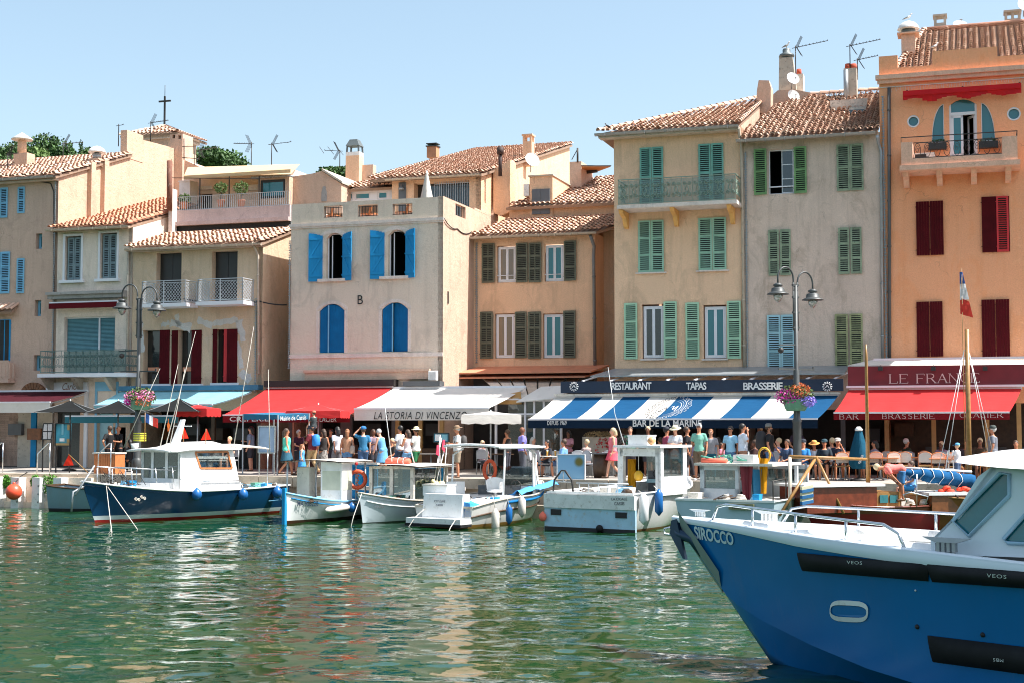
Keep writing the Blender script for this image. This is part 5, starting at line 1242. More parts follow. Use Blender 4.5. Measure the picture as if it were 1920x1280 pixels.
mb=MB();c=lin(64,738,-.03);
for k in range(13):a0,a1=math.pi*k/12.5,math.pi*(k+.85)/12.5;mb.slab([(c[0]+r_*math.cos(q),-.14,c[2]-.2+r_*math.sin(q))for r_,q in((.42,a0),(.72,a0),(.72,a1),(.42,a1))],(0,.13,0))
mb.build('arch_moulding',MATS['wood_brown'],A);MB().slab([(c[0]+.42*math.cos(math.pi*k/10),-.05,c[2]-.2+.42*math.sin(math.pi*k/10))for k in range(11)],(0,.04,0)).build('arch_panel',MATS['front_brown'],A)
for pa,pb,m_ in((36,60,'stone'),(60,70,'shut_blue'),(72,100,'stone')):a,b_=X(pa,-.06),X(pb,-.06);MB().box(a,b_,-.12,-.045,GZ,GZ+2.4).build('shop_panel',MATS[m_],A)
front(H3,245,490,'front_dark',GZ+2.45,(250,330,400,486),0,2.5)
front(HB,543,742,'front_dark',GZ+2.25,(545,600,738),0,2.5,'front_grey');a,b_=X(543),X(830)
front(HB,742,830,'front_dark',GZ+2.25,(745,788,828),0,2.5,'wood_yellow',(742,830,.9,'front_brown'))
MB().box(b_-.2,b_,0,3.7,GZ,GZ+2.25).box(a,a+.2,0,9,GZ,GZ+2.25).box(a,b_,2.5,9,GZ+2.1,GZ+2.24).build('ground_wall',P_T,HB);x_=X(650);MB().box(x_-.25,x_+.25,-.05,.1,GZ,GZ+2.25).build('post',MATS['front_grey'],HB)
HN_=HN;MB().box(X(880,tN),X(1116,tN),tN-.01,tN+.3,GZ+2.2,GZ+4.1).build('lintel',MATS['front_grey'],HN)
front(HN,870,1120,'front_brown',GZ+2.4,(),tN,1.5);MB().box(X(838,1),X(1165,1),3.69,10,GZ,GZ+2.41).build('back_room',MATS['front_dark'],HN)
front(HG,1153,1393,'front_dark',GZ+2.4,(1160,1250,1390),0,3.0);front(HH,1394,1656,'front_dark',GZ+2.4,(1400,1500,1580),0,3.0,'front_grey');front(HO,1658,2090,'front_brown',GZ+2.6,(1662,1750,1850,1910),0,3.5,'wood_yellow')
def awning(label,bl,br,fl,fr_,tb,tf,val,mat,vmat,stripes=None,scallop=0,group=None,arms=True,name='awning',side=True):
 B0,B1,F0,F1=Vector(lin(*bl,tb)),Vector(lin(*br,tb)),Vector(lin(*fl,tf)),Vector(lin(*fr_,tf))
 zf=(F0.z+F1.z)/2;F0.z=F1.z=zf;zb_=(B0.z+B1.z)/2;B0.z=B1.z=zb_
 t=thing(name,label,'awning',((F0.x+F1.x)/2,(tb+tf)/2,zf-.3),group)
 n=40;m_=8
 mats=[MATS[mat]]+([MATS[stripes[0]]]if stripes else[])
 mb=MB();sg=.05
 def P(u,v):
  p=B0.lerp(B1,u).lerp(F0.lerp(F1,u),v);p.z+=-sg*4*v*(1-v)+.012*math.sin(u*40)*v;return p
 for i in range(n):
  if stripes:mb.mi=1 if any(a<=(i+.5)/n<b for a,b in stripes[1])else 0
  for j in range(m_):mb._add([P(i/n,j/m_),P(i/n,(j+1)/m_),P((i+1)/n,(j+1)/m_),P((i+1)/n,j/m_)],[(0,1,2,3)],True)
 mb.build('canopy',mats,t)
 zv=Z((fl[0]+fr_[0])/2,val,tf);v=MB();k=48
 for i in range(k):
  u0,u1=i/k,(i+1)/k;a,b=F0.lerp(F1,u0),F0.lerp(F1,u1)
  d0=scallop*abs(math.sin(u0*math.pi*12));d1=scallop*abs(math.sin(u1*math.pi*12));w0,w1=.012*math.sin(u0*50),.012*math.sin(u1*50)
  v._add([a,b,(b.x,b.y+w1,zv+d1),(a.x,a.y+w0,zv+d0)],[(0,3,2,1)],True)
 v.build('valance',MATS[vmat],t)
 fm=MB();fm.bar(F0,F1,.06);fm.bar(B0,B1,.12)
 if arms:
  for u in(.03,.35,.66,.97):
   a,b=B0.lerp(B1,u)+Vector((0,.05,-.12)),F0.lerp(F1,u)+Vector((0,.05,-.04));mid=(a+b)/2+Vector((.3 if u<.5 else-.3,0,-.12));fm.bar(a,mid,.05);fm.bar(mid,b,.05)
 fm.build('frame',MATS['pvc'],t)
 return t,F0,F1,zf,zv
def tx(t,s,a,b,c,d,tt,mat='letters_white',**k):r_=rect(a,b,c,d,tt);return text(s,MATS[mat],t,*r_,tt-.05,**k)
t,*_=awning('shade-darkened maroon awning with a white front valance at the left edge',(-40,733),(166,733),(-60,754),(94,753),-.3,-2.6,773,'c_wine_shade','c_white')  # canopy cloth darkened as if the awning stood in shadow
awning('pale turquoise awning behind the black parasols',(228,733),(479,728),(176,758),(398,758),-.3,-1.9,763,'c_cyan','c_cyan')
a,b_,c,d=rect(122,779,335,792,-2.6);vt=thing('valance_banner','long dark teal valance hanging behind the black parasols','valance',((a+b_)/2,-2.6,c));MB().box(a,b_,-2.62,-2.6,c,d).build('cloth',MATS['c_teal'],vt);MB().bar((a,-2.6,d),(b_,-2.6,d),.06).build('rail',MATS['pvc'],vt)
H3b=X(300,-.2);a,b_,c,d=rect(225,722,485,731,-.4);MB().box(a,b_,-.5,0,c,d).build('fascia',M('fascia_blue',g(60,112,140),.6),H3)
t,F0,F1,zf,zv=awning('large red awning of the creperie under the blue shuttered house',(502,727),(738,724),(418,777),(656,777),-.3,-3.0,791,'c_red','c_maroon_shade')
tx(t,'CREPERIE',432,780,505,789,-3.0,bold=.008);tx(t,'GLACIER',593,780,632,790,-3.0,bold=.004)
a,b_,c,d=rect(497,712,740,724,-.4);MB().box(a,b_,-.5,-.002,c,d).build('fascia',MATS['front_dark'],HB);a,b_,c,d=rect(757,714,826,723,-.4);MB().box(a,b_,-.5,-.002,c,d).build('fascia',MATS['front_grey'],HB)
t,F0,F1,zf,zv=awning('big white awning with slanted black script lettering on its valance',(738,726),(986,726),(664,765),(917,765),-.3,-3.0,787,'c_white','c_white')
tx(t,'LA STORIA DI VINCENZO',702,771,876,785,-3.0,'black',shear=.25,space=1.1)
vr=thing('veranda','glazed lean-to restaurant with terracotta eaves between the white and striped awnings','veranda',lin(1000,780,.5))
for y0,y1,k0,k1 in((688,697,862,1112),(699,706,858,1100)):a,b_,c,d=rect(k0,y0,k1,y1,2.2);MB().slab([(a,1.9,c),(b_,1.9,c),(b_+.3,3.7,d+.12),(a+.3,3.7,d+.12)],(0,0,-.06)).build('eave',MATS['terracotta'],vr)
p=[lin(945,745,-1.2),lin(1058,745,-1.2),lin(1090,708,3.0),lin(905,708,3.0)]
for i in range(7):
 A0,A1,B0,B1=Vector(p[0]).lerp(Vector(p[1]),i/7),Vector(p[0]).lerp(Vector(p[1]),(i+1)/7-.02),Vector(p[3]).lerp(Vector(p[2]),i/7),Vector(p[3]).lerp(Vector(p[2]),(i+1)/7-.02)
 MB().slab([A0,A1,B1,B0],(0,0,-.03)).build('roof_panel',MATS['stone_pale' if i<3 else 'gutter_cream'],vr)
mb=MB();x0_,x1_=X(925,-1.2),X(1052,-1.2);zt_=Z(1000,747,-1.2)
for px_ in(930,985,1002,1020,1052):u=X(px_,-1.2);mb.box(u-.04,u+.04,-1.24,-1.14,GZ,zt_)
mb.box(x0_,x1_,-1.25,-1.13,zt_-.1,zt_);mb.box(x0_,x1_,-1.25,-1.13,zt_-.62,zt_-.55);mb.build('frame',MATS['pvc'],vr)
MB().box(x0_+.6,x1_,-1.2,-1.19,GZ+.9,zt_-.1).build('pane',glassy('glass_ver',(.05,.04,.02),.1,alpha=.5),vr);MB().box(X(985,-1.2),x1_,-1.22,-1.16,GZ,GZ+.85).build('low_wall',MATS['white_dirty'],vr)
MB().slab([lin(968,752,-1.5),lin(1056,744,-1.5),lin(1058,722,-.6),lin(1015,724,-.6)],(0,0,-.04)).build('white_canopy',MATS['c_white'],vr)
MB().slab([lin(930,757,-1.4),lin(978,757,-1.4),lin(976,733,-1.0),lin(950,738,-1.0)],(0,.02,0)).build('side_curtain',cloth('c_tan',g(196,152,96),.3),vr)
a,b_,c,d=rect(1150,692,1590,703,-.2);MB().slab([(a-.6,-1.4,c),(b_,-1.4,c),(b_,0,d+.1),(a,0,d+.1)],(0,0,-.05)).build('lean_to_roof',MATS['zinc'],HG)
t,F0,F1,zf,zv=awning('wide blue and white striped awning with a navy valance',(1043,741),(1573,741),(990,785),(1533,785),-1.6,-3.6,802,'c_white','c_navy',('c_blue',((.07,.165),(.25,.355),(.46,.565),(.68,.785),(.89,1.01))))
tx(t,'DEPUIS 1969',1027,788,1063,796,-3.6);tx(t,'BAR DE LA MARINE',1187,786,1316,799,-3.6,bold=.02)
a,b_,c,d=rect(1052,712,1581,734,-1.8);sg_=thing('restaurant_sign','long navy fascia with white art deco lettering above the striped awning','sign',((a+b_)/2,-1.8,c));MB().box(a,b_,-1.86,-1.7,c,d).build('board',MATS['navy'],sg_)
for s_,u0,u1 in(('RESTAURANT',1147,1222),('TAPAS',1287,1325),('BRASSERIE',1394,1468)):tx(sg_,s_,u0,716,u1,730,-1.87,bold=.02,space=.85)
for px_ in(1076,1551):
 cx,_,cz=lin(px_,724,-1.88);e=MB()
 e.tube([(cx+.12*math.cos(k*.524),-1.89,cz+.12*math.sin(k*.524))for k in range(12)],.012,4,closed=True)
 for k in range(12):e.ball((cx+.155*math.cos(k*.524),-1.88,cz+.155*math.sin(k*.524)),.026,6)
 e.bar((cx-.06,-1.89,cz-.04),(cx,-1.89,cz+.06),.03);e.bar((cx+.06,-1.89,cz-.04),(cx,-1.89,cz+.06),.03);e.build('emblem',MATS['letters_white'],sg_)
B0,B1=Vector(lin(1043,741,-1.6)),Vector(lin(1573,741,-1.6));B0.z=B1.z=(B0.z+B1.z)/2
def aw(u,v,up=.012):p=B0.lerp(B1,u).lerp(F0.lerp(F1,u),v);p.z+=-.05*4*v*(1-v)+up+.012*math.sin(u*40)*v;return p
for part_ in(0,1):
 e=MB();ok=(lambda u:u<.46)if part_==0 else(lambda u:u>=.46)
 for rr_,th in((.052,.012),(.045,.006),(.038,.012)):
  for k in range(64):
   a0,a1=k/64*6.283,(k+1)/64*6.283;u0,u1=.457+rr_*math.cos(a0),.457+rr_*math.cos(a1)
   if ok((u0+u1)/2):e.bar(aw(u0,.5+rr_*7.4*math.sin(a0)),aw(u1,.5+rr_*7.4*math.sin(a1)),th*1.6,.003)
 for k in range(26):
  a0=k/26*6.283;u0=.457+.064*math.cos(a0)
  if ok(u0):
   for q in range(7):b0,b1=q/7*6.283,(q+1)/7*6.283;rr_=.0075 if k%2 else .005;e.bar(aw(u0+rr_*math.cos(b0),.5+.064*7*math.sin(a0)+rr_*7*math.sin(b0)),aw(u0+rr_*math.cos(b1),.5+.064*7*math.sin(a0)+rr_*7*math.sin(b1)),.014,.006)
 for a_,b2 in(((.43,.62),(.445,.45)),((.445,.45),(.455,.6)),((.46,.45),(.468,.4)),((.468,.4),(.474,.55)),((.474,.55),(.482,.4)),((.482,.4),(.486,.62)),((.43,.62),(.448,.62))):
  if ok((a_[0]+b2[0])/2):e.bar(aw(*a_),aw(*b2),.03,.006)
 e.build('emblem',MATS['black' if part_==0 else 'letters_white'],t)
a,b_,c,d=rect(1040,736,1576,740,-1.7);MB().box(a,b_,-1.78,-1.62,c,d).build('gutter',MATS['stone_pale'],sg_)
mb=MB()
for i in range(10):u=X(1100+i*52,-1.0);mb.bar((u,-1.65,Z(1300,712,-1.6)),(u+.4,-.1,Z(1300,700,-.1)),.05)
mb.build('bracket',MATS['pvc'],sg_)
a,b_,c,d=rect(1590,684,1990,722,-1.6);sg_=thing('restaurant_sign','maroon fascia with pink serif capitals and small spotlights above a red awning','sign',((a+b_)/2,-1.6,c));MB().box(a,b_,-1.66,-1.5,c,d).build('board',M('maroon_board',g(112,22,32),.5),sg_)
M('letters_pink',(.62,.46,.44),.6)
GL={'L':[(0,0,0,1,2),(0,0,.6,0,0),(.6,0,.6,.2,0)],'E':[(0,0,0,1,2),(0,1,.58,1,0),(0,.5,.45,.5,0),(0,0,.62,0,0),(.62,0,.62,.18,0),(.58,1,.58,.84,0)],'F':[(0,0,0,1,2),(0,1,.58,1,0),(0,.5,.45,.5,0),(.58,1,.58,.84,0)],'R':[(0,0,0,1,2),(0,1,.35,1,0),(.35,1,.52,.88,1),(.52,.88,.52,.66,1),(.52,.66,.35,.52,1),(.35,.52,0,.52,0),(.3,.52,.66,0,3)],'A':[(0,0,.35,1,4),(.35,1,.7,0,3),(.13,.36,.57,.36,0)],'N':[(0,0,0,1,4),(0,1,.65,0,1),(.65,0,.65,1,4)],'C':[(.62,.8,.45,1,0),(.45,1,.25,1,0),(.25,1,.04,.75,1),(.04,.75,0,.5,1),(0,.5,.04,.25,1),(.04,.25,.25,0,1),(.25,0,.45,0,0),(.45,0,.62,.2,0),(.62,.8,.62,.98,0)],'B':[(0,0,0,1,2),(0,1,.35,1,0),(.35,1,.48,.88,1),(.48,.88,.48,.66,1),(.48,.66,.35,.53,1),(0,.53,.38,.53,0),(.38,.53,.55,.4,1),(.55,.4,.55,.14,1),(.55,.14,.38,0,1),(.38,0,0,0,0)],'S':[(.5,.8,.5,.96,0),(.5,.85,.3,1,0),(.3,1,.08,.9,1),(.08,.9,.05,.7,1),(.05,.7,.28,.54,1),(.28,.54,.5,.4,1),(.5,.4,.5,.14,1),(.5,.14,.28,0,1),(.28,0,.04,.14,0),(.04,.04,.04,.24,0)],'I':[(0,0,0,1,2)],'G':[(.62,.8,.45,1,0),(.45,1,.25,1,0),(.25,1,.04,.75,1),(.04,.75,0,.5,1),(0,.5,.04,.25,1),(.04,.25,.25,0,1),(.25,0,.5,0,0),(.5,0,.64,.1,0),(.64,.1,.64,.42,1),(.54,.42,.74,.42,0),(.62,.8,.62,.98,0)]}
WD={'I':.12,'L':.62,'E':.64,'F':.6,'A':.72,'N':.68,' ':.3}
def serif(parent,s,a,b,c,d,tt,mat='letters_pink'):
 x0_,x1_,z0_,z1_=rect(a,b,c,d,tt);H_=z1_-z0_;tot=sum(WD.get(q,.64)for q in s)+.22*(len(s)-1);k=(x1_-x0_)/tot;mb=MB();u=0
 for q in s:
  for(p0,q0,p1,q1,w_)in GL.get(q,[]):
   th={0:.05,1:.09,2:.13,3:.13,4:.06}[w_]*H_;A_,B_=(x0_+(u+p0)*k,tt-.05,z0_+q0*H_),(x0_+(u+p1)*k,tt-.05,z0_+q1*H_)
   mb.bar(A_,B_,.01,th,up=(0,1,0))if 0 else mb.bar(A_,B_,th,.008,up=(0,-1,0))
   if w_>=2:
    for pp,zz in((p0,q0),(p1,q1)):
     if not(q=='A' and zz==1)and not(q=='R' and w_==3 and zz>.2):X_=x0_+(u+pp)*k;mb.box(X_-H_*.13,X_+H_*.13,tt-.054,tt-.044,z0_+zz*H_-H_*.025,z0_+zz*H_+H_*.025)
  u+=WD.get(q,.64)+.22
 return mb.build('lettering',MATS[mat],parent)
serif(sg_,'LE FRANCE',1669,700,1837,717,-1.66)
for px_ in(1651,1750,1847):x,_,z=lin(px_,690,-1.8);MB().box(x-.08,x+.08,-1.95,-1.8,z-.08,z+.06).bar((x,-1.8,z),(x,-1.6,z+.12),.02).build('spotlight',MATS['iron'],sg_)
for y in(671,723):a,b_,c,d=rect(1638 if y<700 else 1587,y-2,1995,y+2,-1.75);MB().box(a,b_,-1.82,-1.68,c,d).build('rail',MATS['pvc'],sg_)
MB().slab([lin(1590,684,-1.5),lin(1990,684,-1.5),lin(1995,673,-.3),lin(1640,673,-.3)],(0,0,-.04)).build('cover',MATS['c_white'],sg_)
t,*_=awning('red awning with a shade-darkened maroon valance reading bar brasserie glacier',(1592,728),(1916,727),(1563,774),(1893,771),-1.6,-3.5,786,'c_red','c_maroon_shade')  # valance darker than the canopy: front shade put into the cloth colour
serif(t,'BAR',1575,776,1609,785,-3.5);serif(t,'BRASSERIE',1655,775,1752,784,-3.5);serif(t,'GLACIER',1800,773,1880,782,-3.5)
def canopy(name,label,px,top,rim,half,tt,mat,n=4,drop=.0,skew=.4,group=None,pole=True,rot=0,cat='parasol'):
 x,_,z=lin(px,top,tt);zr=Z(px,rim,tt);t=thing(name,label,cat,(x,tt,GZ),group)
 mb=MB();r1=half/(FPX/Q.w(x,tt).y)
 c=[(x+r1*math.cos(2*math.pi*(k+.5)/n+rot),tt+r1*math.sin(2*math.pi*(k+.5)/n+rot),zr)for k in range(n)]
 for k in range(n):
  a,b=Vector(c[k]),Vector(c[(k+1)%n]);ap=Vector((x,tt,z));m_=8
  for i in range(m_):
   for j in range(4):
    def P(u,v):q=ap.lerp(a.lerp(b,u),v);q.z-=.35*(z-zr)*v*(1-v)*(1+.6*math.sin(u*math.pi));return q
    mb._add([P(i/m_,j/4),P(i/m_,(j+1)/4),P((i+1)/m_,(j+1)/4),P((i+1)/m_,j/4)],[(0,1,2,3)],True)
  if drop:
   for i in range(m_):p,q=a.lerp(b,i/m_),a.lerp(b,(i+1)/m_);mb.poly(p,q,q-Vector((0,0,drop-.04*(i%2))),p-Vector((0,0,drop-.04*((i+1)%2))))
 mb.build('canopy',MATS[mat],t)
 if pole:
  MB().tube([(x,tt,GZ),(x,tt,z+.05)],.03,8).build('pole',MATS['zinc'],t);r=MB()
  for k in range(n):r.bar((x,tt,z-.04),(c[k][0],c[k][1],c[k][2]-.02),.02)
  r.build('rib',MATS['zinc'],t);MB().lathe((x,tt,GZ),[(.28,0),(.28,.06),(.05,.1)],12).build('base',MATS['iron'],t)
 return t
canopy('parasol','open black parasol leftmost of the three, over the menu boards',132,750,772,72,-4.6,'c_black',4,0,rot=.3,group='open black parasols')
canopy('parasol','open black parasol in the middle of the three, over the couple in black',222,750,774,72,-4.2,'c_black',4,0,rot=.3,group='open black parasols')
canopy('parasol','open black parasol rightmost of the three, behind the flower basket',335,745,771,70,-4.0,'c_black',4,0,rot=.3,group='open black parasols')
canopy('parasol','small red parasol with a drooping valance left of the creperie awning',371,758,765,46,-3.6,'c_red',4,.34,rot=.1)
canopy('parasol','red square parasol in front of the creperie awning, above the boy on shoulders',597,757,770,72,-4.4,'c_red',4,.28,rot=.25)
canopy('parasol','square white market parasol below the end of the white awning',920,770,777,78,-5.2,'c_white',4,.34,rot=.35)
mk=thing('market_tent','small blue stall canopy with scalloped edge and white lettering','tent',(X(521,-6.2),-6.2,GZ));a=lin(456,775,-5.2);b_=lin(521,777,-6.6);c=lin(580,774,-5.9);zb_=Z(521,787,-6.4)
mb=MB();
for A_,B_ in((a,b_),(b_,c)):
 A_,B_=Vector(A_),Vector(B_);n=14
 for i in range(n):p,q=A_.lerp(B_,i/n),A_.lerp(B_,(i+1)/n);mb.poly(p,q,(q.x,q.y,zb_+.05*((i+1)%2)),(p.x,p.y,zb_+.05*(i%2)))
mb.build('valance',cloth('c_petrol',g(56,116,148),.15),mk);d=Vector(a)+Vector(c)-Vector(b_);MB().poly(a,b_,c,d).build('roof',MATS['c_petrol'],mk)
B2,C2=Vector(b_),Vector(c);text('Mairie de Cassis',MATS['letters_white'],mk,0,1,0,1,0,xyz=lambda u,v:tuple(B2.lerp(C2,.1+.82*u)+Vector((-.01,-.025,-.22+.17*v))),bold=.01)
for p in(a,b_,c,tuple(d)):MB().bar((p[0],p[1],GZ),(p[0],p[1],p[2]),.04).build('leg',MATS['iron_pale'],mk)
x,_,z=lin(1610,800,-5.8);t=thing('closed_parasol','closed dark teal parasol with a white tip and white logo beside the wooden mast','parasol',(x,-5.8,GZ));MB().tube([(x,-5.8,GZ),(x,-5.8,z)],.03,8).build('pole',MATS['iron'],t)
rows=[]
for py,r0 in((878,.2),(868,.3),(850,.27),(825,.17),(806,.09)):zz=Z(1610,py,-5.8);rows.append([(x+r0*(1.2 if k%2 else .75)*math.cos(k*math.pi/8),-5.8+r0*(1.2 if k%2 else .75)*math.sin(k*math.pi/8),zz)for k in range(16)])
MB().grid(rows,close=True).build('canopy',cloth('c_dteal',g(28,84,108),.1),t);MB().lathe((x,-5.8,z-.12),[(.12,0),(.13,.05),(.05,.14)],12).build('tip',MATS['white'],t)
e=MB();
for k in range(5):spiral(e,x+.04+.02*k,Z(1612,866-3*k,-5.8),.045,-6.16,.008,1.3)
e.build('logo',MATS['letters_white'],t);MB().lathe((x,-5.8,GZ),[(.3,0),(.3,.05),(.06,.1)],12).build('base',MATS['iron'],t)
def lamp(px,tt,ytop,side,label,flower,seed):
 x,_,zt_=lin(px,ytop,tt);t=thing('street_lamp',label,'street lamp',(x,tt,GZ),'double-armed street lamps with flower baskets');lg=MATS['lamp_grey']
 MB().lathe((x,tt,GZ),[(.2,0),(.2,.5),(.16,.55),(.14,.6),(.14,1.9),(.17,1.95),(.11,2.05),(.10,3.6),(.07,3.65),(.065,zt_-GZ-.5)],14).build('post',lg,t)
 zc_=zt_-.5
 mb=MB()
 for dx in(-.09,.09):mb.tube([(x+dx,tt,zc_-1.5),(x+dx,tt,zc_+.1)],.03,8)
 for zz in(zc_-1.4,zc_-.9,zc_-.4,zc_):mb.box(x-.13,x+.13,tt-.04,tt+.04,zz-.03,zz+.03)
 mb.build('clamp',lg,t)
 for sx,hh in((-1,.0),(1,-.12)):
  pts=[(x+sx*.09,tt,zc_-.2)]+[(x+sx*(.09+.34-.34*math.cos(k*math.pi/12)),tt,zc_+.2+hh+.38*math.sin(k*math.pi/12))for k in range(13)];xe=x+sx*.77;ze=zc_+.2+hh-.18;pts.append((xe,tt,ze))
  MB().tube(pts,.03,8).build('arm',lg,t)
  L=MB().lathe((xe,tt,ze-.36),[(.36,0),(.36,.02),(.27,.07),(.22,.09),(.21,.19),(.19,.21),(.1,.25),(.15,.27),(.15,.33),(.05,.38)][::1],18).build('lamp_shade',lg,t)
  MB().lathe((xe,tt,ze-.62),[(.03,0),(.1,.06),(.15,.16),(.16,.27)],14).build('globe',glassy('glass_lamp',(.55,.5,.44),.08,alpha=.35),L)
 mb=MB();mb.bar((x,tt,zc_-1.95),(x-.8,tt-.05,zc_-1.98),.06,.05);mb.bar((x-.78,tt,zc_-2.75),(x+.78,tt,zc_-2.75),.06,.05);mb.bar((x+.76,tt,zc_-2.75),(x+.76,tt,zc_-2.65),.05);mb.build('banner_arm',lg,t)
 cam_=MB().ball((x-.72,tt-.05,zc_-2.15),.1,10).build('camera_dome',MATS['iron'],t)
 t.rotation_euler=(0,0,Q.a+R(side))
 bx,_,bz=lin(flower[0],flower[1],tt);fb_=thing('flower_basket',flower[2],'flower basket',(bx,tt,bz),'hanging flower baskets on the lamp posts')
 MB().lathe((bx,tt,bz-.22),[(.3,0),(.36,.1),(.42,.36),(.44,.38)],16).build('pot',M('pot_green',g(84,140,116),.5),fb_)
 stuff_leaves('foliage',LEAF2,fb_,(bx,tt,bz+.3),(.62,.5,.36),900,.05,seed)
 for k,(cx,cc,off)in enumerate(flower[3]):stuff_leaves('blossom',M('flower_'+cx,cc,.6,var=.3),fb_,(bx+off[0]*.9,tt-.12,bz+off[1]*.9),(.40*off[2],.4,.27*off[2]),430,.04,seed+k+1)
PK_,MG,OR,VI=('pink',g(226,130,176),None),('magenta',g(200,40,160),None),('orange',g(206,110,62),None),('violet',g(140,124,206),None)
lamp(1491,-6.4,507,50,'grey double street lamp in front of the grey rose house',(1492,757,'basket of magenta and violet flowers on the right lamp post',(('magenta',MG[1],(-.3,.28,1.0)),('orange',OR[1],(.18,.5,.9)),('violet',VI[1],(.45,.1,.7)),('magenta',MG[1],(-.05,.2,.8)))),3)
lamp(262,-6.2,537,0,'grey double street lamp in front of the worn ochre house',(264,757,'basket of pink flowers on the left lamp post',(('pink',PK_[1],(-.25,.3,1.0)),('orange',OR[1],(.15,.12,.9)),('pink',PK_[1],(.3,.35,.9)),('magenta',MG[1],(-.4,.1,.5)))),9)
def table(px,tt,label,round_=True,top='wood_table',leg='zinc'):
 x=X(px,tt,850);t=thing('cafe_table',label,'table',(x,tt,GZ),'tables on the cafe terraces')
 (MB().lathe((x,tt,GZ+.71),[(.36,0),(.37,.015),(.36,.03)],20)if round_ else MB().box(x-.6,x+.6,tt-.38,tt+.38,GZ+.71,GZ+.74)).build('tabletop',MATS[top],t)
 MB().tube([(x,tt,GZ+.05),(x,tt,GZ+.71)],.035,8).build('leg',MATS[leg],t);f=MB()
 for k in range(4):f.bar((x,tt,GZ+.09),(x+.28*math.cos(k*1.57+.6),tt+.28*math.sin(k*1.57+.6),GZ+.02),.05,.03)
 f.build('foot',MATS[leg],t);return t
def make_chair(kind):
 m,c=(MATS['wood_table'],MATS['c_white'])if kind=='bistro' else(MATS['zinc'],MATS['c_grey'])
 t=thing('cafe_chair','cafe chair','chair',(0,0,0));s=.21
 MB().box(-s,s,-s,s,.44,.47).build('seat',c if kind!='bistro' else MATS['wood_yellow'],t)
 for i,(a,b)in enumerate(((-s,-s),(s,-s),(-s,s),(s,s))):MB().tube([(a*1.1,b*1.1,0),(a,b,.45)]+([(a,b*1.15,.88)]if b>0 else[]),.014,5).build('leg',m,t)
 bk=MB();bk.slab([(x_,.25,.58+.0+z_)for x_,z_ in[(-s,0),(s,0)]+[(s*math.cos(k*math.pi/8),.2+.14*math.sin(k*math.pi/8))for k in range(9)]],(0,.02,0));bk.build('backrest',c,t)
 MB().tube([(-s,.24,.5)]+[(s*1.05*math.cos(math.pi-k*math.pi/8),.26,.78+.15*math.sin(k*math.pi/8))for k in range(9)]+[(s,.24,.5)],.016,6).build('back_frame',m,t)
 return t
CH={k:make_chair(k)for k in('bistro','steel')};used={}
def chair(px,tt,rot,kind,label):
 t=CH[kind]if kind not in used else copy_tree(CH[kind]);used[kind]=1
 t.location=Q.w(X(px,tt,850),tt,GZ);t.rotation_euler=(0,0,Q.a+R(rot));t['label']=label;t['group']='bistro chairs with pale round backs' if kind=='bistro' else 'steel chairs on the terraces'
for px_,tt,rot,lb in((1575,-5.2,200,'left of the closed teal parasol'),(1598,-4.9,160,'right behind the closed teal parasol'),(1643,-4.6,180,'just right of the thin wooden mast'),(1672,-4.4,200,'behind the person bending in coral'),(1700,-4.2,170,'left of the step ladder, nearer the bending person'),(1735,-4.0,180,'left of the step ladder, nearer the ladder'),(1757,-5.0,190,'touching the left side of the step ladder'),(1790,-4.8,170,'behind the child in a light blue cap'),(1690,-2.6,0,'deep in the shade, left of the inner table'),(1735,-2.2,10,'deep in the shade, at the inner table'),(1660,-2.4,-10,'deep in the shade behind the thin mast'),(1820,-2.5,0,'deep in the shade behind the thick mast'),(1850,-3.6,180,'right of the thick mast'),(1880,-3.6,190,'rightmost in front of the person in grey')):chair(px_,tt,rot,'bistro','bistro chair with a pale round back, '+lb)
for i,(px_,tt,rot,lb)in enumerate(((1022,-5.2,120,'steel chair left of the round cafe table near the white panel'),(1085,-4.6,190,'steel chair behind the light blue board'),(1110,-5.0,150,'steel chair with striped cushion beside the dark barrel table'),(1140,-4.4,200,'steel chair behind the dark barrel table'),(1008,-5.0,90,'pale chair beside the cabin of the open white motorboat'),(1460,-4.6,180,'steel chair left of the lamp post'),(1545,-4.6,160,'steel chair right of the lamp post, under the striped awning'))):chair(px_,tt,rot,'steel',lb)
for px_,tt,lb,r in((1033,-5.4,'round steel cafe table with two beers left of the light blue board',1),(1090,-4.9,'round cafe table behind the light blue board',1),(1525,-5.0,'cafe table beside the bare-legged sitters right of the lamp post',1),(1585,-5.3,'wooden terrace table just left of the closed teal parasol',0),(1650,-5.0,'wooden terrace table right of the wooden mast',0),(1722,-3.2,'wooden table deep under the red awning',0),(1778,-5.2,'wooden terrace table beside the step ladder',0),(930,-2.2,'table under the white market parasol',0),(808,-2.0,'pizzeria table under the white awning',0),(700,-1.8,'table between the red and white awnings',0),(1400,-2.8,'dark table under the striped awning behind the walkers',0)):
 t=table(px_,tt,lb,r,'wood_table' if px_>1550 else('stone_pale' if px_ in(1033,1090,700,808)else 'front_brown'))
x=X(1033,-5.4);
for k,dx in enumerate((-.14,.16)):g_=thing('beer_glass','glass of beer %s on the round cafe table'%('nearer the left chair' if k==0 else 'nearer the light blue board'),'glass',(x+dx,-5.4,GZ+.74),'beers on the round cafe table');MB().lathe((x+dx,-5.4,GZ+.74),[(.03,0),(.04,.18)],8).build('beer',M('beer',(.5,.26,.04),.2),g_);MB().lathe((x+dx,-5.4,GZ+.92),[(.04,0),(.04,.03)],8).build('foam',MATS['white'],g_)
x=X(1127,-5.6);t=thing('barrel_table','dark barrel table with a round top beside the woman in pink','table',(x,-5.6,GZ));MB().lathe((x,-5.6,GZ),[(.26,0),(.31,.4),(.27,.82)],14).build('barrel',MATS['front_brown'],t);MB().lathe((x,-5.6,GZ+.82),[(.4,0),(.4,.04)],18).build('tabletop',MATS['front_grey'],t)
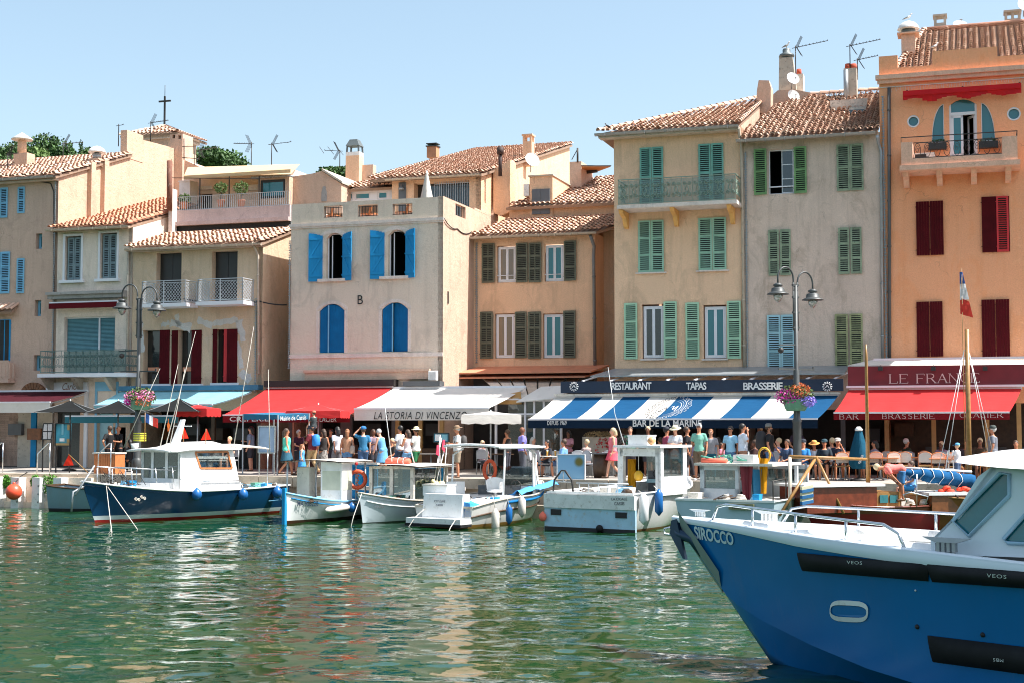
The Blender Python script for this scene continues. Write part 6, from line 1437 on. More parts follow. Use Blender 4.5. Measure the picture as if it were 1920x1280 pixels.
a,b_,c,d=rect(1092,818,1152,862,-2.6);t=thing('bar_counter','stone fronted bar counter with dried flowers on top','counter',((a+b_)/2,-2.6,GZ));MB().box(a,b_,-2.6,-2.0,GZ,d).build('body',MATS['stone'],t);stuff_leaves('dried_flowers',M('straw',(.36,.26,.13),.8,var=.4),t,((a+b_)/2,-2.4,d+.05),((b_-a)/2,.3,.16),500,.05,4);stuff_leaves('poppies',MATS['shut_red'],t,((a+b_)/2+.2,-2.62,d-.5),(.3,.1,.5),160,.06,4)
def board(name,label,a,b,c,d,tt,mat,frame='iron',legs=None,lean=0,cat='board',cells=None):
 x0_,x1_,z0_,z1_=rect(a,b,c,d,tt);t=thing(name,label,cat,((x0_+x1_)/2,tt,GZ));MB().slab([(x0_,tt,z0_),(x1_,tt,z0_),(x1_+lean,tt+.02,z1_),(x0_+lean,tt+.02,z1_)],(0,.04,0)).build('panel',MATS[mat],t)
 f=MB();th=.035
 for p,q in(((x0_,z0_),(x1_,z0_)),((x1_,z0_),(x1_+lean,z1_)),((x1_+lean,z1_),(x0_+lean,z1_)),((x0_+lean,z1_),(x0_,z0_))):f.bar((p[0],tt-.01,p[1]),(q[0],tt-.01,q[1]),th,.05,up=(0,-1,0))
 f.build('frame',MATS[frame],t)
 if cells:
  for(u0,v0,u1,v1,mm)in cells:MB().box(x0_+u0*(x1_-x0_)+lean*.5,x0_+u1*(x1_-x0_)+lean*.5,tt-.02,tt-.003,z0_+v0*(z1_-z0_),z0_+v1*(z1_-z0_)).build('sheet',MATS[mm],t)
 for u in((x0_+.03,x1_-.03)if legs is None else legs):MB().bar((u,tt+.02,GZ),(u,tt+.02,z0_),.04).build('leg',MATS[frame],t)
 return t
M('menu_paper',(.62,.56,.55),.7);M('photo_blue',g(70,150,170),.5,var=.5,vs=1.5)
board('menu_board','tilted black menu board with six printed sheets left of the poster stand',79,793,97,823,-6.0,'black','iron',lean=.08,cells=[(u*.5+.04,v*.5+.03,u*.5+.46,v*.5+.47,'menu_paper')for u in(0,1)for v in(0,1)])
board('poster_stand','tall poster stand with a sea photograph and yellow stickers beside the parasol pole',104,793,132,835,-6.4,'photo_blue','iron',cells=[(.05,.0,.95,.12,'wood_yellow'),(.78,.15,.97,.32,'wood_yellow'),(.8,.7,.98,.95,'wood_yellow'),(.3,.2,.62,.34,'white'),(.42,.5,.55,.98,'c_cyan')])
board('display_panel','large pale blue-grey display panel on a metal frame right of the navy boat canopy',485,798,516,848,-7.0,'front_pale' if 'front_pale' in MATS else M('front_pale',g(150,172,196),.5).name,'steel')
board('menu_stand','tilted framed menu on a stand between the strollers and the man in a hat',813,811,842,828,-6.4,'photo_blue','iron',legs=(X(828,-6.4),),cells=[(.1,.15,.5,.85,'white'),(.55,.15,.9,.85,'c_cyan')])
board('painted_board','light blue board with a round rust stain standing upright on the quay edge',1045,851,1097,914,-7.7,'shut_sky','white',cat='board');
x0_,x1_,z0_,z1_=rect(1078,858,1092,872,-7.73);e=bpy.data.objects
t=[o for o in bpy.data.objects if o.name.startswith('painted_board')][-1];m,nt,b=_new('rust_spot');tc=nt.nodes.new('ShaderNodeTexCoord');cx,cz=(x0_+x1_)/2-BASE[t.name][0].x,(z0_+z1_)/2-BASE[t.name][0].z
vd=nt.nodes.new('ShaderNodeVectorMath');vd.operation='DISTANCE';sv_=nt.nodes.new('ShaderNodeVectorMath');sv_.operation='MULTIPLY';sv_.inputs[1].default_value=(1,0,1);nt.links.new(tc.outputs['Object'],sv_.inputs[0]);nt.links.new(sv_.outputs[0],vd.inputs[0]);vd.inputs[1].default_value=(cx,0,cz)
nt.links.new(ramp(nt,vd.outputs['Value'],[(.02,g(120,104,30)),(.11,g(104,110,60)),(.2,g(128,178,212))]),b.inputs['Base Color']);b.inputs['Roughness'].default_value=.6
[c for c in kids(t)if c.name.startswith('panel')][0].data.materials[0]=m
a,b_,c,d=rect(176,850,215,882,-7.4);t=thing('wooden_bin','slatted orange-brown wooden bin with a pale lid behind the navy boat bow','bin',((a+b_)/2,-7.4,GZ));mb=MB();n=9
for i in range(n):u=a+(b_-a)*i/n;mb.box(u,u+(b_-a)/n-.012,-7.4,-7.36,GZ,d);mb.box(b_,b_+.03,-7.4+i*.07,-7.34+i*.07,GZ,d)
mb.build('slats',MATS['wood_table'],t);MB().box(a-.05,b_+.06,-7.45,-6.7,d,d+.05).build('lid',MATS['stone_pale'],t);MB().box(a+.02,b_-.02,-7.35,-6.75,GZ,d-.02).build('liner',MATS['front_brown'],t)
for px_,lb in((84,'short steel handrail left of the poster stand'),(-4,'steel handrail at the left edge of the quay'),(198,'steel handrail beside the slatted wooden bin')):
 x=X(px_,-7.6);t=thing('handrail',lb,'handrail',(x,-7.6,GZ),'steel handrails on the quay');MB().tube([(x-.22,-7.7,GZ),(x-.2,-7.7,GZ+.75),(x+.12,-7.5,GZ+1.15),(x+.2,-7.5,GZ+1.15),(x+.2,-7.5,GZ)],.022,8).build('rail',MATS['steel'],t)
for px_,lb in((-2,'at the left edge, cut by the frame'),(34,'right of the orange buoy'),(73,'between the two tufts of green plants'),(113,'nearest the grey skiff')):
 x=X(px_,-8.5);t=thing('mooring_pile','pale square timber fender pile '+lb,'pile',(x,-8.5,-.6),'timber fender piles on the white quay wall');MB().box(x-.17,x+.17,-8.6,-8.14,-.6,GZ-.12).build('timber',MATS['white_dirty'],t)
 mb=MB();
 for z in(.2,.5,.8):mb.box(x+.1,x+.13,-8.62,-8.59,z,z+.05)
 mb.build('bolts',MATS['iron'],t)
x,_,z=lin(26,921,-8.9);t=thing('buoy','big round orange buoy hanging on the white quay wall','buoy',(x,-8.9,z));MB().ball((x,-8.9,z),.3,24).build('float',M('buoy_orange',g(228,84,56),.35,var=.15),t);MB().tube([(x,-8.9,z+.28),(x-.05,-8.5,GZ-.1),(x-.1,-8.0,GZ+.05)],.02,6).build('rope',MATS['iron'],t);MB().lathe((x,-8.9,z+.27),[(.06,0),(.05,.08)],8).build('eyelet',M('buoy_orange',(0,0,0)),t)
for px_,py_,e_,lb in((92,906,(.5,.12,.38),'bright green plant tumbling over the white quay wall between two piles'),(66,902,(.22,.1,.25),'smaller green tuft left of the middle pile'),(11,902,(.18,.1,.25),'green tuft above the orange buoy')):
 x,_,z=lin(px_,py_,-8.3);t=thing('quay_plant',lb,'plant',(x,-8.3,z),'green plants on the quay wall');stuff_leaves('foliage',M('leaf_bright',(.10,.26,.03),.6,var=.4),t,(x,-8.3,z),e_,700,.05,int(px_))
def hull_pts(L,B,zb,zs,zm,tr=.75,um=.45,p=2.2,dr=.35,rake=.5,box=.38,N=26,Mv=12,tumble=0):
 def sheer(u):return zs+(zm-zs)*(1-(1-min(1,u/.5))**2)if u<.5 else zm+(zb-zm)*((u-.5)/.5)**1.8
 def hb(u):return B/2*(1-max(0,(u-um)/(1-um))**p)*(1-(1-tr)*max(0,(um-u)/um)**2)+.012
 rows=[]
 for i in range(N+1):
  u=i/N;z1=sheer(u);h=hb(u);a=box+(1.15-box)*max(0,(u-.35)/.65)**1.3;d_=dr*(1-.9*max(0,(u-.8)/.2)**2);half=[]
  for j in range(Mv+1):
   v=j/Mv;z=-d_+(z1+d_)*(v**1.25);y=h*v**a;x=u*L-rake*max(0,(u-.55)/.45)**2*(1-max(0,(z+d_)/(z1+d_)))
   half.append((x,y,z))
  rows.append([(x,-y,z)for x,y,z in half[::-1]]+half[1:])
 return rows,sheer,hb
def boat(label,fr,L,B,zb,zs,zm,mat,trim,deckmat,deck=-.1,group=None,cat='boat',gun=.03,**k):
 t=thing('boat',label,cat,(0,0,0),group,fr);rows,sh,hb=hull_pts(L,B,zb,zs,zm,**k)
 m=MB();m.grid(rows);m._add(rows[0],[tuple(range(len(rows[0])))]);m.build('hull',mat,t)
 g_=MB();N=len(rows)-1
 for s in(0,-1):g_.tube([(r[s][0],r[s][1],r[s][2])for r in rows],gun,6)
 g_.bar(rows[0][0],rows[0][-1],gun*2);g_.build('gunwale',trim,t)
 d=MB();d.grid([[(r[0][0],r[0][1]*.97,r[0][2]+deck),(r[0][0],0,r[0][2]+deck+.03),(r[0][0],r[-1][1]*.97,r[-1][2]+deck)]for r in rows],False);d.build('deck',deckmat,t)
 return t,sh,hb
def fender(fr,x,y,z,r,l,mat,label,top=None,group='fenders on the boats'):
 t=thing('fender',label,'fender',(x,y,z),group,fr)
 if l<=r*2.4:MB().lathe((x,y,z),[(r*.3,-r*1.1),(r*.75,-r*.8),(r,-r*.1),(r*.85,r*.55),(r*.4,r*1.0),(r*.16,r*1.25),(.02,r*1.3)],16).build('body',mat,t)
 else:MB().lathe((x,y,z),[(.02,-l/2-.05),(r*.5,-l/2),(r,-l/2+r*.6),(r,l/2-r*.6),(r*.5,l/2),(.03,l/2+.06)],14).build('body',mat,t)
 if top:MB().tube([(x,y,z+max(r,l/2)),top],.012,5).build('rope',MATS['stone_pale'],t)
 return t
def box_cab(mb,x0,x1,y0,y1,z0,z1,holes_s=(),rake=0):pass
def framed(parent,fr,pts,name,frame,glass,w_=.04,n_off=(0,0,0)):
 """a window: frame bars round a polygon and a pane in it"""
 P=[Vector(p)for p in pts];m=MB();up=(P[1]-P[0]).cross(P[2]-P[1]).normalized()
 for i in range(len(P)):m.bar(P[i],P[(i+1)%len(P)],w_,.03,up=up)
 o=m.build(name,frame,parent);MB().slab([p+up*.002 for p in P],up*.006).build('pane',glass,o);return o
def pp(fr,px,py,y):x,z=fr.px(px,py,y);return(x,y,z)
def px_x(fr,px,py,x):y,z=fr.ps(px,py,x);return(x,y,z)
WH,WD_,NV=MATS['white'],MATS['white_dirty'],MATS['navy']
GP='moored boats'
FN=Fr(-8.6,51.3,232.5);M('fender_blue',g(30,96,158),.3)
hm=zbands('paint_navy_hull',[(.09,g(150,32,30)),(.22,g(196,206,208)),(3,g(12,62,100))],.22,.2)
t,sh,hb=boat('navy hulled cabin boat with a white wheelhouse, red bottom stripe and blue round fenders',FN,7.9,2.7,1.32,.98,.92,hm,WH,WD_,rake=.55,group=GP,dr=.4)
yp=.98;xa,xb=pp(FN,452,880,yp)[0],pp(FN,337,880,yp)[0];zr=.5*(pp(FN,395,838,yp)[2]+px_x(FN,300,838,xb)[2]);zd=.95
sp_=[pp(FN,452,905,yp),pp(FN,337,905,yp),pp(FN,337,843,yp),pp(FN,437,840,yp)]
z0=.85;xs0,xs1=sp_[0][0],sp_[1][0];xt=sp_[3][0];zt=sp_[2][2]
q=[pp(FN,366,847,yp),pp(FN,427,846,yp),pp(FN,435,877,yp),pp(FN,376,877,yp)]
m=MB()
fw=lambda a,b,c,d:m.slab([a,b,c,d],(0,-.04,0))
A_,B_,C_,D_=(xs0,yp,z0),(xs1,yp,z0),(xs1,yp,zt),(xt,yp,zt)
fw(A_,B_,q[3],q[2]);fw(B_,C_,q[0],q[3]);fw(C_,D_,q[1],q[0]);fw(D_,A_,q[2],q[1])
m.slab([(xs0,-yp,z0),(xs1,-yp,z0),(xs1,-yp,z0+.62),(xs0,-yp,z0+.62)],(0,.04,0));m.box(xs1-.2,xs1,-yp,-yp+.05,z0,zt);m.box(xt,xt+.2,-yp,-yp+.05,z0,zt)
m.slab([(xs0,-yp,z0),(xs0,yp,z0),(xs0,yp,z0+.3),(xs0,-yp,z0+.3)],(.04,0,0));m.box(xs1-.04,xs1,-yp,yp,z0-.1,z0+.48)
wz0,wz1=z0+.48,zt-.08;ys=[-yp,-.52,.05,.62,yp]
for y in(-yp+.04,-.42,.3,yp-.04):m.box(xs1-.06,xs1,y-.06,y+.06,wz0,zt)
m.box(xs1-.05,xs1,-yp,yp,wz1,zt);m.box(xs1,xs1+.9,-.62,.62,z0-.1,z0+.35);m.build('wheelhouse',WH,t)
for a,b in((-yp+.1,-.48),(-.36,.24),(.36,yp-.1)):MB().box(xs1-.03,xs1-.02,a,b,wz0,wz1).build('windscreen',MATS['glass_tint'],t)
framed(t,FN,q,'side_window',MATS['wood_table'],MATS['glass_clear'],.06)
m=MB();n=12
rf=[[(xx,yy,zt+.04+.07*(1-(yy/1.1)**2)-(.05 if xx>xs1+.2 else 0))for yy in np.linspace(-1.1,1.1,9)]for xx in(xt-.25,xt+.6,xs1-.3,xs1+.25,xs1+.5)]
m.grid(rf);m.grid([[(a,b,c-.06)for a,b,c in r]for r in rf[::-1]]);m.tube([rf[0][i]for i in range(9)],.035);m.tube([(a,b,c-.03)for a,b,c in rf[-1]],.035);m.tube([(r[0][0],r[0][1],r[0][2]-.03)for r in rf],.035);m.tube([(r[-1][0],r[-1][1],r[-1][2]-.03)for r in rf],.035)
m.build('roof',WH,t);m=MB();m.grid([[(xx,yy,zt+.05+.22*max(0,1-(yy/.9)**2)*k_)for yy in np.linspace(-.9,.9,9)]for xx,k_ in((xt-.1,.6),(xt+.2,1),(xs1-.6,.9),(xs1-.2,.1))]).build('roof_hatch',WH,t)
m=MB();aw_=[[(xx,yy,zt+.02+.09*(1-(yy/1.0)**2)+dz)for yy in np.linspace(-1.0,1.0,9)]for xx,dz in((xt-.1,.06),(xt-.8,.06),(xt-1.7,-.02))];m.grid(aw_);m.grid([[(a,b,c-.03)for a,b,c in r]for r in aw_[::-1]]);m.build('canopy',MATS['c_white'],t)
m=MB();
for y in(-.9,.9):m.tube([(xt-1.65,y,.9),(xt-1.65,y,zt-.02)],.022)
m.build('canopy_pole',MATS['steel'],t)
m=MB();m.tube([(xs0+.05,yp+.05,z0+.35),(xs1-.9,yp+.05,z0+.37)],.018);m.tube([(xs1+.1,.9,1.6),(7.0,.45,1.75)],.018);m.tube([(xs1+.1,-.9,1.6),(7.0,-.45,1.75)],.018)
for x_,y_ in((xs1+.2,.95),(5.6,.8),(6.4,.6),(7.0,.4)):m.tube([(x_,y_,1.0),(x_+.05,y_*.95,1.7)],.018);m.tube([(x_,-y_,1.0),(x_+.05,-y_*.95,1.7)],.018)
m.build('handrail',MATS['steel'],t)
m=MB();c=(xt+.9,yp-.35,z0+.62);m.tube([(c[0]+.2*math.cos(k*.4),c[1],c[2]+.2*math.sin(k*.4))for k in range(16)],.014,closed=True)
for k in range(3):m.bar((c[0]+.2*math.cos(k*1.05),c[1],c[2]+.2*math.sin(k*1.05)),(c[0]-.2*math.cos(k*1.05),c[1],c[2]-.2*math.sin(k*1.05)),.015)
m.build('steering_wheel',MATS['steel'],t)
m=MB();mx=xs1-.55;m.hexa([(mx-.12,-.12,zt+.05),(mx+.12,-.12,zt+.05),(mx+.12,.12,zt+.05),(mx-.12,.12,zt+.05)],[(mx-.42,-.06,zt+1.0),(mx-.3,-.06,zt+1.0),(mx-.3,.06,zt+1.0),(mx-.42,.06,zt+1.0)]);m.bar((mx-.35,-.45,zt+.78),(mx-.35,.45,zt+.78),.03);m.build('mast',WH,t)
m=MB()
for(a0,b0),(a1,b1)in(((300,838),(334,682)),((310,838),(367,622)),((318,836),(347,690)),((438,838),(476,612)),((232,838),(300,690)),((506,850),(503,692))):m.tube([px_x(FN,a0,b0,xs1-.5 if a0<430 else xt),px_x(FN,a1,b1,xs1-.8 if a0<430 else xt)],[.018,.006],5)
m.build('fishing_rod',MATS['stone_pale'],t)
cr=px_x(FN,262,825,xs1-.15);m=MB()
for i in range(5):
 for(a,b)in(((-.17,-.12),(.17,-.12)),((.17,-.12),(.17,.12)),((.17,.12),(-.17,.12)),((-.17,.12),(-.17,-.12))):m.bar((cr[0]+a[1],cr[1]+a[0],cr[2]+i*.06),(cr[0]+b[1],cr[1]+b[0],cr[2]+i*.06),.03)
kx=thing('crate','yellow plastic crate on the roof of the navy boat','crate',(cr[0],cr[1],cr[2]-.02),None,FN);m.box(cr[0]-.12,cr[0]+.12,cr[1]-.17,cr[1]+.17,cr[2]-.02,cr[2]).build('crate_body',M('yellow',g(214,206,60),.5),kx)
bk=thing('bucket','white bucket in front of the yellow crate on the navy boat','bucket',(cr[0]+.22,cr[1]+.03,zt+.03),None,FN);MB().lathe((cr[0]+.22,cr[1]+.03,zt+.03),[(.11,0),(.14,.17),(.12,.17)],12).build('bucket_body',WH,bk)
def flag(fr,p,mats,w_,h,label,pole=0,vert=False,cat='flag',lean=0,tri=False):
 t_=thing('flag',label,cat,p,None,fr);P=Vector(p);L=Vector((-fr.a and math.cos(-fr.a),math.sin(-fr.a),0));n=len(mats)
 L=Vector((math.cos(fr.a),-math.sin(fr.a),0))
 for i,m_ in enumerate(mats):
  b=MB();k_=6
  for j in range(k_):
   def Q_(u,v):
    uu,vv=((i+u)/n,v)if not vert else(u,(i+v)/n)
    s_=(1-vv*1.0)if tri else 1
    if vert:return P+L*((uu-.2)*w_*(.25+.75*vv)+lean*vv)+Vector((0,.03*math.sin(vv*9+uu*3),-vv*h))
    return P+L*(uu*w_)+Vector((.0,.025*math.sin(uu*8),(1-(uu if tri else 0))*h*(.5-vv)-lean*uu))
   for v_ in range(4):b._add([Q_(j/k_,v_/4),Q_((j+1)/k_,v_/4),Q_((j+1)/k_,(v_+1)/4),Q_(j/k_,(v_+1)/4)],[(0,1,2,3)],True)
  b.build('cloth',m_,t_)
 if pole:MB().tube([P+Vector((0,0,h*.55)),P-Vector((0,0,pole))+L*(-.0)],.014,5).build('pole',MATS['wood_mast'],t_)
 return t_
FL=[cloth('f_blue',g(60,90,150)),cloth('f_white',(.75,.74,.74)),cloth('f_red',g(214,70,60))]
p=px_x(FN,272,782,xs1-.2);flag(FN,p,FL,.42,.3,'small tricolour flag above the yellow crate on the navy boat',lean=.2,pole=.8)
p=px_x(FN,315,784,xs1-.6);flag(FN,p,[M('f_orange',g(220,110,40))],.1,.42,'thin orange pennant on the stay of the navy boat',vert=True)
for(a,b,lb,pl)in((344,812,'red triangular marker flag above the navy boat roof, nearer the mast',.3),(386,814,'red triangular marker flag above the navy boat roof, nearer the canopy',.3),(128,862,'red triangular marker flag over the bow of the navy boat',.35)):
 if a>300:p=px_x(FN,a,b,xt+.8)
 else:p=px_x(FN,a,b,7.2)
 x_,y_,z_=p;tf_=thing('marker_flag',lb,'flag',p,'red marker flags on the navy boat',FN);Lr=Vector((math.cos(FN.a),-math.sin(FN.a),0));MB().slab([Vector(p)+Lr*-.17+Vector((0,0,-.18)),Vector(p)+Lr*.17+Vector((0,0,-.16)),Vector(p)+Lr*.02+Vector((0,0,.2))],(0,.015,0)).build('cloth',cloth('f_marker',g(232,60,40),.3),tf_);MB().tube([Vector(p)+Vector((0,0,.2)),Vector(p)+Vector((0,0,-pl))]if a>300 else[Vector(p)+Vector((0,0,.2)),Vector(p)+Lr*.7+Vector((0,0,-.45))],.014,5).build('pole',MATS['wood_mast'],tf_)
for i,(a,b,r)in enumerate(((369,926,.17),(456,926,.17),(520,922,.18))):
 yy=1.38;
 for _ in range(6):x_,z_=FN.px(a,b,yy);yy=hb(min(1,max(0,x_/7.9)))+.12
 fender(FN,x_,yy,z_,r,.3,MATS['fender_blue'],'round blue fender on the navy hull, %s'%('first from the bow','second from the bow','nearest the stern')[i],(x_,yy-.08,1.1))
yy=1.1
for _ in range(9):x_,z_=FN.px(262,934,yy);yy=hb(min(1,max(0,x_/7.9)))*.97
e=MB()
for k in range(4):spiral(e,x_+.1*(k-1.5),z_+.05*math.sin(k*2),.06,yy+.03+.12*(1.5-k)*.12,.012,1.3)
e.build('emblem',MATS['stone_pale'],t)
m=MB();
for a,b in((208,988),(210,1000),(258,992)):m.tube([(7.2,.3,1.2),FN.w and(FN.pz(a,b,0)[0],FN.pz(a,b,0)[1],0)],.012,5)
m.build('mooring_line',MATS['stone_pale'],t)
rr=random.Random(8);m=MB()
for k in range(30):a=(rr.uniform(5.9,7.3),rr.uniform(-.4,.5),rr.uniform(1.15,1.55));m.tube([a,(a[0]+rr.uniform(-.3,.3),a[1]+rr.uniform(-.3,.3),a[2]+rr.uniform(-.2,.2)),(a[0]+rr.uniform(-.4,.4),a[1]+rr.uniform(-.3,.3),1.15)],.012,4)
m.build('anchor_tackle',MATS['steel_dark'],t);MB().tube([(7.6,0,1.25),(8.2,0,1.0),(8.25,0,.4)],.035).tube([(7.5,.1,1.8),(8.2,.1,.9)],.03).build('anchor',MATS['zinc'],t)
FS=Fr(*Q.w(X(110,-9.4),-9.5)[:2],-12);t,sh,hb=boat('small grey skiff with a brown rim behind the bow of the navy boat',FS,2.9,1.4,.9,.92,.82,zbands('paint_grey',[(.1,(.03,.03,.03)),(3,g(128,152,166))],.5,.8),MATS['front_brown'],MATS['front_grey'],rake=.3,group=GP,tr=.9)
FM=Fr(-5.35,49.5,250);bl_=zbands('paint_ma',[(.10,g(60,34,20)),(.60,g(222,224,222)),(3,g(226,226,222))],.4,.5)
t,sh,hb=boat('white rowing-style motorboat with blue trim, registration letters and a flat canopy',FM,5.0,2.0,.98,.66,.62,bl_,MATS['shut_sky'],WD_,rake=.03,group=GP,gun=.035,p=2.0)
MB().box(4.9,5.04,-.05,.05,-.1,1.12).build('stem_post',MATS['shut_blue'],t)
rows,_,_=hull_pts(5.0,2.0,.98,.66,.62,rake=.12,p=2.0)
m=MB();m.tube([(r[-2][0],r[-2][1]+.015,r[-2][2]-.02)for r in rows[:-1]],.018,5);m.tube([(r[0+2][0],r[2][1]-.015,r[2][2])for r in rows[:-1]],.018,5);m.build('rubbing_strake',MATS['shut_blue'],t)
def hullpt(fr,px,py,hb_,L,f=.985,off=.012):
 y=.8
 for _ in range(14):x,z=fr.px(px,py,y);y=y*.5+.5*(hb_(min(1,max(0,x/L)))*f)
 return Vector((x,y+off,z))
def hulltext(s,fr,t_,hb_,L,a,b,c,d,mat,f=.985,**k):
 return text(s,mat,t_,0,1,0,1,0,xyz=lambda u,v:tuple(hullpt(fr,a+(c-a)*u,d+(b-d)*v,hb_,L,f)),**k)
hulltext('MA 926220',FM,t,hb,5.0,557,938,596,948,MATS['navy'],.97,bold=.01,off=0)if 0 else hulltext('MA 926220',FM,t,hb,5.0,557,938,596,948,MATS['navy'],.97,bold=.01)
cz=pp(FM,593,864,0)[2];m=MB();rf=[[(x_,y_,cz+.06*(1-(y_/1.1)**2))for y_ in np.linspace(-1.12,1.12,9)]for x_ in(1.0,1.6,2.6,3.3)];m.grid(rf);m.grid([[(a,b,c-.04)for a,b,c in r]for r in rf[::-1]]);m.build('canopy',MATS['stone_pale'],t)
m=MB()
for x_,y_ in((3.1,-.95),(1.2,-.9),(1.2,.95)):m.tube([(x_,y_,.5),(x_,y_*.98,cz)],.03)
m.build('canopy_pole',MATS['iron_pale'],t);m=MB();m.box(2.2,2.95,.2,.95,.5,cz-.02);m.build('cabin',WH,t);MB().box(2.951,2.96,.26,.9,.98,cz-.3).build('window',M('plexi',g(196,198,180),.3),t);MB().box(2.25,2.9,.951,.96,.98,cz-.3).build('window',MATS['plexi'],t)
MB().box(2.4,2.8,-.75,-.3,.5,cz-.2).build('locker',MATS['stone_pale'],t);MB().ball((2.2,1.1,cz-.08),.06,8).build('nav_light',MATS['shut_red'],t)
fender(FM,2.6,1.15,.42,.14,.3,MATS['fender_blue'],'round blue fender inside the white motorboat with blue trim',group=None)
p=hullpt(FM,632,953,hb,5.0);f_=thing('fender','long cream sausage fender lying along the side of the boat with registration letters','fender',p,None,FM);A_,B_=hullpt(FM,604,956,hb,5.0)+Vector((0,.1,0)),hullpt(FM,650,949,hb,5.0)+Vector((0,.1,0));MB().tube([A_,A_.lerp(B_,.12),A_.lerp(B_,.5),A_.lerp(B_,.88),B_],[.03,.1,.115,.1,.03],12).build('body',MATS['stone_pale'],f_)
p=pp(FM,670,898,1.0);lr=thing('life_ring','orange life ring with rope beads hanging on a post between the two small boats','life ring',p,None,FM);Lr=Vector((math.cos(FM.a),-math.sin(FM.a),0));P=Vector(p)
MB().tube([P+Lr*.27*math.cos(k*.314)+Vector((0,0,.27*math.sin(k*.314)))for k in range(20)],.065,10,closed=True).build('ring',M('ring_orange',g(222,90,50),.5),lr);m=MB()
for k in range(10):m.ball(P+Vector((0,0,.2-k*.075))+Lr*(.03*(k%2)),.035,6)
m.build('float_line',MATS['wood_table'],lr);MB().tube([P+Vector((0,-.05,.5)),P+Vector((0,-.05,-.75))],.02).build('post',MATS['iron_pale'],lr)
a=lin(651,910,-8.9);c=lin(708,870,-8.9);t=thing('boat','bright blue open workboat behind the orange life ring','boat',(a[0],-8.9,0),GP)
MB().box(a[0],c[0],-8.95,-8.85,a[2],c[2]).build('transom',MATS['shut_blue'],t);MB().box(a[0]-.03,c[0]+.03,-9.0,-8.8,c[2],c[2]+.06).box(a[0],c[0]+3,-9.2,-8.4,a[2]-.12,a[2]).build('rim',MATS['stone_pale'],t);MB().box(a[0],c[0]+3.0,-9.1,-8.5,-.2,a[2]-.12).build('hull',MATS['shut_blue_d'],t)
m=MB();
for k in range(3):u=a[0]+.25+k*.35;m.box(u,u+.12,-8.99,-8.95,a[2]+.1,c[2]-.1)
m.build('rib',MATS['shut_blue_d'],t);MB().box(c[0]+.9,c[0]+2.4,-8.9,-8.8,a[2],c[2]-.1).build('side_panel',MATS['shut_blue'],t)
FD=Fr(-4.6,49.2,215);boat('low white dinghy with a pale blue rim between the two small boats',FD,3.2,1.3,.75,.62,.58,zbands('paint_ding',[(.1,(.1,.06,.03)),(3,g(220,226,230))],.4,.4),MATS['shut_sky'],MATS['shut_lblue'],rake=.2,group=GP,deck=-.15)
FC=Fr(-2.55,49.1,243.5);t,sh,hb=boat('pale grey-white motorboat with a glazed cabin and an orange life raft on the roof',FC,4.9,2.0,.98,.64,.66,zbands('paint_cassis',[(.04,(.06,.07,.06)),(3,g(206,218,224))],.35,.6),MATS['stone'],WD_,rake=.25,group=GP,p=2.1)
rows,_,_=hull_pts(4.9,2.0,.98,.64,.66,rake=.25,p=2.1);m=MB();m.tube([(r[-3][0],r[-3][1]+.01,r[-3][2])for r in rows[:-1]],.022,5);m.build('rubbing_strake',WH,t)
hulltext('CASSIS',FC,t,hb,4.9,700,945,720,951,MATS['front_grey'],.97)
cz=pp(FC,765,871,0)[2];m=MB();rf=[[(x_,y_,cz+.05*(1-(y_/1.1)**2))for y_ in np.linspace(-1.15,1.15,9)]for x_ in(.7,1.5,2.6,3.2)];m.grid(rf);m.grid([[(a,b,c-.05)for a,b,c in r]for r in rf[::-1]]);m.build('canopy',MATS['stone_pale'],t)
for x_,y_ in((2.9,-.8),(2.9,-.02),(2.9,.75),(1.0,.9),(1.0,-.85)):MB().box(x_-.05,x_+.05,y_-.06,y_+.06,.55,cz).build('cabin_post',MATS['stone_pale'],t)
m=MB();m.box(2.87,2.93,-.8,.75,.55,.62);m.build('cabin_sill',MATS['stone_pale'],t);MB().box(2.87,2.93,-.8,.75,cz-.1,cz).build('cabin_frame',MATS['stone_pale'],t)
for a,b in((-.74,-.08),(.04,.69)):MB().box(2.895,2.905,a,b,.62,cz-.1).build('windscreen',MATS['glass_tint'],t)
MB().box(1.05,2.85,.74,.76,.62,cz-.1).build('side_window',MATS['glass_tint'],t)
lr=thing('life_raft','coral red life raft roll strapped on the cabin roof','life raft',(2.3,-.1,cz+.05),None,FC);MB().tube([(2.4,-.55,cz+.13),(2.4,-.5,cz+.13),(2.2,.2,cz+.13),(2.2,.25,cz+.13)],[.07,.12,.12,.07],10).build('roll',M('coral',g(232,112,88),.7),lr);m=MB()
for y_ in(-.35,-.1,.1):m.tube([(2.3+.13*math.cos(k*.7),y_,cz+.13+.13*math.sin(k*.7))for k in range(9)],.012,4,closed=True)
m.build('strap',WH,lr)
for k,(a0,b0,a1,b1)in enumerate(((722,866,722,755),(778,868,765,820))):pass
MB().tube([pp(FC,735,864,-.2),pp(FC,721,755,-.2)],[.016,.008],5).tube([pp(FC,777,868,.3),pp(FC,768,835,.3)],.02,5).build('aerial',WH,t)
mf=thing('marker_buoys','bundle of white marker poles with pink flags and yellow floats between two boats','marker buoys',pp(FC,822,930,.9),None,FC);m=MB();fl=MB();pk=MB()
for k,(a,b,c,d)in enumerate(((812,912,828,820),(819,915,826,815),(826,915,824,818),(830,915,838,832),(815,915,835,835))):
 A_,B_=Vector(pp(FC,a,b,.95+k*.03)),Vector(pp(FC,c,d,.95+k*.03));m.tube([A_,B_],.014,5);fl.tube([A_-Vector((0,0,.02)),A_+Vector((0,0,.05)),A_+Vector((0,0,.2)),A_+Vector((0,0,.25))],[.03,.08,.08,.03],8)
m.build('pole',WH,mf);fl.build('float',M('float_cream',g(224,214,160),.5),mf)
